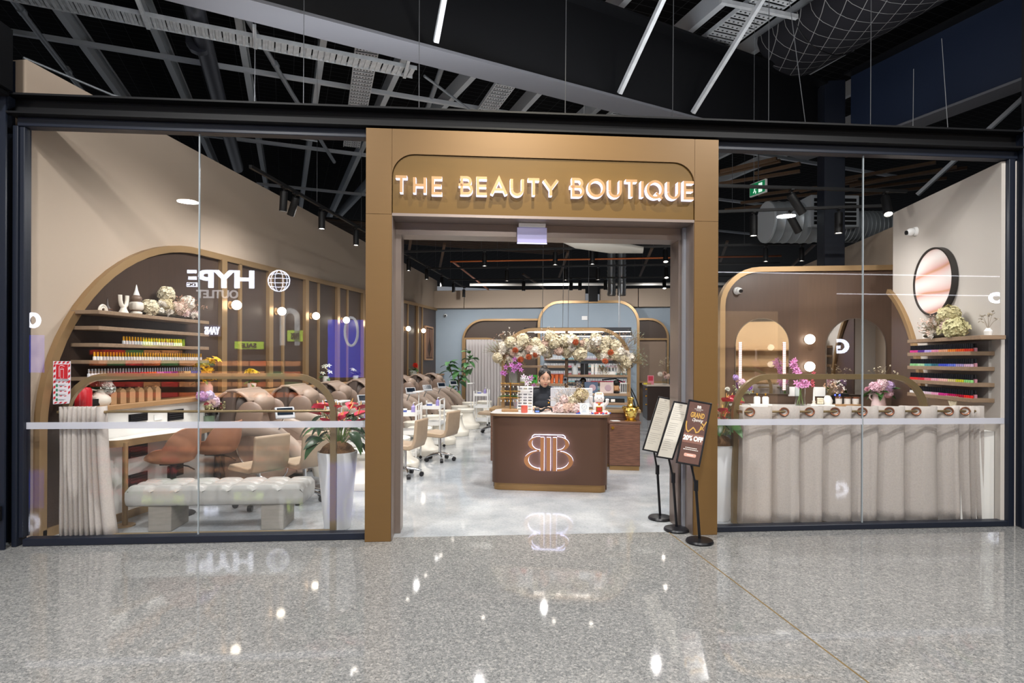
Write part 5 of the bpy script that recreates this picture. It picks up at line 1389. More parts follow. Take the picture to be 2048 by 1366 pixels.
# double-B logo
LGF = mat('logo_face_bronze', '#a8744c', .4, .25); LITW = emis('lit_logo_acrylic', '#dfe0ff', 4.0)
U, V = .00147, .00158
def ell2(cx, cy, rx, ry, a0, a1, n=16): return [(cx + rx * math.cos(math.radians(a0 + (a1 - a0) * i / n)), cy + ry * math.sin(math.radians(a0 + (a1 - a0) * i / n))) for i in range(n + 1)]
def lp(name, pts, d0=-.045, d1=-.014):
    q = [((x - 560) * U, .252 + (625 - y) * V) for x, y in pts]
    m = MB(); m.prism(q, d0, d1, 'xz'); o = fixn(m.build(name, [LGF, LITW], t, smooth=0))
    for p in o.data.polygons: p.material_index = 0 if p.normal.y < -.7 else 1
for s in (1, -1):
    mx_ = lambda P: [(x if s == 1 else 1122 - x, y) for x, y in P]
    up = ell2(492, 424, 95, 50, 270, 90) ; ui = ell2(492, 421, 63, 49, 90, 270)
    lp('logo_bowl', mx_([(x, y) for x, y in ell2(492, 424, 95, 54, -90, -270)] + [(x, y) for x, y in ell2(492, 421, 63, 48, -270, -90)]))
    lp('logo_bowl', mx_(ell2(492, 550, 127, 75, -90, -270) + ell2(492, 545, 92, 63, -270, -90)))
    lp('logo_bar', mx_([(496, 376), (526, 376), (526, 625), (496, 625)]))
lp('logo_bar', [(546, 376), (577, 376), (577, 625), (546, 625)])
m = MB(); m.sweep([((x - 560) * U, .252 + (625 - y) * V) for x, y in [(426, 392)] + ell2(455, 386, 29, 28, 180, 270, 6) + ell2(667, 386, 29, 28, 270, 360, 6) + [(696, 392)]], .005, -.03, -.014, 'xz'); fixn(m.build('logo_outline', LITW, t))

DZ = .9185
def small(name, label, cat, loc, rz=0, group=None): return thing(name, label, cat, loc, rz, group)
GLD = mat('polished_gold', '#cf9a3c', .25, .9)
# earring stand
t = small('jewellery_stand', 'gold earring stand on a wooden base at the left end of the reception desk', 'jewellery stand', (-.90, 7.17, DZ))
m = MB(); m.box(-.10, -.05, 0, .10, .05, .03, 0, .003); m.build('wooden_base', OAK, t)
m = MB(); m.tube([(0, 0, .03), (0, 0, .36)], .007, 8); m.build('post', GLD, t)
R = random.Random(2)
for z in (.17, .25, .345):
    m = MB(); m.tube([(-.12, 0, z), (.12, 0, z)], .005, 6); m.build('crossbar', GLD, t)
    n = 10
    for k in range(n):
        x = -.112 + k * .025
        m = MB(); m.tube([(x, -.007, z - .004), (x, -.007, z - .03)], .0018, 4); m.ell((x, -.007, z - .04), (.006, .005, .012), 1, 7, 5, 1); m.build('earring', [GLD, [WHITE, mat('jet_bead', '#2a2426', .3), GLD][int(z * 100) % 3 if k % 2 else 0]], t)
# swatch board
t = small('swatch_board', 'white tilted board with rows of nail-tip swatches on the reception desk', 'display board', (-.72, 7.16, DZ), -.05)
m = MB(); m.box(-.095, 0, 0, .095, .008, .315, 0, .002); m.xf(Matrix.Rotation(-.16, 4, 'X')); m.build('board', WHITE, t)
sc = ['#8d8a93', '#55545e', '#2d2e38', '#9a8f6a', '#7a3045', '#b06a72', '#6a6a70', '#4a4b54']
for r_ in range(8):
    for c in range(3):
        x = -.062 + c * .062; z = .285 - r_ * .036
        m = MB()
        for k in range(5): m.ell((x - .018 + k * .009, -.003, z), (.004, .003, .010), 1, 6, 4)
        m.xf(Matrix.Rotation(-.16, 4, 'X')); m.build('swatch_row', mat('swatch_%d' % ((r_ + c) % 8), sc[(r_ + c * 3) % 8], .25), t)
m = MB(); m.box(-.06, .06, 0, .06, .066, .25); m.xf(Matrix.Rotation(.12, 4, 'X')); m.build('prop_leg', WHITE, t)
t = small('candle_jar', 'coral red candle jar in front of the swatch board', 'candle', (-.715, 7.06, DZ)); m = MB(); m.lathe([(0, 0), (.038, 0), (.04, .004), (.04, .085), (.035, .085), (.035, .07), (0, .07)], n=20); m.build('jar', mat('coral_glass', '#c85a4c', .25), t)
m = MB(); m.tube([(0, 0, .07), (0, 0, .082)], .0015, 4); m.build('wick', BLACK, t)
t = small('card_terminal', 'black card terminal with small blue screen on the reception desk', 'card terminal', (-.565, 7.12, DZ), .1)
m = MB(); m.prism([(-.05, 0), (.05, 0), (.05, .055), (-.05, .03)], -.032, .032, 'yz'); fixn(m.build('case', BLACK, t))
m = MB(); m.box(-.024, -.0525, .006, .024, -.0505, .026); m.build('screen', mat('blue_screen', '#5a74b8', .2, emit=.5), t)
for i in range(3):
    for j in range(3):
        m = MB(); m.cbox(-.016 + j * .016, -.03 + i * .018, .047 + i * .0045 - .004, .011, .011, .01); m.build('key', mat('grey_key', '#77777c', .5), t)
t = small('phone_handset', 'dark curved phone handset lying beside the card terminal', 'phone', (-.455, 7.16, DZ))
m = MB(); m.tube([(-.09, 0, .016), (-.055, 0, .02), (-.02, 0, .045), (.02, 0, .055), (.055, 0, .045), (.075, 0, .02), (.06, 0, .014)], [.014, .017, .012, .011, .012, .017, .013], 10); m.build('handset', BLACK, t)
m = MB(); m.tube([(-.09, 0, .014)] + [(-.09 - .002 * k, .01 * math.cos(k), .012 + .008 * math.sin(k)) for k in range(20)], .003, 4); m.build('cord', BLACK, t)
# monitor seen from behind
t = small('computer_monitor', 'white-backed computer monitor on the reception desk, seen from behind', 'monitor', (-.16, 7.42, DZ))
m = MB(); m.box(-.262, -.014, .05, .262, .012, .285, 0, .006); m.build('back_cover', mat('monitor_white', '#c9ccd2', .4), t)
m = MB(); m.box(-.255, .0122, .058, .255, .016, .277); m.build('screen', BLACK_G, t)
m = MB(); m.box(-.045, -.035, .0, .045, -.0142, .16, 0, .004); m.box(-.10, -.06, 0, .10, .10, .008, 0, .003); m.build('stand', mat('monitor_white'), t)
# dried flowers on the desk
R = random.Random(14)
it = [(H4, 'hydrangea', .12, .02, .20, 1.15), (H1, 'hydrangea', .02, .0, .13, .9), (H3, 'hydrangea', -.05, -.02, .05, .95), (H3, 'hydrangea', .02, -.03, .06, .85), (hydrangea('#ecd5d0', seed=15), 'hydrangea', -.13, -.02, .04, .95), (hydrangea('#ecd5d0', seed=15), 'hydrangea', .08, -.05, .04, .9), (PP, 'bloom', -.18, -.03, .03, 1.0), (PP, 'bloom', -.02, -.06, .02, .9), (hydrangea('#ecd5d0', seed=15), 'hydrangea', -.08, 0, .14, .8)]
it += [(sprig('#ead7cf', .2, 50 + k), 'sprig', -.16 + .05 * k, 0, .05 + .02 * (k % 3), 1) for k in range(7)] + [(sprig('#d7bfa0', .22, 60 + k), 'sprig', -.02 + .04 * k, .02, .14, 1) for k in range(3)]
bouquet('desk_flowers', 'pink and cream dried flower bunch lying before the monitor', (-.16, 7.14, DZ + .01), it, 7)
t = small('counter_card', 'small white square card with a pale round mark on the reception desk', 'card sign', (.0, 7.02, DZ))
m = MB(); m.box(-.055, 0, 0, .055, .004, .125, 0, .001); m.xf(Matrix.Rotation(-.1, 4, 'X')); m.build('card', WHITE, t)
m = MB(); m.tube([(.03 * math.cos(k * PI / 12), -.0015, .08 + .03 * math.sin(k * PI / 12)) for k in range(24)], .0016, 4, 0, 1, True); m.tube([(-.008, -.0015, .07), (.008, -.0015, .092)], .002, 4); m.xf(Matrix.Rotation(-.1, 4, 'X')); m.build('round_mark', mat('pale_blue_ink', '#8fa6b8', .6), t)
m = MB(); m.box(-.022, -.0015, .03, .022, -.0002, .036); m.box(-.03, -.0015, .018, .03, -.0002, .022); m.xf(Matrix.Rotation(-.1, 4, 'X')); m.build('printed_lines', mat('pale_blue_ink'), t)
t = small('leaflet_stack', 'folded leaflet striped orange and blue beside the white card', 'leaflet', (-.07, 7.0, DZ), .5)
m = MB(); m.prism([(-.03, 0), (.03, 0), (0, .045)], -.004, .004, 'xz'); m.build('leaflet', mat('leaflet_blue', '#3a5fb8', .5), t)
m = MB(); m.prism([(-.024, .009), (.012, .027), (0, .046)], -.006, -.0045, 'xz'); m.build('orange_stripe', mat('leaflet_orange', '#d8683a', .5), t)
# lucky cat
CATW = mat('cat_ceramic', '#e9e3df', .25); CATR = mat('cat_red', '#c2322e', .35)
t = small('lucky_cat', 'white and gold ceramic lucky cat figurine at the right end of the reception desk', 'figurine', (.175, 7.10, DZ))
m = MB(); m.ell((0, 0, .075), (.075, .06, .08), .9, 20, 12); m.ell((0, -.005, .175), (.062, .055, .055), .9, 20, 12)
for s in (-1, 1):
    m.lathe([(0, 0), (.02, 0), (.003, .035), (0, .036)], s * .038, 0, 8, 0, .215); m.ell((s * .06, -.05, .02), (.028, .03, .022), 1, 10, 7)
m.build('body', CATW, t)
for s, up in ((-1, 1), (1, 0)):
    m = MB(); m.tube([(s * .065, 0, .10), (s * .095, -.02, .13), (s * .095, -.03, .20 if up else .17)], [.022, .02, .022], 10); m.build('paw', CATW, t)
m = MB(); m.tube([(.05 * math.cos(k * PI / 10), -.002 + .045 * math.sin(k * PI / 10), .125) for k in range(20)], .008, 6, 0, 1, True); m.build('collar', CATR, t)
m = MB(); m.ell((0, -.055, .115), (.016, .012, .016), 1, 10, 8); m.cbox(0, -.058, .055, .075, .01, .06, 0, .004); m.build('gold_charm', GLD, t)
m = MB(); m.cbox(0, -.0645, .055, .05, .002, .04); m.build('red_plaque', CATR, t)
m = MB()
for s in (-1, 1): m.ell((s * .022, -.054, .185), (.006, .004, .008), 1, 8, 6)
m.ell((0, -.06, .168), (.006, .004, .004), 1, 8, 6); m.build('face_marks', mat('cat_face_dark', '#3a2a26', .4), t)
m = MB(); m.tube([(.085 * math.cos(k * PI / 10), -.02 + .06 * math.sin(k * PI / 10), .012) for k in range(20)], .012, 6, 0, 1, True); m.build('red_cushion_ring', CATR, t)
m = MB(); m.ell((0, 0, .235), (.04, .03, .02), 1, 12, 7); m.build('floral_cap', mat('peach_cap', '#e8c6a8', .6), t)
for i in range(9):
    a = PI + PI * (i + .5) / 9
    m = MB(); m.ell((0, 0, .010), (.014, .010, .010), .7, 8, 5); tag(m.build('wrapped_sweet', [CATR, mat('sweet_white', '#e8e6ea', .3), mat('sweet_blue', '#5a6ab8', .3)][i % 3], None, (.175 + .125 * math.cos(a), 7.065 + .105 * math.sin(a), DZ), a), '%s wrapped sweet before the lucky cat figurine, %s from left' % (['red', 'white', 'blue'][i % 3], nth(i)), 'sweet', 'sweets around the lucky cat')

# ---------------------------------------------------------------- the receptionist
def fuse(name, builder, voxel, mt, parent, smooth_it=6):
    m = MB(); builder(m); me = m.mesh(name, mt, 0)
    o = put(name, me)
    r_ = o.modifiers.new('r', 'REMESH'); r_.mode = 'VOXEL'; r_.voxel_size = voxel
    s_ = o.modifiers.new('s', 'SMOOTH'); s_.iterations = smooth_it; s_.factor = .5
    dg = bpy.context.evaluated_depsgraph_get(); dg.update()
    me2 = bpy.data.meshes.new_from_object(o.evaluated_get(dg)); me2.name = name
    o.modifiers.clear(); o.data = me2; bpy.data.meshes.remove(me)
    if not me2.materials: me2.materials.append(mt)
    me2.shade_smooth(); o.parent = parent
    return o
def cap(m, pts, rs, n=12):
    m.tube(pts, rs, n)
    for p, r in ((pts[0], rs[0]), (pts[-1], rs[-1])): m.ell(p, (r, r, r), 1, n, 8)
SKIN = mat('skin', '#d9ad94', .5); SKIN.node_tree.nodes['Principled BSDF'].inputs['Subsurface Weight'].default_value = .05
t = thing('person', 'person in a black turtleneck with dark hair tied back, sitting behind the reception desk', 'person', (-.535, 7.78, 0), 0)
HZ = 1.315; HR = Euler((.22, .05, .28)); HM = HR.to_matrix().to_4x4(); HM.translation = Vector((.015, -.035, HZ))
def hp(p): return tuple(HM @ Vector(p))
def body(m):
    st = len(m.v)
    m.ell((0, 0, .025), (.074, .093, .088), .95, 20, 14); m.ell((0, -.025, -.045), (.060, .066, .068), .95, 18, 12)
    m.ell((0, -.045, -.085), (.036, .042, .03), 1, 14, 9)
    m.ell((0, -.097, -.028), (.013, .016, .013), 1, 10, 7); m.tube([(0, -.086, .02), (0, -.098, -.022)], [.008, .012], 8)
    for s in (-1, 1):
        m.ell((s * .075, .012, -.012), (.012, .022, .032), 1, 10, 8); m.ell((s * .038, -.062, -.032), (.03, .03, .028), 1, 10, 8)
        m.ell((s * .03, -.084, .03), (.022, .012, .008), 1, 8, 6)
    m.ell((0, -.088, -.062), (.022, .010, .008), 1, 10, 6)
    m.xf(HM, st)
    cap(m, [(0, .0, 1.10), (.01, -.02, 1.25)], [.052, .05])
    cap(m, [(0, .02, .62), (0, .03, .80), (0, .02, 1.02)], [.13, .11, .12], 16)
    for s in (-1, 1):
        cap(m, [(s * .05, .02, 1.10), (s * .155, .02, 1.065)], [.06, .055])
        cap(m, [(s * .165, .02, 1.06), (s * .205, -.06, .90), (s * .20, -.14, .84)], [.05, .042, .038])
        hx = s * .06 + (-.0 if s > 0 else .0)
        cap(m, [(s * .20, -.14, .84), (s * .15, -.27, .925), (hx + s * .03, -.37, .95)], [.038, .034, .024])
        cap(m, [(s * .07, .0, .62), (s * .10, -.36, .60)], [.085, .06]); cap(m, [(s * .10, -.36, .60), (s * .10, -.30, .16)], [.055, .036])
        cap(m, [(s * .10, -.28, .10), (s * .10, -.42, .06)], [.036, .03])
        # hand: palm, four fingers and a thumb lying on the desk
        px, py, pz = hx, -.415, .945
        m.ell((px, py, pz), (.036, .045, .014), .8, 14, 8, 0, (.12, 0, s * .35))
        for k in range(4):
            fx = px - s * .028 * (k - 1.5) / 1.5 - s * .012; L = (.062, .072, .066, .050)[k]
            cap(m, [(fx, py - .03, pz), (fx - s * .006, py - .03 - L * .5, pz + .004), (fx - s * .012, py - .03 - L, pz - .012)], [.0085, .008, .007], 8)
        cap(m, [(px - s * .03, py + .01, pz - .004), (px - s * .055, py - .02, pz - .004), (px - s * .062, py - .045, pz - .010)], [.010, .009, .0075], 8)
bo = fuse('body', body, .0055, SKIN, t, 4)
def sweater(m):
    cap(m, [(0, .02, .66), (0, .035, .80), (0, .02, 1.00)], [.145, .128, .138], 18)
    m.ell((0, -.075, .95), (.13, .075, .08), 1, 16, 10)
    cap(m, [(0, .0, 1.09), (.008, -.008, 1.205)], [.068, .062], 16)
    for s in (-1, 1):
        cap(m, [(s * .04, .02, 1.09), (s * .16, .02, 1.065)], [.082, .078]); cap(m, [(s * .165, .02, 1.055), (s * .207, -.06, .90), (s * .202, -.14, .84)], [.074, .058, .053]); cap(m, [(s * .202, -.14, .84), (s * .155, -.26, .918)], [.050, .045])
fuse('sweater', sweater, .007, mat('black_knit', '#22262e', .85, noise=(120, .3), bump=.2), t, 4)
def trousers(m):
    cap(m, [(0, .02, .60), (0, .02, .68)], [.145, .142], 18)
    for s in (-1, 1): cap(m, [(s * .07, .0, .625), (s * .10, -.36, .605)], [.095, .07]); cap(m, [(s * .10, -.36, .605), (s * .10, -.30, .16)], [.064, .05])
fuse('trousers', trousers, .009, mat('black_cloth', '#17181c', .9), t, 4)
for s in (-1, 1):
    m = MB(); m.ell((s * .10, -.35, .06), (.044, .125, .042), .7, 14, 8); m.build('shoe', BLACK, t)
HAIR = mat('dark_hair', '#1c1614', .45, noise=(60, .4), stretch=(1, 6, 6))
def hair(m):
    st = len(m.v)
    m.ell((0, .022, .048), (.083, .093, .082), .95, 20, 14); m.ell((0, .06, -.02), (.07, .055, .08), 1, 16, 10)
    m.ell((0, .07, .125), (.045, .04, .035), 1, 12, 8)
    m.xf(HM, st)
h = fuse('hair', hair, .006, HAIR, t, 3)
m = MB()
for s in (-1, 1):
    m.tube([hp((s * .01, -.062, .098)), hp((s * .05, -.072, .075)), hp((s * .076, -.04, .03)), hp((s * .08, -.0, -.02))], [.008, .010, .008, .004], 7)
m.build('hair_strands', HAIR, t)
for s in (-1, 1):
    m = MB(); m.ell(hp((s * .031, -.0795, .012)), (.011, .008, .0058), 1, 12, 8); e = m.build('eye', WHITE_M, t)
    m = MB(); m.ell(hp((s * .031 + .002, -.0855, .0115)), (.0048, .004, .0046), 1, 10, 8); m.build('iris', mat('dark_iris', '#1d120d', .2), e)
    m = MB(); m.tube([hp((s * .016, -.0905, .034)), hp((s * .032, -.0925, .040)), hp((s * .050, -.079, .034))], [.002, .0032, .0015], 6); m.build('eyebrow', HAIR, t)
    m = MB(); m.tube([hp((s * .018, -.086, .014)), hp((s * .031, -.0895, .0185)), hp((s * .045, -.080, .013))], .0018, 5); m.build('eyelid_line', HAIR, t)
m = MB(); m.ell(hp((0, -.0985, -.0595)), (.020, .005, .0035), 1, 12, 6); m.ell(hp((0, -.0985, -.0655)), (.018, .005, .0042), 1, 12, 6); m.build('lips', mat('lip', '#a8524e', .45), t)
m = MB(); m.ell((.08, -.155, 1.0), (.014, .004, .012), 1, 10, 6); m.build('brooch', GLD, t)
t = thing('office_chair', 'dark office chair behind the receptionist, its back just showing', 'chair', (-.56, 7.88, 0))
m = MB(); m.ell((0, .10, .98), (.27, .05, .20), .5, 20, 10); m.build('backrest', BLACK, t)
m = MB(); m.sweep([(-.26, .85), (-.24, 1.14), (-.1, 1.19), (.1, 1.19), (.24, 1.14), (.26, .85)], .02, .06, .08, 'xz'); fixn(m.build('chrome_rim', CHROME, t))
m = MB(); m.box(-.22, -.28, .44, .22, .12, .495, 0, .02); m.build('seat', BLACK, t)
m = MB(); m.tube([(0, 0, .06), (0, 0, .44)], .025, 10); m.tube([(0, .12, .47), (0, .16, .7), (0, .14, .85)], .02, 8); m.build('stem', BLACK, t)
for k in range(5):
    a = 2 * PI * k / 5; m = MB(); m.tube([(0, 0, .09), (.26 * math.cos(a), .26 * math.sin(a), .05)], [.02, .014], 7); m.ell((.26 * math.cos(a), .26 * math.sin(a), .027), (.025, .025, .026), 1, 8, 6); m.build('base_spoke', BLACK, t)

# ---------------------------------------------------------------- walnut back cabinet, arch frame and flowers
t = thing('back_cabinet', 'long walnut cabinet with bronze edge behind the reception desk', 'cabinet', (-.30, 8.85, 0))
m = MB(); m.box(-1.08, -.18, .05, 1.09, .25, .79, 0, .003); m.build('carcass', WALNUT, t)
m = MB(); m.box(-1.10, -.20, .791, 1.11, .27, .835, 0, .004); m.build('worktop', BRONZE_T, t)
m = MB(); m.box(-1.05, -.16, .001, 1.06, .23, .049); m.build('plinth', BRONZE, t)
t = thing('drawer_unit', 'walnut drawer unit with a round brass knob right of the reception desk', 'cabinet', (.565, 8.45, 0))
m = MB(); m.box(-.215, 0, .06, .215, .19, .655, 0, .003); m.build('carcass', WALNUT, t)
m = MB(); m.box(-.225, -.012, .656, .228, .195, .688, 0, .003); m.build('top', WALNUT, t)
o = MB(); o.box(-.208, -.014, .07, .208, -.001, .648, 0, .002); d = o.build('door', mat('walnut_door', '#74503f', .4, noise=(5, .8), stretch=(1.5, 1, 16), col2='#432c23'), t)
m = MB(); m.tube([(-.165, -.014, .60), (-.165, -.034, .60)], .022, 16); m.build('knob', GLD, d)
m = MB(); m.box(-.205, .005, .001, .205, .185, .059); m.build('plinth', BRONZE, t)
t = thing('display_arch', 'arched bronze shelving frame behind the desk, draped along the top with dried flowers', 'display shelf', (-.30, 8.90, .8355))
ap = [(-.925, 0), (-.925, .72)] + [(-.47 - .455 * math.cos(math.radians(q)), .72 + .455 * math.sin(math.radians(q))) for q in range(9, 91, 9)] + [(.50 + .455 * math.sin(math.radians(q)), .72 + .455 * math.cos(math.radians(q))) for q in range(0, 91, 9)] + [(.955, 0)]
m = MB(); m.sweep(ap, .05, -.025, .025, 'xz'); fixn(m.build('arch_frame', BRONZE_T, t))
DW = mat('dark_walnut', '#55402f', .5, noise=(5, .5), stretch=(1, 1, 9))
m = MB(); m.box(.01, -.022, .0, .055, .022, 1.15); m.build('centre_post', DW, t)
for x0, x1, z in [(-.90, .009, .635), (-.90, .009, .365), (.056, .93, .50), (.056, .93, .225), (.056, .93, .09)]:
    m = MB(); m.box(x0, -.10, z - .035, x1, .12, z, 0, .003); m.build('shelf_board', SHELFW, t)
m = MB(); m.box(-.45, -.012, 1.125, .50, .012, 1.150); m.build('light_strip', emis('strip_light', '#fff6ea', 5), t)
# garland
R = random.Random(31)
g = thing('flower_garland', 'thick garland of cream, peach and rust dried flowers along the bronze arch', 'flowers', (-.30, 8.86, .8355))
PR = pompom('#d9b8a8', seed=8)
RUST = daisy('#a8502a', .05, 17, '#7a3012', 5)
meshes = [(H1, 'hydrangea', 1.3), (H2, 'hydrangea', 1.25), (H4, 'hydrangea', 1.15), (PW, 'white_bloom', 1.5), (H3, 'hydrangea', 1.0), (PR, 'protea', 1.6), (H1, 'hydrangea', 1.4), (H2, 'hydrangea', 1.1)]
for i in range(84):
    q = (i + .5) / 84; x = -.98 + 1.93 * q
    zc = .86 + .05 * math.sin(q * PI) - .10 * (abs(q - .5) * 2) ** 3
    me, nm_, s = meshes[(i * 3 + i // 5) % len(meshes)]
    pl(me, nm_, g, (x + R.uniform(-.03, .03), R.uniform(-.10, .10), zc + R.uniform(-.11, .13)), rnd_rot(R), s * R.uniform(.75, 1.05))
for x, z in ((-.62, 1.03), (-.20, 1.07), (.47, 1.04), (-.80, .98), (.62, .98), (.75, .93)): pl(H1, 'hydrangea', g, (x, -.06, z), rnd_rot(R), 1.25)
for x, z in ((-.72, .86), (-.64, .72), (-.42, .80), (.17, .98), (.68, .83), (.60, .70), (-.52, .76)): pl(RUST, 'rust_flower', g, (x, -.15, z), (1.3 + R.uniform(-.3, .3), 0, R.uniform(-.4, .4)), 1.1)
for i in range(44): pl(sprig(['#e3d3bf', '#d8a890', '#eee8dc', '#b9b090'][i % 4], .2, 70 + i % 8), 'sprig', g, (R.uniform(-.95, .95), R.uniform(-.08, .08), R.uniform(.75, 1.0)), (R.uniform(-.6, .6), R.uniform(-.6, .6), 0), R.uniform(.8, 1.2))
GY = sprig('#9aab92', .22, 80, 22)
for i in range(9): pl(GY, 'green_sprig', g, (.93 + R.uniform(-.04, .10), R.uniform(-.05, .05), R.uniform(.55, .95)), (R.uniform(-.5, .5), R.uniform(.2, 1.4), 0), 1.0)
for i in range(6): pl(GY, 'green_sprig', g, (-.98 + R.uniform(-.08, .04), R.uniform(-.05, .05), R.uniform(.75, 1.0)), (R.uniform(-.5, .5), R.uniform(-1.2, -.2), 0), .9)
for i in range(10): pl(sprig('#a89c78', .16, 90, 18), 'sprig', g, (R.uniform(-.95, -.5) if i < 5 else R.uniform(.5, .95), -.05, R.uniform(.62, .76)), (PI + R.uniform(-.5, .5), R.uniform(-.5, .5), 0), 1.0)

# things on the arch shelves
def onshelf(name, label, cat, x, z, builder, y=8.88):
    t = thing(name, label, cat, (x, y, z)); builder(t); return t
def bx(part, w, d, h, mt, extra=None):
    def f(t):
        m = MB(); m.box(-w / 2, -d / 2, 0, w / 2, d / 2, h, 0, .002); m.build(part, mt, t)
        if extra: extra(t)
    return f
def face(w, z0, z1, d, mt, nm_='label'):
    def f(t): m = MB(); m.box(-w / 2, -d / 2 - .002, z0, w / 2, -d / 2 - .0003, z1); m.build(nm_, mt, t)
    return f
S = .8355
GRN = mat('green_pack', '#3f9a3c', .4); ORG = mat('orange_tube', '#c8683e', .4); LG = mat('light_grey_pack', '#c9cdd2', .4); SMK = mat('smoke_grey', '#6f747c', .3)
onshelf('photo_card', 'pale card with green grass print on the left arch shelf', 'card', -.92, S + .366, bx('card', .09, .01, .09, WHITE, face(.088, .004, .022, .01, mat('olive_print', '#9aa04a', .6))))
for i, x in enumerate((-.80, -.735)):
    onshelf('green_pack', ['left', 'right'][i] + ' of two bright green packets on the left arch shelf', 'packet', x, S + .366, bx('packet', .058, .04, .125, GRN, face(.02, .05, .09, .04, BLACK, 'dark_window')))
onshelf('silver_packet', 'silver packet right of the green packets on the arch shelf', 'packet', -.66, S + .366, bx('packet', .055, .04, .14, LG, face(.05, .12, .14, .04, WHITE)))
onshelf('grey_vase', 'tall grey vase at the left of the arch behind the orchids', 'vase', -1.07, S + .366, lambda t: MB().lathe([(0, 0), (.06, 0), (.075, .24), (.065, .24), (.05, .02)], n=20).build('vase', mat('concrete_vase', '#8f8d8b', .7), t))
for i, x in enumerate((-.485, -.415, -.345)):
    def tub(t):
        m = MB(); m.lathe([(0, 0), (.022, 0), (.036, .125), (.03, .13), (0, .13)], n=14); m.build('tube', ORG, t)
        m = MB(); m.lathe([(0, .1302), (.034, .1302), (.034, .14), (0, .141)], n=14); m.build('rim', mat('orange_rim', '#a8502c', .4), t)
    onshelf('orange_tube', ['first', 'second', 'third'][i] + ' orange tube right of the person on the arch shelf', 'tube', x, S + .366, tub)
onshelf('round_speaker', 'small black and grey camera-like gadget beside the orange tubes', 'gadget', -.285, S + .366, bx('case', .05, .04, .09, SMK, lambda t: MB().tube([(0, -.0205, .06), (0, -.026, .06)], .018, 14).build('lens', BLACK_G, t)))
onshelf('reed_diffuser', 'pale jar with dark reeds on the right arch shelf', 'diffuser', -.14, S + .501, lambda t: (MB().lathe([(0, 0), (.045, 0), (.05, .01), (.045, .11), (.02, .13), (0, .13)], n=18).build('jar', mat('pale_jar', '#ccd3d8', .3), t), [MB().tube([(0, 0, .12), (.05 * (k - 1.5) / 1.5, .01 * (k % 2), .27)], .003, 5).build('reed', mat('dark_reed', '#3a2c24', .7), t) for k in range(4)]))
onshelf('black_canister', 'black square canister on the right arch shelf', 'canister', .0, S + .501, bx('canister', .12, .08, .165, BLACK, face(.008, .0, .165, .08, SMK, 'seam')))
for i, x in enumerate((.12, .175, .225)):
    onshelf('slim_carton', ['first', 'second', 'third'][i] + ' slim white carton on the right arch shelf', 'carton', x, S + .501, bx('carton', .042, .04, .15 - .0 * i, mat('carton_white', '#d9d5d0', .5), face(.036, .005, .04, .04, LG)))
onshelf('clear_set_box', 'clear gift box set with white bottles on the right arch shelf', 'gift box', .36, S + .501, bx('tray', .20, .06, .045, WHITE, lambda t: [MB().box(-.08 + k * .05, -.015, .046, -.05 + k * .05, .015, .12, 0, .003).build('bottle', LG, t) for k in range(4)]))
for i, x in enumerate((.50, .58)):
    onshelf('white_squeeze_tube', ['left', 'right'][i] + ' white squeeze tube at the right of the arch shelf', 'tube', x, S + .501, lambda t: (MB().lathe([(0, 0), (.02, 0), (.02, .025)], n=12).build('cap', SMK, t), MB().tube([(0, 0, .026), (0, 0, .08), (0, 0, .15)], [.022, .025, .012], 12, 0, 1.3).build('tube', WHITE, t)))
onshelf('dark_cup', 'dark blue-grey tumbler before the wig stand on the lower arch shelf', 'tumbler', -.09, S + .226, lambda t: (MB().lathe([(0, 0), (.045, 0), (.055, .17), (.05, .17), (.04, .01)], n=18).build('tumbler', mat('slate', '#4a505c', .4), t), MB().lathe([(0, .171), (.056, .171), (.05, .185), (0, .186)], n=18).build('lid', BLACK, t)))
onshelf('wig_stand', 'black wig on a stand on the lower right arch shelf', 'wig', -.02, S + .226, lambda t: (MB().ell((0, .02, .17), (.05, .045, .06), 1, 14, 10).build('wig_top', HAIR, t), MB().tube([(0, .03, .14), (.02, .03, .07), (.08, .03, .01)], [.05, .055, .04], 12).build('wig_length', HAIR, t)))
for i, (x, c) in enumerate(((.10, '#56657c'), (.33, '#c7b6b2'))):
    def pk(t, c=c):
        m = MB(); m.box(-.10, -.02, 0, .10, .02, .165, 0, .003); m.build('pack', mat('pack_' + c, c, .25), t)
        m = MB(); m.ell((.02, -.021, .08), (.05, .004, .05), 1, 14, 8); m.build('printed_oval', mat('pack_print', '#a8909a', .4), t)
    onshelf('display_pack', ['blue-grey', 'pink-grey'][i] + ' windowed pack standing on the lower arch shelf', 'packet', x, S + .226, pk)
onshelf('massage_gun', 'black and tan massager gadget on the lower arch shelf', 'gadget', .47, S + .226, lambda t: (MB().box(-.045, -.03, .03, .045, .03, .12, 0, .02).build('body', mat('tan_plastic', '#a8805c', .4), t), MB().ell((0, 0, .155), (.045, .04, .04), .8, 14, 8).build('head', BLACK, t), MB().lathe([(0, 0), (.04, 0), (.04, .03), (0, .03)], n=14).build('foot', BLACK, t)))
def brushes(t):
    m = MB(); m.box(-.075, .012, 0, .075, .02, .16, 0, .002); m.build('card', WHITE, t)
    for k in range(5): MB().tube([(-.055 + k * .027, 0, .02), (-.055 + k * .027, 0, .14)], .007, 7).build('brush', BLACK, t)
onshelf('brush_set', 'set of upright black brushes on the lower arch shelf', 'brush set', .60, S + .226, brushes)
onshelf('flat_iron_case', 'long black case lying on the bottom arch shelf', 'case', .42, S + .091, bx('case', .34, .08, .055, BLACK, face(.06, .01, .05, .08, WHITE)))
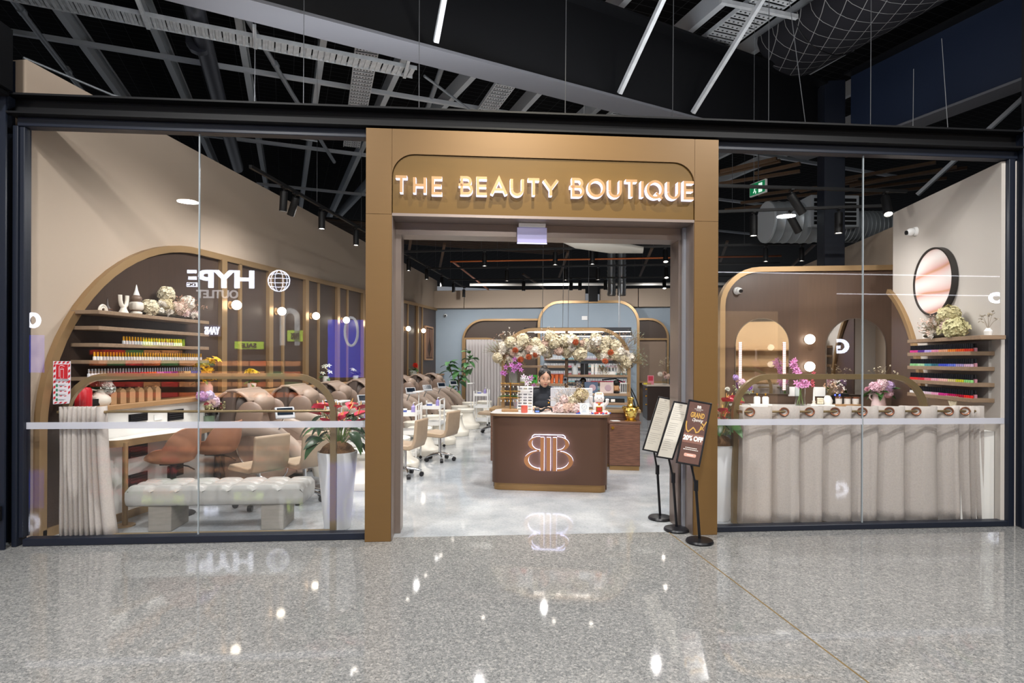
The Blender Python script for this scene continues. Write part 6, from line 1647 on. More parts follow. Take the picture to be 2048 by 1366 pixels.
t = thing('black_cable', 'thick black cables looping down at the right of the arch', 'cable', (.66, 8.95, S)); m = MB(); m.tube([(-.4, 0, .42), (-.2, 0, .44), (0, 0, .35), (.09, 0, .18), (.15, 0, .01)], .009, 7); m.build('outer_loop', BLACK, t); m = MB(); m.tube([(-.35, .01, .36), (-.15, .01, .39), (.02, .01, .28), (.10, .01, .01)], .009, 7); m.build('inner_loop', BLACK, t)
# gold torso vase, papers
t = thing('gold_torso_vase', 'shiny gold bust-shaped vase standing on the walnut drawer unit', 'vase', (.655, 8.55, .689))
m = MB(); m.lathe([(0, 0), (.085, 0), (.088, .012), (.075, .018), (0, .018)], n=28); m.build('foot', mat('mirror_gold', '#f2d070', .16, 1.0), t)
def torso(m):
    m.lathe([(0, .016), (.055, .018), (.085, .08), (.105, .15), (.10, .19), (.05, .215), (.035, .24), (.033, .30), (.05, .325), (0, .33)], n=28)
    for s in (-1, 1): m.ell((s * .045, -.06, .14), (.042, .045, .045), 1, 14, 10); m.ell((s * .092, 0, .185), (.03, .035, .03), 1, 12, 8)
fuse('torso', torso, .006, mat('mirror_gold'), t, 2)
m = MB()
for k in range(12): m.ell((.035 * math.cos(k * PI / 6), .035 * math.sin(k * PI / 6), .325), (.016, .016, .012), 1, 8, 6)
m.build('wavy_rim', mat('mirror_gold'), t)
m = MB(); m.box(-.05, -.07, 0, .06, .05, .004); o = tag(m.build('paper_stack', WHITE, None, (.43, 8.53, .689), .3), 'white papers lying on the walnut drawer unit', 'papers')
# orchids at the left of the arch
t = thing('potted_orchid', 'tall purple and white orchid left of the person behind the desk', 'potted plant', (-.98, 8.72, S))
m = MB(); m.lathe([(0, 0), (.06, 0), (.08, .14), (.07, .14), (.06, .02)], n=18); m.build('pot', mat('floral_pot', '#9ab0b8', .4, noise=(22, .9), col2='#b8686a'), t)
OR1, OR2 = lily('#c07ac0', .045, 41, 5, '#a02860'), lily('#ece4ee', .045, 42, 5, '#c050a0')
R = random.Random(44)
for bx0, col_, zz, n_ in ((-.16, OR1, .62, 5), (-.02, OR1, .68, 7), (.12, OR2, .45, 5), (.20, OR1, .40, 2)):
    stem(t, [(0, 0, .12), (bx0 * .7, 0, zz * .7), (bx0, -.02, zz)], .004, mat('orchid_stem', '#5d6a48', .6))
    for k in range(n_): pl(col_, 'bloom', t, (bx0 + R.uniform(-.07, .07), -.04, zz + R.uniform(-.12, .08)), (1.2 + R.uniform(-.4, .4), R.uniform(-.4, .4), R.uniform(-.5, .5)), 1.1)
for k, a in enumerate((.2, 2.9, 3.6, -.4, 1.6)): pl(leafm('oval', .30, .05, GREENL, 0, .35), 'leaf', t, (0, 0, .14), (0, -.4, a), 1)
# ---------------------------------------------------------------- back of the shop
pts = []
for i in range(12): pts += [(i * .098, .03), (i * .098 + .03, -.03), (i * .098 + .068, -.03)]
pts += [(1.18, .03)]
curtain('back_curtain', 'pale grey floor-length curtain inside the small bronze arch on the back wall', pts, .02, 2.18, (-3.665, 18.02, 0), 0, mat('pale_curtain', '#b7b1b0', .9))
def shelf_long(lab, z): 
    m = MB(); m.box(-1.2, 17.66, z - .03, 1.32, 17.858, z); return tag(m.build('polish_shelf', SHELFW), lab, 'shelf')
for i, z in enumerate((1.57, 1.345, 1.12, .895, .67)): shelf_long('%s long wooden polish shelf on the blue back arch' % ['top', 'second', 'third', 'fourth', 'lowest'][i], z)
m = MB(); R = random.Random(3)
CC = ['#d8547a', '#e8e6e8', '#7fc0c8', '#c8a8b8', '#b83a4a']
for z in (1.57, 1.345, 1.12, .895, .67):
    for k in range(52):
        x = -1.17 + k * .0478
        m.box(x - .016, 17.70, z, x + .016, 17.732, z + .042, 1 + int((k / 52 * 5 + z * 7) % 5)); m.box(x - .012, 17.704, z + .042, x + .012, 17.728, z + .11, 0)
stuff(tag(m.build('polish_rows', [mat('white_cap', '#e9e9ec', .3)] + [mat('backvarnish_%d' % i, c, .3) for i, c in enumerate(CC)]), 'rows of white-capped polish bottles filling the shelves on the blue back arch', 'bottles'))
m = MB(); m.box(-.085, 17.845, 2.76, .085, 17.859, 2.88, 0, .004); tag(m.build('wall_socket_plate', WHITE), 'white double socket plate high on the blue back arch', 'socket')
# linear pendants
for x0, x1, y, z, lab in [(-1.48, 1.12, 14.5, 2.25, 'front black linear pendant light above the bronze flower arch'), (-.86, 1.17, 14.9, 2.16, 'rear black linear pendant light above the bronze flower arch')]:
    t = thing('linear_pendant', lab, 'pendant light', (0, y, z))
    m = MB(); m.box(x0, -.03, 0, x1, .03, .10, 0, .004); m.build('housing', mat('pendant_grey', '#3a3d42', .4, .2), t)
    m = MB(); m.box(x0 + .02, -.022, -.012, x1 - .02, .022, -.0005); m.build('diffuser', emis('pendant_glow', '#fffaf0', 6), t)
    for x in (x0 + .45, x0 + .95, x1 - .3):
        m = MB(); m.tube([(x, 0, .1), (x + .03, 0, 6.5 - z)], .006, 5); m.build('suspension_cable', mat('cable_grey', '#8d8f92', .5), t)
# counter at the back right
t = thing('side_counter', 'dark brown drawer counter at the back right of the shop', 'cabinet', (1.62, 15.6, 0))
m = MB(); m.box(0, 0, .002, .62, 1.2, .88, 0, .004); m.build('carcass', mat('espresso_wood', '#32241f', .4, noise=(5, .3), stretch=(1, 1, 10)), t)
m = MB(); m.box(-.02, -.02, .881, .64, 1.2, .92, 0, .003); m.build('top', mat('taupe_top', '#b9aca0', .4), t)
for z in (.62, .80, .40):
    m = MB(); m.tube([(-.001, .12, z), (-.035, .12, z)], .022, 12); m.build('knob', GLD, t)
t = thing('price_card', 'pink and red folded card standing on the back right counter', 'card', (1.72, 15.75, .9205)); m = MB(); m.box(-.08, 0, 0, .08, .012, .24); m.build('card', mat('pink_card', '#d98a98', .5), t)
m = MB(); m.box(-.06, -.003, .10, .06, -.0005, .22); m.build('red_figure', mat('card_red', '#c23a50', .5), t)
t = thing('price_tag_stand', 'yellow-edged paper holder beside the pink card', 'holder', (1.62, 15.70, .9205)); m = MB(); m.box(-.10, -.05, 0, .10, .05, .05, 0, .003); m.build('holder', OAK, t); m = MB(); m.box(-.09, -.053, .004, .0, -.0505, .046); m.build('yellow_label', mat('label_yellow', '#d8c83a', .5), t)
t = thing('glass_vase', 'small glass vase with pampas and protea on the back right counter', 'vase', (2.08, 15.75, .9205)); m = MB(); m.lathe([(0, 0), (.06, 0), (.08, .12), (.05, .18), (.045, .18), (.07, .12), (.05, .01)], n=18); m.build('vase', CLEARG, t)
bouquet('dried_bunch', 'dried protea and pampas bunch in the back right glass vase', (2.08, 15.75, 1.09), [(PR, 'protea', .0, 0, .12, 1.5), (PW, 'bloom', -.12, 0, .10, 1.6), (H3, 'bloom', .08, 0, .05, 1.0), (sprig('#cfc4a8', .45, 95, 20, .014), 'pampas', .05, 0, .05, 1.1), (sprig('#cfc4a8', .45, 96, 20, .014), 'pampas', .1, 0, .05, 1.1), (PP, 'bloom', .02, -.03, .02, 1.2)], 8)
# ---------------------------------------------------------------- sign stands by the door
STB = mat('stand_black', '#121318', .35, .2)
def stand(label, base, quad, bh=0):
    """base: floor point; quad: top-left, top-right, bottom-right, bottom-left corners of the panel (world)"""
    t = thing('sign_stand', label, 'sign stand', base)
    B_ = Vector(base); q = [Vector(p) - B_ for p in quad]
    c = sum(q, Vector()) / 4
    m = MB(); m.lathe([(0, .001), (.113, .001), (.116, .012), (.108, .026), (.04, .036), (0, .038)], n=36); m.build('base', STB, t)
    top_ = c.copy(); top_.x *= .9
    m = MB(); low = (q[2] + q[3]) / 2
    ex = (q[1] - q[0]).normalized(); ey = (q[0] - q[3]).normalized(); nrm = ex.cross(ey).normalized()
    w = (q[1] - q[0]).length; h = (q[0] - q[3]).length
    att = low + ey * .10 - nrm * .03
    k = .62 * att.z
    p1 = Vector((att.x * .35, att.y * .35, k))
    m.tube([(0, 0, .03), p1], .012, 12); m.build('lower_pole', STB, t)
    m = MB(); m.tube([p1 - Vector((0, 0, .03)), p1 + Vector((0, 0, .06))], .019, 12); m.build('clamp', STB, t)
    m = MB(); m.tube([p1, att, att + ey * .12], .0095, 10); m.build('upper_pole', STB, t)
    M = Matrix((ex, ey, nrm)).transposed().to_4x4(); M.translation = q[3] + (q[2] - q[3] - ex * w) / 2
    f = MB(); d = .014
    for (a0, b0, a1, b1) in ((0, 0, w, .014), (0, h - .014, w, h), (0, .0141, .014, h - .0141), (w - .014, .0141, w, h - .0141)): f.box(a0, b0, -d / 2, a1, b1, d / 2, 0, .003)
    f.xf(M); f.build('frame', STB, t)
    f = MB(); f.box(.0145, .0145, -.003, w - .0145, h - .0145, .001); f.xf(M)
    return t, f, M, w, h
def flat(t, M, name, mt, x0, y0, x1, y1, z=.0012):
    m = MB(); m.box(x0, y0, z, x1, y1, z + .0006); m.xf(M); return m.build(name, mt, t)
def ptext(t, M, s, size, x, y, mt, width=None, name='lettering', bold=0.0, sh=0):
    me = text_mesh(s, size, .0003, mt, width=width, bold=bold)
    for v in me.vertices: v.co = M @ Vector((x + v.co.x + v.co.y * sh, y + v.co.y, .0025 + v.co.z))
    return put(name, me, t)
PAPER = mat('laminated_menu', '#c9c5bc', .12, noise=(7, .3), col2='#b8b3aa')
GREYP = mat('menu_print', '#9d9a94', .6)
for lab, base, quad in [('leftmost black sign stand with a pale price list, farthest into the doorway', (.74, 5.905, 0), [(.725, 5.90, 1.205), (.88, 5.92, 1.175), (.70, 5.78, .66), (.555, 5.76, .695)]),
                        ('middle black sign stand with a pale price list by the right jamb', (.84, 5.526, 0), [(.81, 5.52, 1.19), (.965, 5.54, 1.165), (.785, 5.40, .655), (.635, 5.38, .695)])]:
    t, f, M, w, h = stand(lab, base, quad)
    f.build('price_list', PAPER, t)
    R = random.Random(int(base[0] * 100))
    for k in range(22):
        y = h * (.90 - k * .036)
        if k in (7, 15): continue
        flat(t, M, 'print_line', GREYP, w * .18, y, w * (.82 - R.uniform(0, .3)), y + .004)
    ptext(t, M, 'BB', .022, w / 2, h * .93, GREYP)
t, f, M, w, h = stand('nearest sign stand with a brown grand opening poster offering 20% off', (.98, 5.188, 0), [(.885, 5.19, 1.24), (1.085, 5.215, 1.205), (.955, 5.06, .645), (.755, 5.035, .72)])
f.build('poster', mat('poster_brown', '#5c4540', .18, noise=(26, .25), stretch=(1, 3, 1), col2='#6b524b'), t)
PW_ = mat('poster_white', '#e6e2de', .4); PG = mat('poster_gold', '#c39a50', .35, .3)
ptext(t, M, 'BB', .032, w / 2, h * .885, PW_, bold=.0008)
ptext(t, M, 'THE BEAUTY BOUTIQUE', .010, w / 2, h * .862, PW_, width=w * .36)
flat(t, M, 'print_line', PW_, w * .40, h * .846, w * .60, h * .850)
ptext(t, M, 'GRAND', .062, w / 2, h * .735, PG, width=w * .58, bold=.002)
ptext(t, M, 'Opening', .040, w * .52, h * .675, PW_, width=w * .44, sh=.35)
flat(t, M, 'offer_band', mat('poster_band', '#7d5a50', .3), .016, h * .335, w - .016, h * .475)
ptext(t, M, '20% OFF', .056, w / 2, h * .375, PW_, width=w * .82, bold=.0028)
m = MB(); m.sweep([(w * .10, h * .66), (w * .11, h * .60), (w * .16, h * .53), (w * .24, h * .50), (w * .32, h * .53), (w * .42, h * .575), (w * .50, h * .55), (w * .57, h * .505), (w * .66, h * .52), (w * .72, h * .57), (w * .73, h * .60)], .010, .0013, .0024, 'xy'); m.xf(M); fixn(m.build('printed_ribbon', PG, t))
m = MB(); m.sweep([(w * .74, h * .66), (w * .84, h * .63), (w * .92, h * .70)], .009, .0013, .0022, 'xy'); m.sweep([(w * .72, h * .62), (w * .86, h * .555)], .006, .0013, .0022, 'xy'); m.sweep([(w * .74, h * .555), (w * .85, h * .62)], .006, .0013, .0022, 'xy'); m.xf(M); fixn(m.build('printed_scissors', PG, t))
R = random.Random(4)
for y_, a_, b_ in ((.255, .26, .74), (.228, .19, .81)):
    x_ = a_
    while x_ < b_:
        l_ = R.uniform(.04, .10); flat(t, M, 'print_dash', PW_, w * x_, h * y_, w * min(b_, x_ + l_), h * (y_ + .009)); x_ += l_ + .015
m = MB(); m.prism(rounded(w * .26, w * .76, h * .125, h * .175, .010, 4), .0013, .002, 'xy'); m.xf(M); fixn(m.build('button_shape', mat('poster_pink', '#c9998a', .4), t)); flat(t, M, 'print_line', PW_, w * .38, h * .146, w * .64, h * .154, .0021)
# ---------------------------------------------------------------- right window: curtain on grommets
gs = [6.32, 6.65, 6.90, 7.15, 7.42, 7.69, 7.96, 8.29, 8.46]
R_ = random.Random(6); pts = [(6.245, .05), (6.255, .10)]
for k, s in enumerate(gs):
    nx = gs[k + 1] if k + 1 < len(gs) else 8.66
    p = nx - s
    if k < 8:
        f = R_.uniform(.50, .66); d = R_.uniform(-.012, .012)
        pts += [(s - .07, .150), (s - .045, .118), (s, .098), (s + .05, .070 + d), (s + .12 * p + .03, .058 + d), (s + f * p * .8, .062 - d), (s + f * p, .070), (s + f * p + .012, .10), (s + f * p + .005, .155), (s + (f + .14) * p, .172)]
    else: pts += [(s, .10), (s + .03, .07), (s + .05, .13), (s + .07, .06), (s + .10, .12), (s + .13, .06), (s + .15, .13), (s + .19, .08)]
ct = curtain('window_curtain', 'wide grey linen curtain on copper grommets behind the right glass', pts, .02, 1.125, tuple(SO), SA, FABRIC, .03, 10, 4)
COPG = mat('copper_grommet', '#a8745c', .3, .85)
for s in gs:
    m = MB(); m.tube([(s + .034 * math.cos(q * PI / 10), .086 - .014 * math.cos(q * PI / 10), 1.075 + .034 * math.sin(q * PI / 10)) for q in range(20)], .008, 6, 0, 1, True); m.build('grommet', COPG, ct)

# ---------------------------------------------------------------- nail bar and partition fittings
t = thing('nail_bar', 'long white-topped nail bar with bronze edge before the brown partition', 'counter', (2.02, 8.12, 0))
m = MB(); m.prism([(0, .2)] + [(.2 - .2 * math.cos(math.radians(q)), .2 - .2 * math.sin(math.radians(q))) for q in range(10, 91, 10)] + [(1.55, 0), (1.55, .48), (0, .48)], .925, .95, 'xy'); fixn(m.build('bar_top', MARB, t))
m = MB(); m.prism([(.012, .2)] + [(.2 - .188 * math.cos(math.radians(q)), .2 - .188 * math.sin(math.radians(q))) for q in range(10, 91, 10)] + [(1.55, .012), (1.55, .47), (.012, .47)], .885, .9245, 'xy'); fixn(m.build('bronze_edge', BRONZE_T, t))
m = MB(); m.box(.25, .30, .002, 1.5, .47, .884); m.build('modesty_panel', mat('brown_panel_bar', '#5a483a', .5), t)
for x in (.12, 1.48):
    m = MB(); m.tube([(x, .12, .002), (x, .12, .885)], .02, 12); m.build('leg', BRONZE_T, t)
def mirror(label, x0, x1, z0, z1, lit):
    t = thing('arched_mirror', label, 'mirror', ((x0 + x1) / 2, PB - .002, z0)); w = (x1 - x0) / 2; h = z1 - z0
    pth = [(-w, 0), (-w, h - w)] + [(-w * math.cos(math.radians(q)), h - w + w * math.sin(math.radians(q))) for q in range(10, 180, 10)] + [(w, h - w), (w, 0)]
    m = MB(); m.prism(pth, -.018, 0, 'xz'); fixn(m.build('mirror_glass', MIRROR, t))
    m = MB(); m.sweep(pth, .008, -.021, 0, 'xz', True); fixn(m.build('mirror_rim', mat('mirror_edge', '#6e665e', .3, .5), t))
    if lit:  # mirrored lights modelled as glowing strips on the glass
        for x in (-w + .065, w - .065):
            m = MB(); m.box(x - .022, -.0225, .05, x + .022, -.0185, h - w + .02); s_ = m.build('reflected_led_strip', mat('reflected_strip_body', '#b98d84', .4), t)
            mm = MB(); n = int((h - w) / .026)
            for k in range(n):
                for d in (-.010, .010): mm.cbox(x + d, -.0235, .065 + k * .026, .013, .002, .015)
            mm.build('reflected_led_dots', emis('reflected_dot_glow', '#fff2ea', 3.0), s_)
    return t
mirror('left arched mirror on the partition, two reflected LED dot strips modelled on its face', 2.11, 2.83, 1.09, 2.145, True)
mirror('right arched mirror on the partition, mirroring the polish shelves', 3.32, 4.09, 1.09, 2.14, False)
for z, w in ((1.85, 'upper'), (1.474, 'lower')):
    t = thing('globe_sconce', w + ' glowing globe of the pair between the two arched mirrors', 'wall light', (3.08, PB, z))
    m = MB(); m.tube([(0, 0, 0), (0, -.02, 0)], .05, 18); m.build('back_plate', BRONZE_T, t)
    m = MB(); m.ell((0, -.085, 0), (.068, .068, .068), 1, 20, 12); m.build('globe', BULB, t)
for x, w in ((2.90, 'left'), (3.24, 'right')):
    m = MB(); m.box(x - .075, PB - .012, 1.06, x + .075, PB, 1.19, 0, .003); tag(m.build('socket_plate', WHITE), 'white socket plate %s of the glass orchid vase above the nail bar' % w, 'socket')
# things on the bar
BZ = .9505
t = thing('tulip_vase', 'small amber glass vase at the left end of the nail bar', 'vase', (2.09, 8.36, BZ)); m = MB(); m.lathe([(0, 0), (.04, 0), (.055, .05), (.03, .09), (.035, .105), (.03, .105), (.05, .05), (0, .01)], n=18); m.build('vase', mat('amber_glass', '#8d7038', .15), t)
R = random.Random(52)
bouquet('tulip_bunch', 'purple, pink and white flowers with pale stems in the amber vase', (2.09, 8.36, BZ + .1), [(hydrangea('#b89ad0', seed=21), 'bloom', -.04, 0, .27, .55), (hydrangea('#e6c3d6', seed=22), 'bloom', .04, 0, .20, .75), (hydrangea('#8a5ab0', seed=23), 'bloom', .12, 0, .14, .7), (pompom('#f0efe6', seed=24), 'bloom', -.15, 0, .11, .8), (hydrangea('#e6c3d6', seed=22), 'bloom', .06, .02, .14, .6), (sprig('#b9cf9a', .18, 101), 'sprig', -.02, 0, .03, 1), (sprig('#b9cf9a', .18, 102), 'sprig', .05, 0, .03, 1)] + [(leafm('oval', .16, .02, mat('pale_green_leaf', '#8fb06a', .5), 0), 'leaf', 0, 0, .02, 1) for _ in range(7)], 5)
t = thing('marble_tray', 'small marble tray carrying two white ceramic jars on the nail bar', 'tray', (2.36, 8.33, BZ)); m = MB(); m.box(-.14, -.06, 0, .14, .06, .018, 0, .004); m.build('tray', MARB, t)
for i, x in enumerate((2.32, 2.43)):
    t = thing('white_jar', ['left', 'right'][i] + ' white lidded jar on the marble tray', 'jar', (x, 8.33, BZ + .0185)); m = MB(); m.lathe([(0, 0), (.042, 0), (.042, .085), (.03, .10), (0, .102)], n=20); m.build('jar', WHITE, t)
    m = MB(); m.tube([(0, 0, .10), (0, 0, .125)], .008, 8); m.ell((0, 0, .135), (.014, .014, .012), 1, 10, 7); m.build('gold_knob', GLD, t)
t = thing('glass_vase', 'tall clear cylinder vase of water with pink orchids on the nail bar', 'vase', (2.87, 8.32, BZ)); m = MB(); m.lathe([(0, 0), (.062, 0), (.065, .006), (.065, .27), (.061, .27), (.061, .01), (0, .01)], n=24); m.build('glass', CLEARG, t)
t = thing('orchid_stems', 'tall spray of pink orchids on crossing green stems', 'flowers', (2.87, 8.32, BZ + .012))
PK = lily('#e3a0cf', .05, 61, 5, '#c04a8a'); PK2 = lily('#c85a6a', .04, 62, 5, '#7a2030')
stem(t, [(.04, 0, 0), (-.01, 0, .25), (-.02, 0, .40), (-.09, 0, .62)], .005); stem(t, [(-.04, 0, 0), (.03, 0, .25), (.15, 0, .42)], .005); stem(t, [(0, .02, 0), (.0, 0, .3)], .005)
for k in range(22):
    q = k / 21; pl(PK, 'bloom', t, (-.12 + .13 * q + R.uniform(-.035, .035), -.02 + R.uniform(-.03, .03), .60 - .26 * q), (1.2 + R.uniform(-.5, .5), R.uniform(-.5, .5), R.uniform(-.6, .6)), R.uniform(.8, 1.1))
for k in range(7): pl(PK, 'bloom', t, (-.06 + .025 * k, -.02, .27 + R.uniform(-.02, .03)), (1.3, R.uniform(-.6, .6), 0), 1.0)
for k in range(7): pl(PK2, 'bloom', t, (.11 + R.uniform(-.05, .07), -.01, .30 + R.uniform(-.04, .13)), (1.2, R.uniform(-.6, .6), 0), .85)
t = thing('marble_tray', 'marble tray with a white candle and pale ornaments right of the orchid vase', 'tray', (3.14, 8.33, BZ)); m = MB(); m.box(-.155, -.065, 0, .155, .065, .022, 0, .004); m.build('tray', MARB, t)
t = thing('taper_candle', 'white taper candle in a holder on the right marble tray', 'candle', (3.05, 8.33, BZ + .0225)); m = MB(); m.lathe([(0, .04), (.013, .04), (.011, .20), (.003, .23), (0, .23)], n=12); m.build('candle', WHITE_M, t); m = MB(); m.lathe([(0, 0), (.03, 0), (.018, .02), (.022, .045), (0, .045)], n=14); m.build('holder', CREAM, t)
t = thing('bubble_candle', 'cream knobbly bubble candle on the right marble tray', 'candle', (3.13, 8.33, BZ + .0225)); m = MB()
for i in range(3):
    for j in range(2):
        for k in range(3): m.ell(((i - 1) * .022, (j - .5) * .022, .017 + k * .026), (.017, .017, .017), 1, 8, 6)
m.build('bubbles', mat('cream_wax', '#e2d6bd', .5), t)
m = MB(); m.tube([(0, 0, .085), (0, 0, .10)], .0015, 4); m.build('wick', BLACK, t)
t = thing('knot_vase', 'white twisted vase holding dried white and peach sprigs', 'vase', (3.23, 8.34, BZ + .0225)); m = MB(); m.lathe([(0, 0), (.05, 0), (.06, .05), (.04, .10), (.025, .12), (.02, .12), (0, .06)], n=18); m.build('vase', WHITE_M, t)
bouquet('dried_sprigs', 'upright dried white and peach sprigs on the nail bar', (3.23, 8.34, BZ + .13), [(sprig('#efe9e2', .26, 110, 14, .012), 'sprig', -.03, 0, .0, 1), (sprig('#e6c3a8', .20, 111, 16, .011), 'sprig', 0, 0, 0, 1), (sprig('#e2b898', .18, 112, 14, .011), 'sprig', .03, 0, 0, 1), (sprig('#efe9e2', .24, 113, 12, .012), 'sprig', .07, 0, .02, 1)], 2)
t = thing('wooden_tray', 'small wooden tray carrying three pale candle jars on the nail bar', 'tray', (3.47, 8.32, BZ)); m = MB(); m.box(-.17, -.06, 0, .17, .06, .03, 0, .004); m.build('tray', OAK, t)
for i in range(3):
    t = thing('candle_jar', ['left', 'middle', 'right'][i] + ' pale candle jar on the wooden tray', 'candle', (3.36 + i * .105, 8.32, BZ + .0305)); m = MB(); m.lathe([(0, 0), (.04, 0), (.042, .075), (0, .075)], n=18); m.build('jar', mat('pale_candle', '#dcd7d2', .2), t)
    m = MB(); m.lathe([(0, .0752), (.044, .0752), (.044, .095), (0, .095)], n=18); m.build('copper_lid', COPG, t)
t = thing('pink_pitcher', 'tall pale pink pitcher vase on the oak ledge right of the nail bar', 'vase', (3.70, 7.98, .9405)); m = MB(); m.lathe([(0, 0), (.085, 0), (.088, .02), (.075, .12), (.062, .20), (.068, .235), (.060, .235), (.055, .2), (0, .1)], n=24); m.build('body', mat('pale_pink_ceramic', '#dcc3c3', .3), t)
m = MB(); m.tube([(-.06, 0, .20), (-.105, 0, .19), (-.11, 0, .15), (-.075, 0, .11)], .009, 8); m.build('handle', mat('pale_pink_ceramic'), t)
bouquet('pink_roses', 'pink, lilac and green flower bunch spilling from the pink pitcher', (3.69, 7.98, .9405 + .235), [(hydrangea('#e6bccb', seed=31), 'bloom', -.05, -.04, .05, 1.0), (hydrangea('#efd3da', seed=32), 'bloom', .03, -.05, .09, 1.0), (hydrangea('#d3b6de', seed=33), 'bloom', .10, -.04, .06, 1.0), (hydrangea('#e6bccb', seed=31), 'bloom', .10, -.04, -.03, .8), (PP, 'bloom', .0, -.07, .02, 1.2), (PW, 'bloom', .11, -.05, -.03, .9), (pompom('#d8a0b0', seed=34), 'bloom', -.14, -.03, .02, .8)] + [(sprig('#cfc3a8', .28, 120 + k, 12, .01), 'sprig', .03, 0, .08, 1) for k in range(2)] + [(leafm('oval', .17, .03, GREENL, 0), 'leaf', -.10 + .02 * k, -.02, -.0, 1) for k in range(12)], 3)
t = thing('control_box', 'dark control box with two blue lights on the wall end of the nail bar', 'control box', (3.39, 8.52, BZ)); m = MB(); m.box(-.06, -.03, 0, .17, .06, .16, 0, .004); m.build('case', BLACK, t)
m = MB(); m.ell((-.01, -.032, .14), (.012, .004, .012), 1, 10, 6); m.ell((.05, -.032, .14), (.012, .004, .012), 1, 10, 6); m.build('blue_lights', emis('blue_led', '#4a5cff', 3), t)

# ---------------------------------------------------------------- right wall: shelves, polish, painting, flowers
nm = ['top', 'second', 'third', 'fourth', 'lowest']
zr = [1.80, 1.65, 1.50, 1.345, 1.195]
for i, z in enumerate(zr): shelf('%s wooden polish shelf on the white right wall' % nm[i], 3.70, 3.919, 6.20 if i else 6.05, 7.32, z, .04)
m = MB(); m.box(3.895, 6.25, 1.16, 3.919, 7.0, 1.755); struct(m.build('wall_right_backing', mat('grey_backing', '#a39e99', .6))).name = 'wall_right'
pal = [['#c8448a', '#5a3a8a', '#b0a0d8', '#d890a8', '#d8a080', '#d8803a', '#d85a28', '#c83a28'], ['#8ac08a', '#a8d0a8', '#5a9aa0', '#3a6a7a', '#4a5ac8', '#6a7ad8', '#a898c8', '#c8a8c0'], ['#d83a3a', '#c83a48', '#d87a8a', '#e0a8b8', '#e8b8b0', '#d8c890', '#c8c83a', '#8ac87a'], ['#e8e6e8', '#e0d8e0', '#d8c0d0', '#e0a0c0', '#c83a8a', '#b81a5a', '#a81a38', '#d82a28']]
for r_ in range(4):
    for k in range(34):
        y = 7.285 - k * .0325
        if r_ == 0 or True:
            c = pal[r_][min(7, int(k / 34 * 8))]
            tag(put('polish_bottle', polish('#1c1d22', c, .078), None, (3.725, y, zr[r_ + 1] + .0005)), 'black-capped polish bottle, %s from the partition, front row of the %s right-wall shelf' % (nth(k), nm[r_ + 1]), 'bottle', 'black-capped bottles on the %s right shelf' % nm[r_ + 1])
m = MB(); R = random.Random(9)
for r_ in range(4):
    for k in range(33):
        y = 7.27 - k * .0325; z = zr[r_ + 1] + .0005
        m.box(3.752, y - .012, z, 3.776, y + .012, z + .034, 1); m.box(3.756, y - .008, z + .0345, 3.772, y + .008, z + .078, 0)
stuff(tag(m.build('polish_back_rows', [mat('cap_#1c1d22'), mat('back_varnish', '#b8828f', .25)]), 'second rows of black-capped polish standing behind the front bottles on the right shelves', 'bottles'))
t = thing('round_painting', 'round framed abstract painting in pink, peach and white on the right wall', 'painting', (3.915, 7.13, 2.445), (PI / 2, 0, -PI / 2))
def art_mat():
    m = bpy.data.materials.new('abstract_pink_print'); m.use_nodes = True
    nt = m.node_tree; b = nt.nodes['Principled BSDF']; N = nt.nodes.new; Lk = nt.links.new
    tc = N('ShaderNodeTexCoord'); mp = N('ShaderNodeMapping'); mp.inputs['Rotation'].default_value = (0, 0, .9); mp.inputs['Scale'].default_value = (1.2, 3.2, 1)
    w = N('ShaderNodeTexWave'); w.inputs['Scale'].default_value = .22; w.inputs['Distortion'].default_value = 4.5; w.inputs['Detail'].default_value = 2; w.inputs['Detail Scale'].default_value = 1.6
    r = N('ShaderNodeValToRGB'); e = r.color_ramp.elements
    for _ in range(4): e.new(.5)
    for el, (p, c) in zip(e, [(0, '#ddd3d0'), (.28, '#d9bdb8'), (.48, '#d3aaa2'), (.6, '#bd8a68'), (.72, '#c89c96'), (1, '#e2d9d5')]): el.position = p; el.color = (*lin(c), 1)
    Lk(tc.outputs['Object'], mp.inputs[0]); Lk(mp.outputs[0], w.inputs['Vector']); Lk(w.outputs['Fac'], r.inputs[0]); Lk(r.outputs[0], b.inputs['Base Color'])
    b.inputs['Roughness'].default_value = .5
    return m
m = MB(); m.lathe([(0, 0), (.36, 0), (.36, .045), (0, .045)], n=64); m.build('canvas', art_mat(), t)
m = MB(); m.lathe([(.361, 0), (.378, 0), (.378, .06), (.361, .06), (.361, 0)], n=64); m.build('frame', mat('frame_black', '#2a2725', .4), t)
it = [(hydrangea('#cfc59a', seed=41), 'hydrangea', 0, -.34, .24, 1.35), (hydrangea('#d3cc9e', seed=42), 'hydrangea', -.02, -.47, .09, 1.5), (hydrangea('#c6bd90', seed=43), 'hydrangea', 0, -.28, .07, 1.1), (PP, 'bloom', -.03, -.36, .12, 1.6), (PW, 'bloom', -.06, -.17, .04, 1.3), (hydrangea('#c9c2a0', seed=44), 'hydrangea', .0, -.28, .21, 1.2), (PP, 'bloom', -.04, -.40, .15, 1.2)]
it += [(sprig('#d6b6a6', .22, 130 + k, 18, .009), 'sprig', -.03, -.02 - .06 * k, .02, 1.0) for k in range(5)] + [(sprig('#6d6f58', .2, 140 + k, 16, .010), 'sprig', -.04, .02 - .12 * k, .02, .9) for k in range(4)]
t = bouquet('dried_flowers', 'heap of dried green-cream hydrangeas on the top right-wall shelf', (3.775, 7.0, 1.8005), it, 12)
m = MB(); m.ell((0, -.22, .03), (.08, .32, .028), .8, 18, 6); m.build('moss_base', mat('dry_moss'), t)
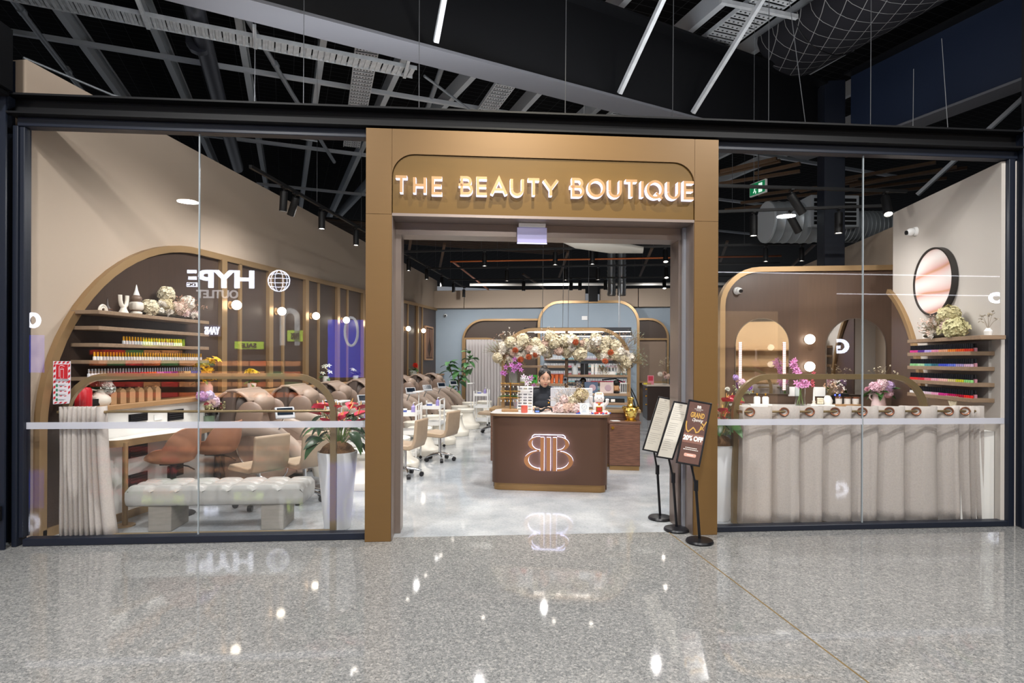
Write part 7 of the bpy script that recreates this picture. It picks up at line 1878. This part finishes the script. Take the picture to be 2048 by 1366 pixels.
t = thing('white_pot', 'small white ribbed pot at the left end of the top right-wall shelf', 'pot', (3.81, 7.14, 1.8005)); m = MB(); m.lathe([(0, 0), (.035, 0), (.038, .05), (.03, .055), (0, .05)], n=16); m.build('pot', WHITE_M, t)
m = MB(); [m.ell((0, .0, .075 + .03 * k), (.055, .06, .012), .8, 12, 6) for k in range(3)]; m.build('stacked_caps', mat('pale_stone', '#c9c3ba', .6), t)
t = thing('bud_vase', 'small white bud vase with a dry twig near the glass on the top right shelf', 'vase', (3.81, 6.12, 1.8005)); m = MB(); m.lathe([(0, 0), (.03, 0), (.036, .04), (.016, .07), (.012, .07), (0, .03)], n=14); m.build('vase', WHITE_M, t)
o = put('twig', sprig('#a89c88', .16, 150, 8, .014), t, (0, 0, .06))
t = thing('pampas_bunch', 'pale pampas tips rising beside the right end of the right curtain', 'dried grass', (3.74, 6.50, .9405)); m = MB(); m.lathe([(0, 0), (.035, 0), (.04, .08), (.03, .08), (0, .03)], n=14); m.build('holder', CREAM, t)
for k in range(7): 
    a = -.6 + .2 * k; m = MB(); m.tube([(0, 0, .06), (-.02, a * .06, .16), (-.03, a * .16, .26)], [.003, .010, .003], 6); m.build('plume', mat('pampas', '#d3c6ac', .9), t)
t = thing('rattan_chair', 'rattan-backed chair half hidden at the left end of the right curtain', 'chair', (2.14, 7.55, 0), .4)
RAT = mat('rattan', '#a87a4a', .6)
m = MB(); m.lathe([(0, .43), (.22, .43), (.23, .45), (.22, .47), (0, .47)], n=24); m.build('seat', RAT, t)
m = MB(); m.tube([(-.2, .1, .45), (-.25, .12, .62), (-.20, .16, .72), (0, .22, .75), (.20, .16, .72), (.25, .12, .62), (.2, .1, .45)], .014, 8); m.build('backrest', RAT, t)
for k in range(7): m = MB(); x = -.15 + .05 * k; m.tube([(x, .16, .46), (x, .20, .73)], .006, 6); m.build('spindle', RAT, t)
for sx in (-1, 1):
    for sy in (-1, 1): m = MB(); m.tube([(sx * .15, sy * .15, .43), (sx * .19, sy * .19, .002)], .014, 8); m.build('leg', RAT, t)
t = thing('rattan_chair', 'rattan-backed chair at the right end of the nail bar behind the right curtain', 'chair', (3.25, 7.35, 0), -.3)
m = MB(); m.lathe([(0, .43), (.22, .43), (.23, .45), (.22, .47), (0, .47)], n=24); m.build('seat', RAT, t)
m = MB(); m.tube([(-.2, .1, .45), (-.25, .12, .62), (-.20, .16, .72), (0, .22, .75), (.20, .16, .72), (.25, .12, .62), (.2, .1, .45)], .014, 8); m.build('backrest', RAT, t)
for sx in (-1, 1):
    for sy in (-1, 1): m = MB(); m.tube([(sx * .15, sy * .15, .43), (sx * .19, sy * .19, .002)], .014, 8); m.build('leg', RAT, t)
# ---------------------------------------------------------------- the shop across the mall (mirrored in the glass)
OPL = -10.2
def op(s, z, d=0.0): return sfp(s, OPL + d, z)
OR_ = SA + PI          # local x runs along -s, local -y faces the salon
m = MB(); m.box(-9, -.3, 0, 21, -.12, 6.5); o = m.build('wall_front', mat('dark_facade', '#17171a', .6), None, sfp(0, OPL, 0), SA); struct(o)
SW = emis('sign_white_glow', '#e6ecff', 14.0); SG = emis('sign_grey_glow', '#c8c8cc', 3.0)
t = thing('neon_sign', 'lit white sign with a wire globe on the shop front across the mall', 'sign', sfp(0, OPL, 0), OR_)
def optext(s, size, X0, X1, z, mt, bold=0, nm_='letters'):
    me = text_mesh(s, size, .02, mt, bold=bold, align='LEFT')
    xs = [v.co.x for v in me.vertices]; k = (X1 - X0) / (max(xs) - min(xs)); x0 = min(xs)
    for v in me.vertices: v.co.x = (v.co.x - x0) * k
    o = put(nm_, me, t, (X0, -.05, z), (PI / 2, 0, 0)); return o
optext('HYP', .60, 1.62, 2.98, 3.35, SW, .02)
m = MB(); m.box(3.02, -.07, 3.69, 3.24, -.03, 3.77); m.box(3.02, -.07, 3.53, 3.21, -.03, 3.61); m.box(3.0, -.07, 3.35, 3.25, -.03, 3.46); m.build('letter_bars', SW, t)
optext('DC', .10, 3.03, 3.22, 3.37, BLACK, .0).location.y = -.09
optext('OUTLET', .28, 2.01, 3.02, 3.08, SG, .006)
m = MB(); cx, cz, r = 1.015, 3.53, .265
circ = lambda rx, rz, z=0: [(cx + rx * math.cos(k * PI / 16), -.05, cz + z + rz * math.sin(k * PI / 16)) for k in range(32)]
m.tube(circ(r, r), .014, 6, 0, 1, True)
for f in (.38, .75): m.tube(circ(r * f, r), .009, 5, 0, 1, True)
for z in (-.14, -.045, .06, .16):
    w = math.sqrt(r * r - z * z); m.tube([(cx - w, -.05, cz + z), (cx, -.05, cz + z * 1.15), (cx + w, -.05, cz + z)], .009, 5)
m.build('globe_outline', SW, t)
t = thing('brand_sign', 'small lit sign with white letters inside the shop across the mall', 'sign', sfp(0, OPL, 0), OR_)
optext('VANS', .26, 2.46, 2.82, 2.17, SW, .008)
m = MB(); m.box(2.44, -.03, 2.12, 2.85, -.0, 2.40); m.build('panel', mat('sign_navy', '#1c2440', .5), t)
LIME = mat('lime_board', '#a8c83a', .5, emit=1.2)  # emission added so the boards show mirrored in the glass
for (X0, X1, z0, z1, s, lab) in [(1.38, 2.09, 1.80, 1.99, 'SALE', 'lime sale board above the shoe boxes across the mall'), (.42, .80, 2.0, 2.28, 'PAIRS', 'lime board lettered pairs across the mall'), (3.3, 4.3, 1.86, 2.04, 'SALE', 'second lime sale board across the mall')]:
    t = thing('sale_board', lab, 'sign', sfp(0, OPL, 0), OR_)
    m = MB(); m.box(X0, -.06, z0, X1, -.03, z1); m.build('board', LIME, t)
    o = optext(s, (z1 - z0) * .8, X0 + (X1 - X0) * .25, X1 - (X1 - X0) * .25, z0 + (z1 - z0) * .22, BLACK, .002); o.location.y = -.075
t = thing('arch_display', 'grey arch-shaped display across the mall', 'display', sfp(0, OPL, 0), OR_)
m = MB(); m.sweep([(.56, 1.9), (.56, 2.6)] + [(.74 - .18 * math.cos(k * PI / 8), 2.6 + .18 * math.sin(k * PI / 8)) for k in range(1, 8)] + [(.92, 2.6), (.92, 1.9)], .13, -.06, -.02, 'xz'); fixn(m.build('arch', mat('arch_grey', '#9aa0a4', .5, emit=1.0), t))
t = thing('video_screen', 'blue video screen with a white dial across the mall', 'screen', sfp(0, OPL, 0), OR_)
m = MB(); m.box(-1.1, -.05, 1.09, -.2, -.02, 2.56); m.build('screen', emis('screen_blue', '#2038c8', 3.0), t)
m = MB(); m.tube([(-.79 + .16 * math.cos(k * PI / 16), -.06, 2.26 + .36 * math.sin(k * PI / 16)) for k in range(32)], .035, 6, 0, 1, True); m.build('dial_ring', emis('dial_white', '#cfd6e0', 3.0), t)
t = thing('video_screen', 'second blue screen far along the opposite shop front', 'screen', sfp(0, OPL, 0), OR_)
m = MB(); m.box(6.62, -.05, 1.2, 7.3, -.02, 2.12); m.build('screen', MATS['screen_blue'], t)
t = thing('ring_sign', 'round white lit sign far along the opposite shop front', 'sign', sfp(0, OPL, 0), OR_)
m = MB(); m.tube([(6.86 + .13 * math.cos(k * PI / 12), -.06, 2.48 + .15 * math.sin(k * PI / 12)) for k in range(24)], .05, 6, 0, 1, True); m.build('ring', SW, t)
t = thing('ring_sign', 'white lit letter sign opposite the right glass', 'sign', sfp(0, OPL, 0), OR_)
optext('G', .52, -14.15, -13.7, 1.78, SW, .02)
optext('O', .40, -18.7, -18.25, 3.2, SW, .015)
for i, (a, b, z) in enumerate([(10.4, 19, 3.92), (13.0, 19, 3.38)]):
    m = MB(); m.box(-b, -.05, z, -a, -.03, z + .025); tag(m.build('light_strip', emis('strip_white', '#f2f4ff', 5), None, sfp(0, OPL, 0), OR_), ['upper', 'lower'][i] + ' white light strip along the opposite shop front', 'light strip')
# shelves of shoe boxes, lit by the other shop's lamps
BXM = [mat('box_kraft', '#b87a4a', .7), mat('box_orange', '#c2602e', .6), mat('box_red', '#b02a24', .6), mat('box_green', '#3f6a3a', .6)]
m = MB(); m.box(-.19, -.12, 0, .19, .12, .12); bms = [m.mesh('shoe_box', x) for x in BXM]
R = random.Random(77)
for row in range(5):
    t_ = tag(MB().box(.35, -.32, .58 + row * .26, 5.6, -.02, .60 + row * .26).build('display_shelf', BLACK, None, sfp(0, OPL, 0), OR_), ['lowest', 'second', 'third', 'fourth', 'top'][row] + ' shelf of shoe boxes across the mall', 'shelf')
    for k in range(12):
        X = .6 + k * .42
        if row == 4 and k < 7: continue
        c = 2 if (X > 3.2 and R.random() < .7) else R.choice([0, 0, 1, 0, 3])
        p = sfp(-X, OPL + .17, .601 + row * .26)
        tag(put('shoe_box', bms[c], None, p, SA), '%s shoe box, %s from the left on the %s shelf across the mall' % (['kraft', 'orange', 'red', 'green'][c], nth(k), ['lowest', 'second', 'third', 'fourth', 'top'][row]), 'box', 'shoe boxes across the mall')
light('shop_lamp_opposite', 'AREA', sfp(-2.6, OPL + 1.6, 3.0), 800, (1, .95, .9), sfp(-2.6, OPL, 1.2), shape='RECTANGLE', size=4, size_y=.2)
t = thing('gold_column', 'gold clad column of the mall mirrored in the right glass', 'column', sfp(12.9, OPL + .6, 0), SA)
m = MB(); m.box(-.4, -.2, .002, .4, .2, 3.8, 0, .01); m.build('cladding', PORTAL, t); m = MB(); m.box(-.44, -.24, .002, .44, .24, .1); m.build('base', STEEL_D, t)
light('column_fill_spot', 'SPOT', sfp(12.9, OPL + 2.2, 4.6), 260, (1, .85, .5), sfp(12.9, OPL + .6, 1.6), spot_size=math.radians(60), spot_blend=.6, shadow_soft_size=.05)  # unseen spot from above, added so the column shows gold in the glass

# warm-lit neighbouring shop across the mall
m = MB(); m.box(5.0, -.118, .002, 12.2, -.09, 2.9); struct(m.build('wall_front_warm', mat('warm_shop_wall', '#c2a27c', .6), None, sfp(0, OPL, 0), SA)).name = 'wall_front'
for k in range(3):
    m = MB(); m.box(5.4, -.089, .8 + .55 * k, 11.8, .2, .84 + .55 * k); tag(m.build('display_shelf', OAK, None, sfp(0, OPL, 0), SA), ['lowest', 'middle', 'top'][k] + ' oak shelf of the warm-lit shop across the mall', 'shelf')
light('shop_lamp_warm', 'AREA', sfp(8.6, OPL + 1.4, 3.1), 90, (1, .9, .78), sfp(8.6, OPL, 1.2), shape='RECTANGLE', size=6, size_y=.2)
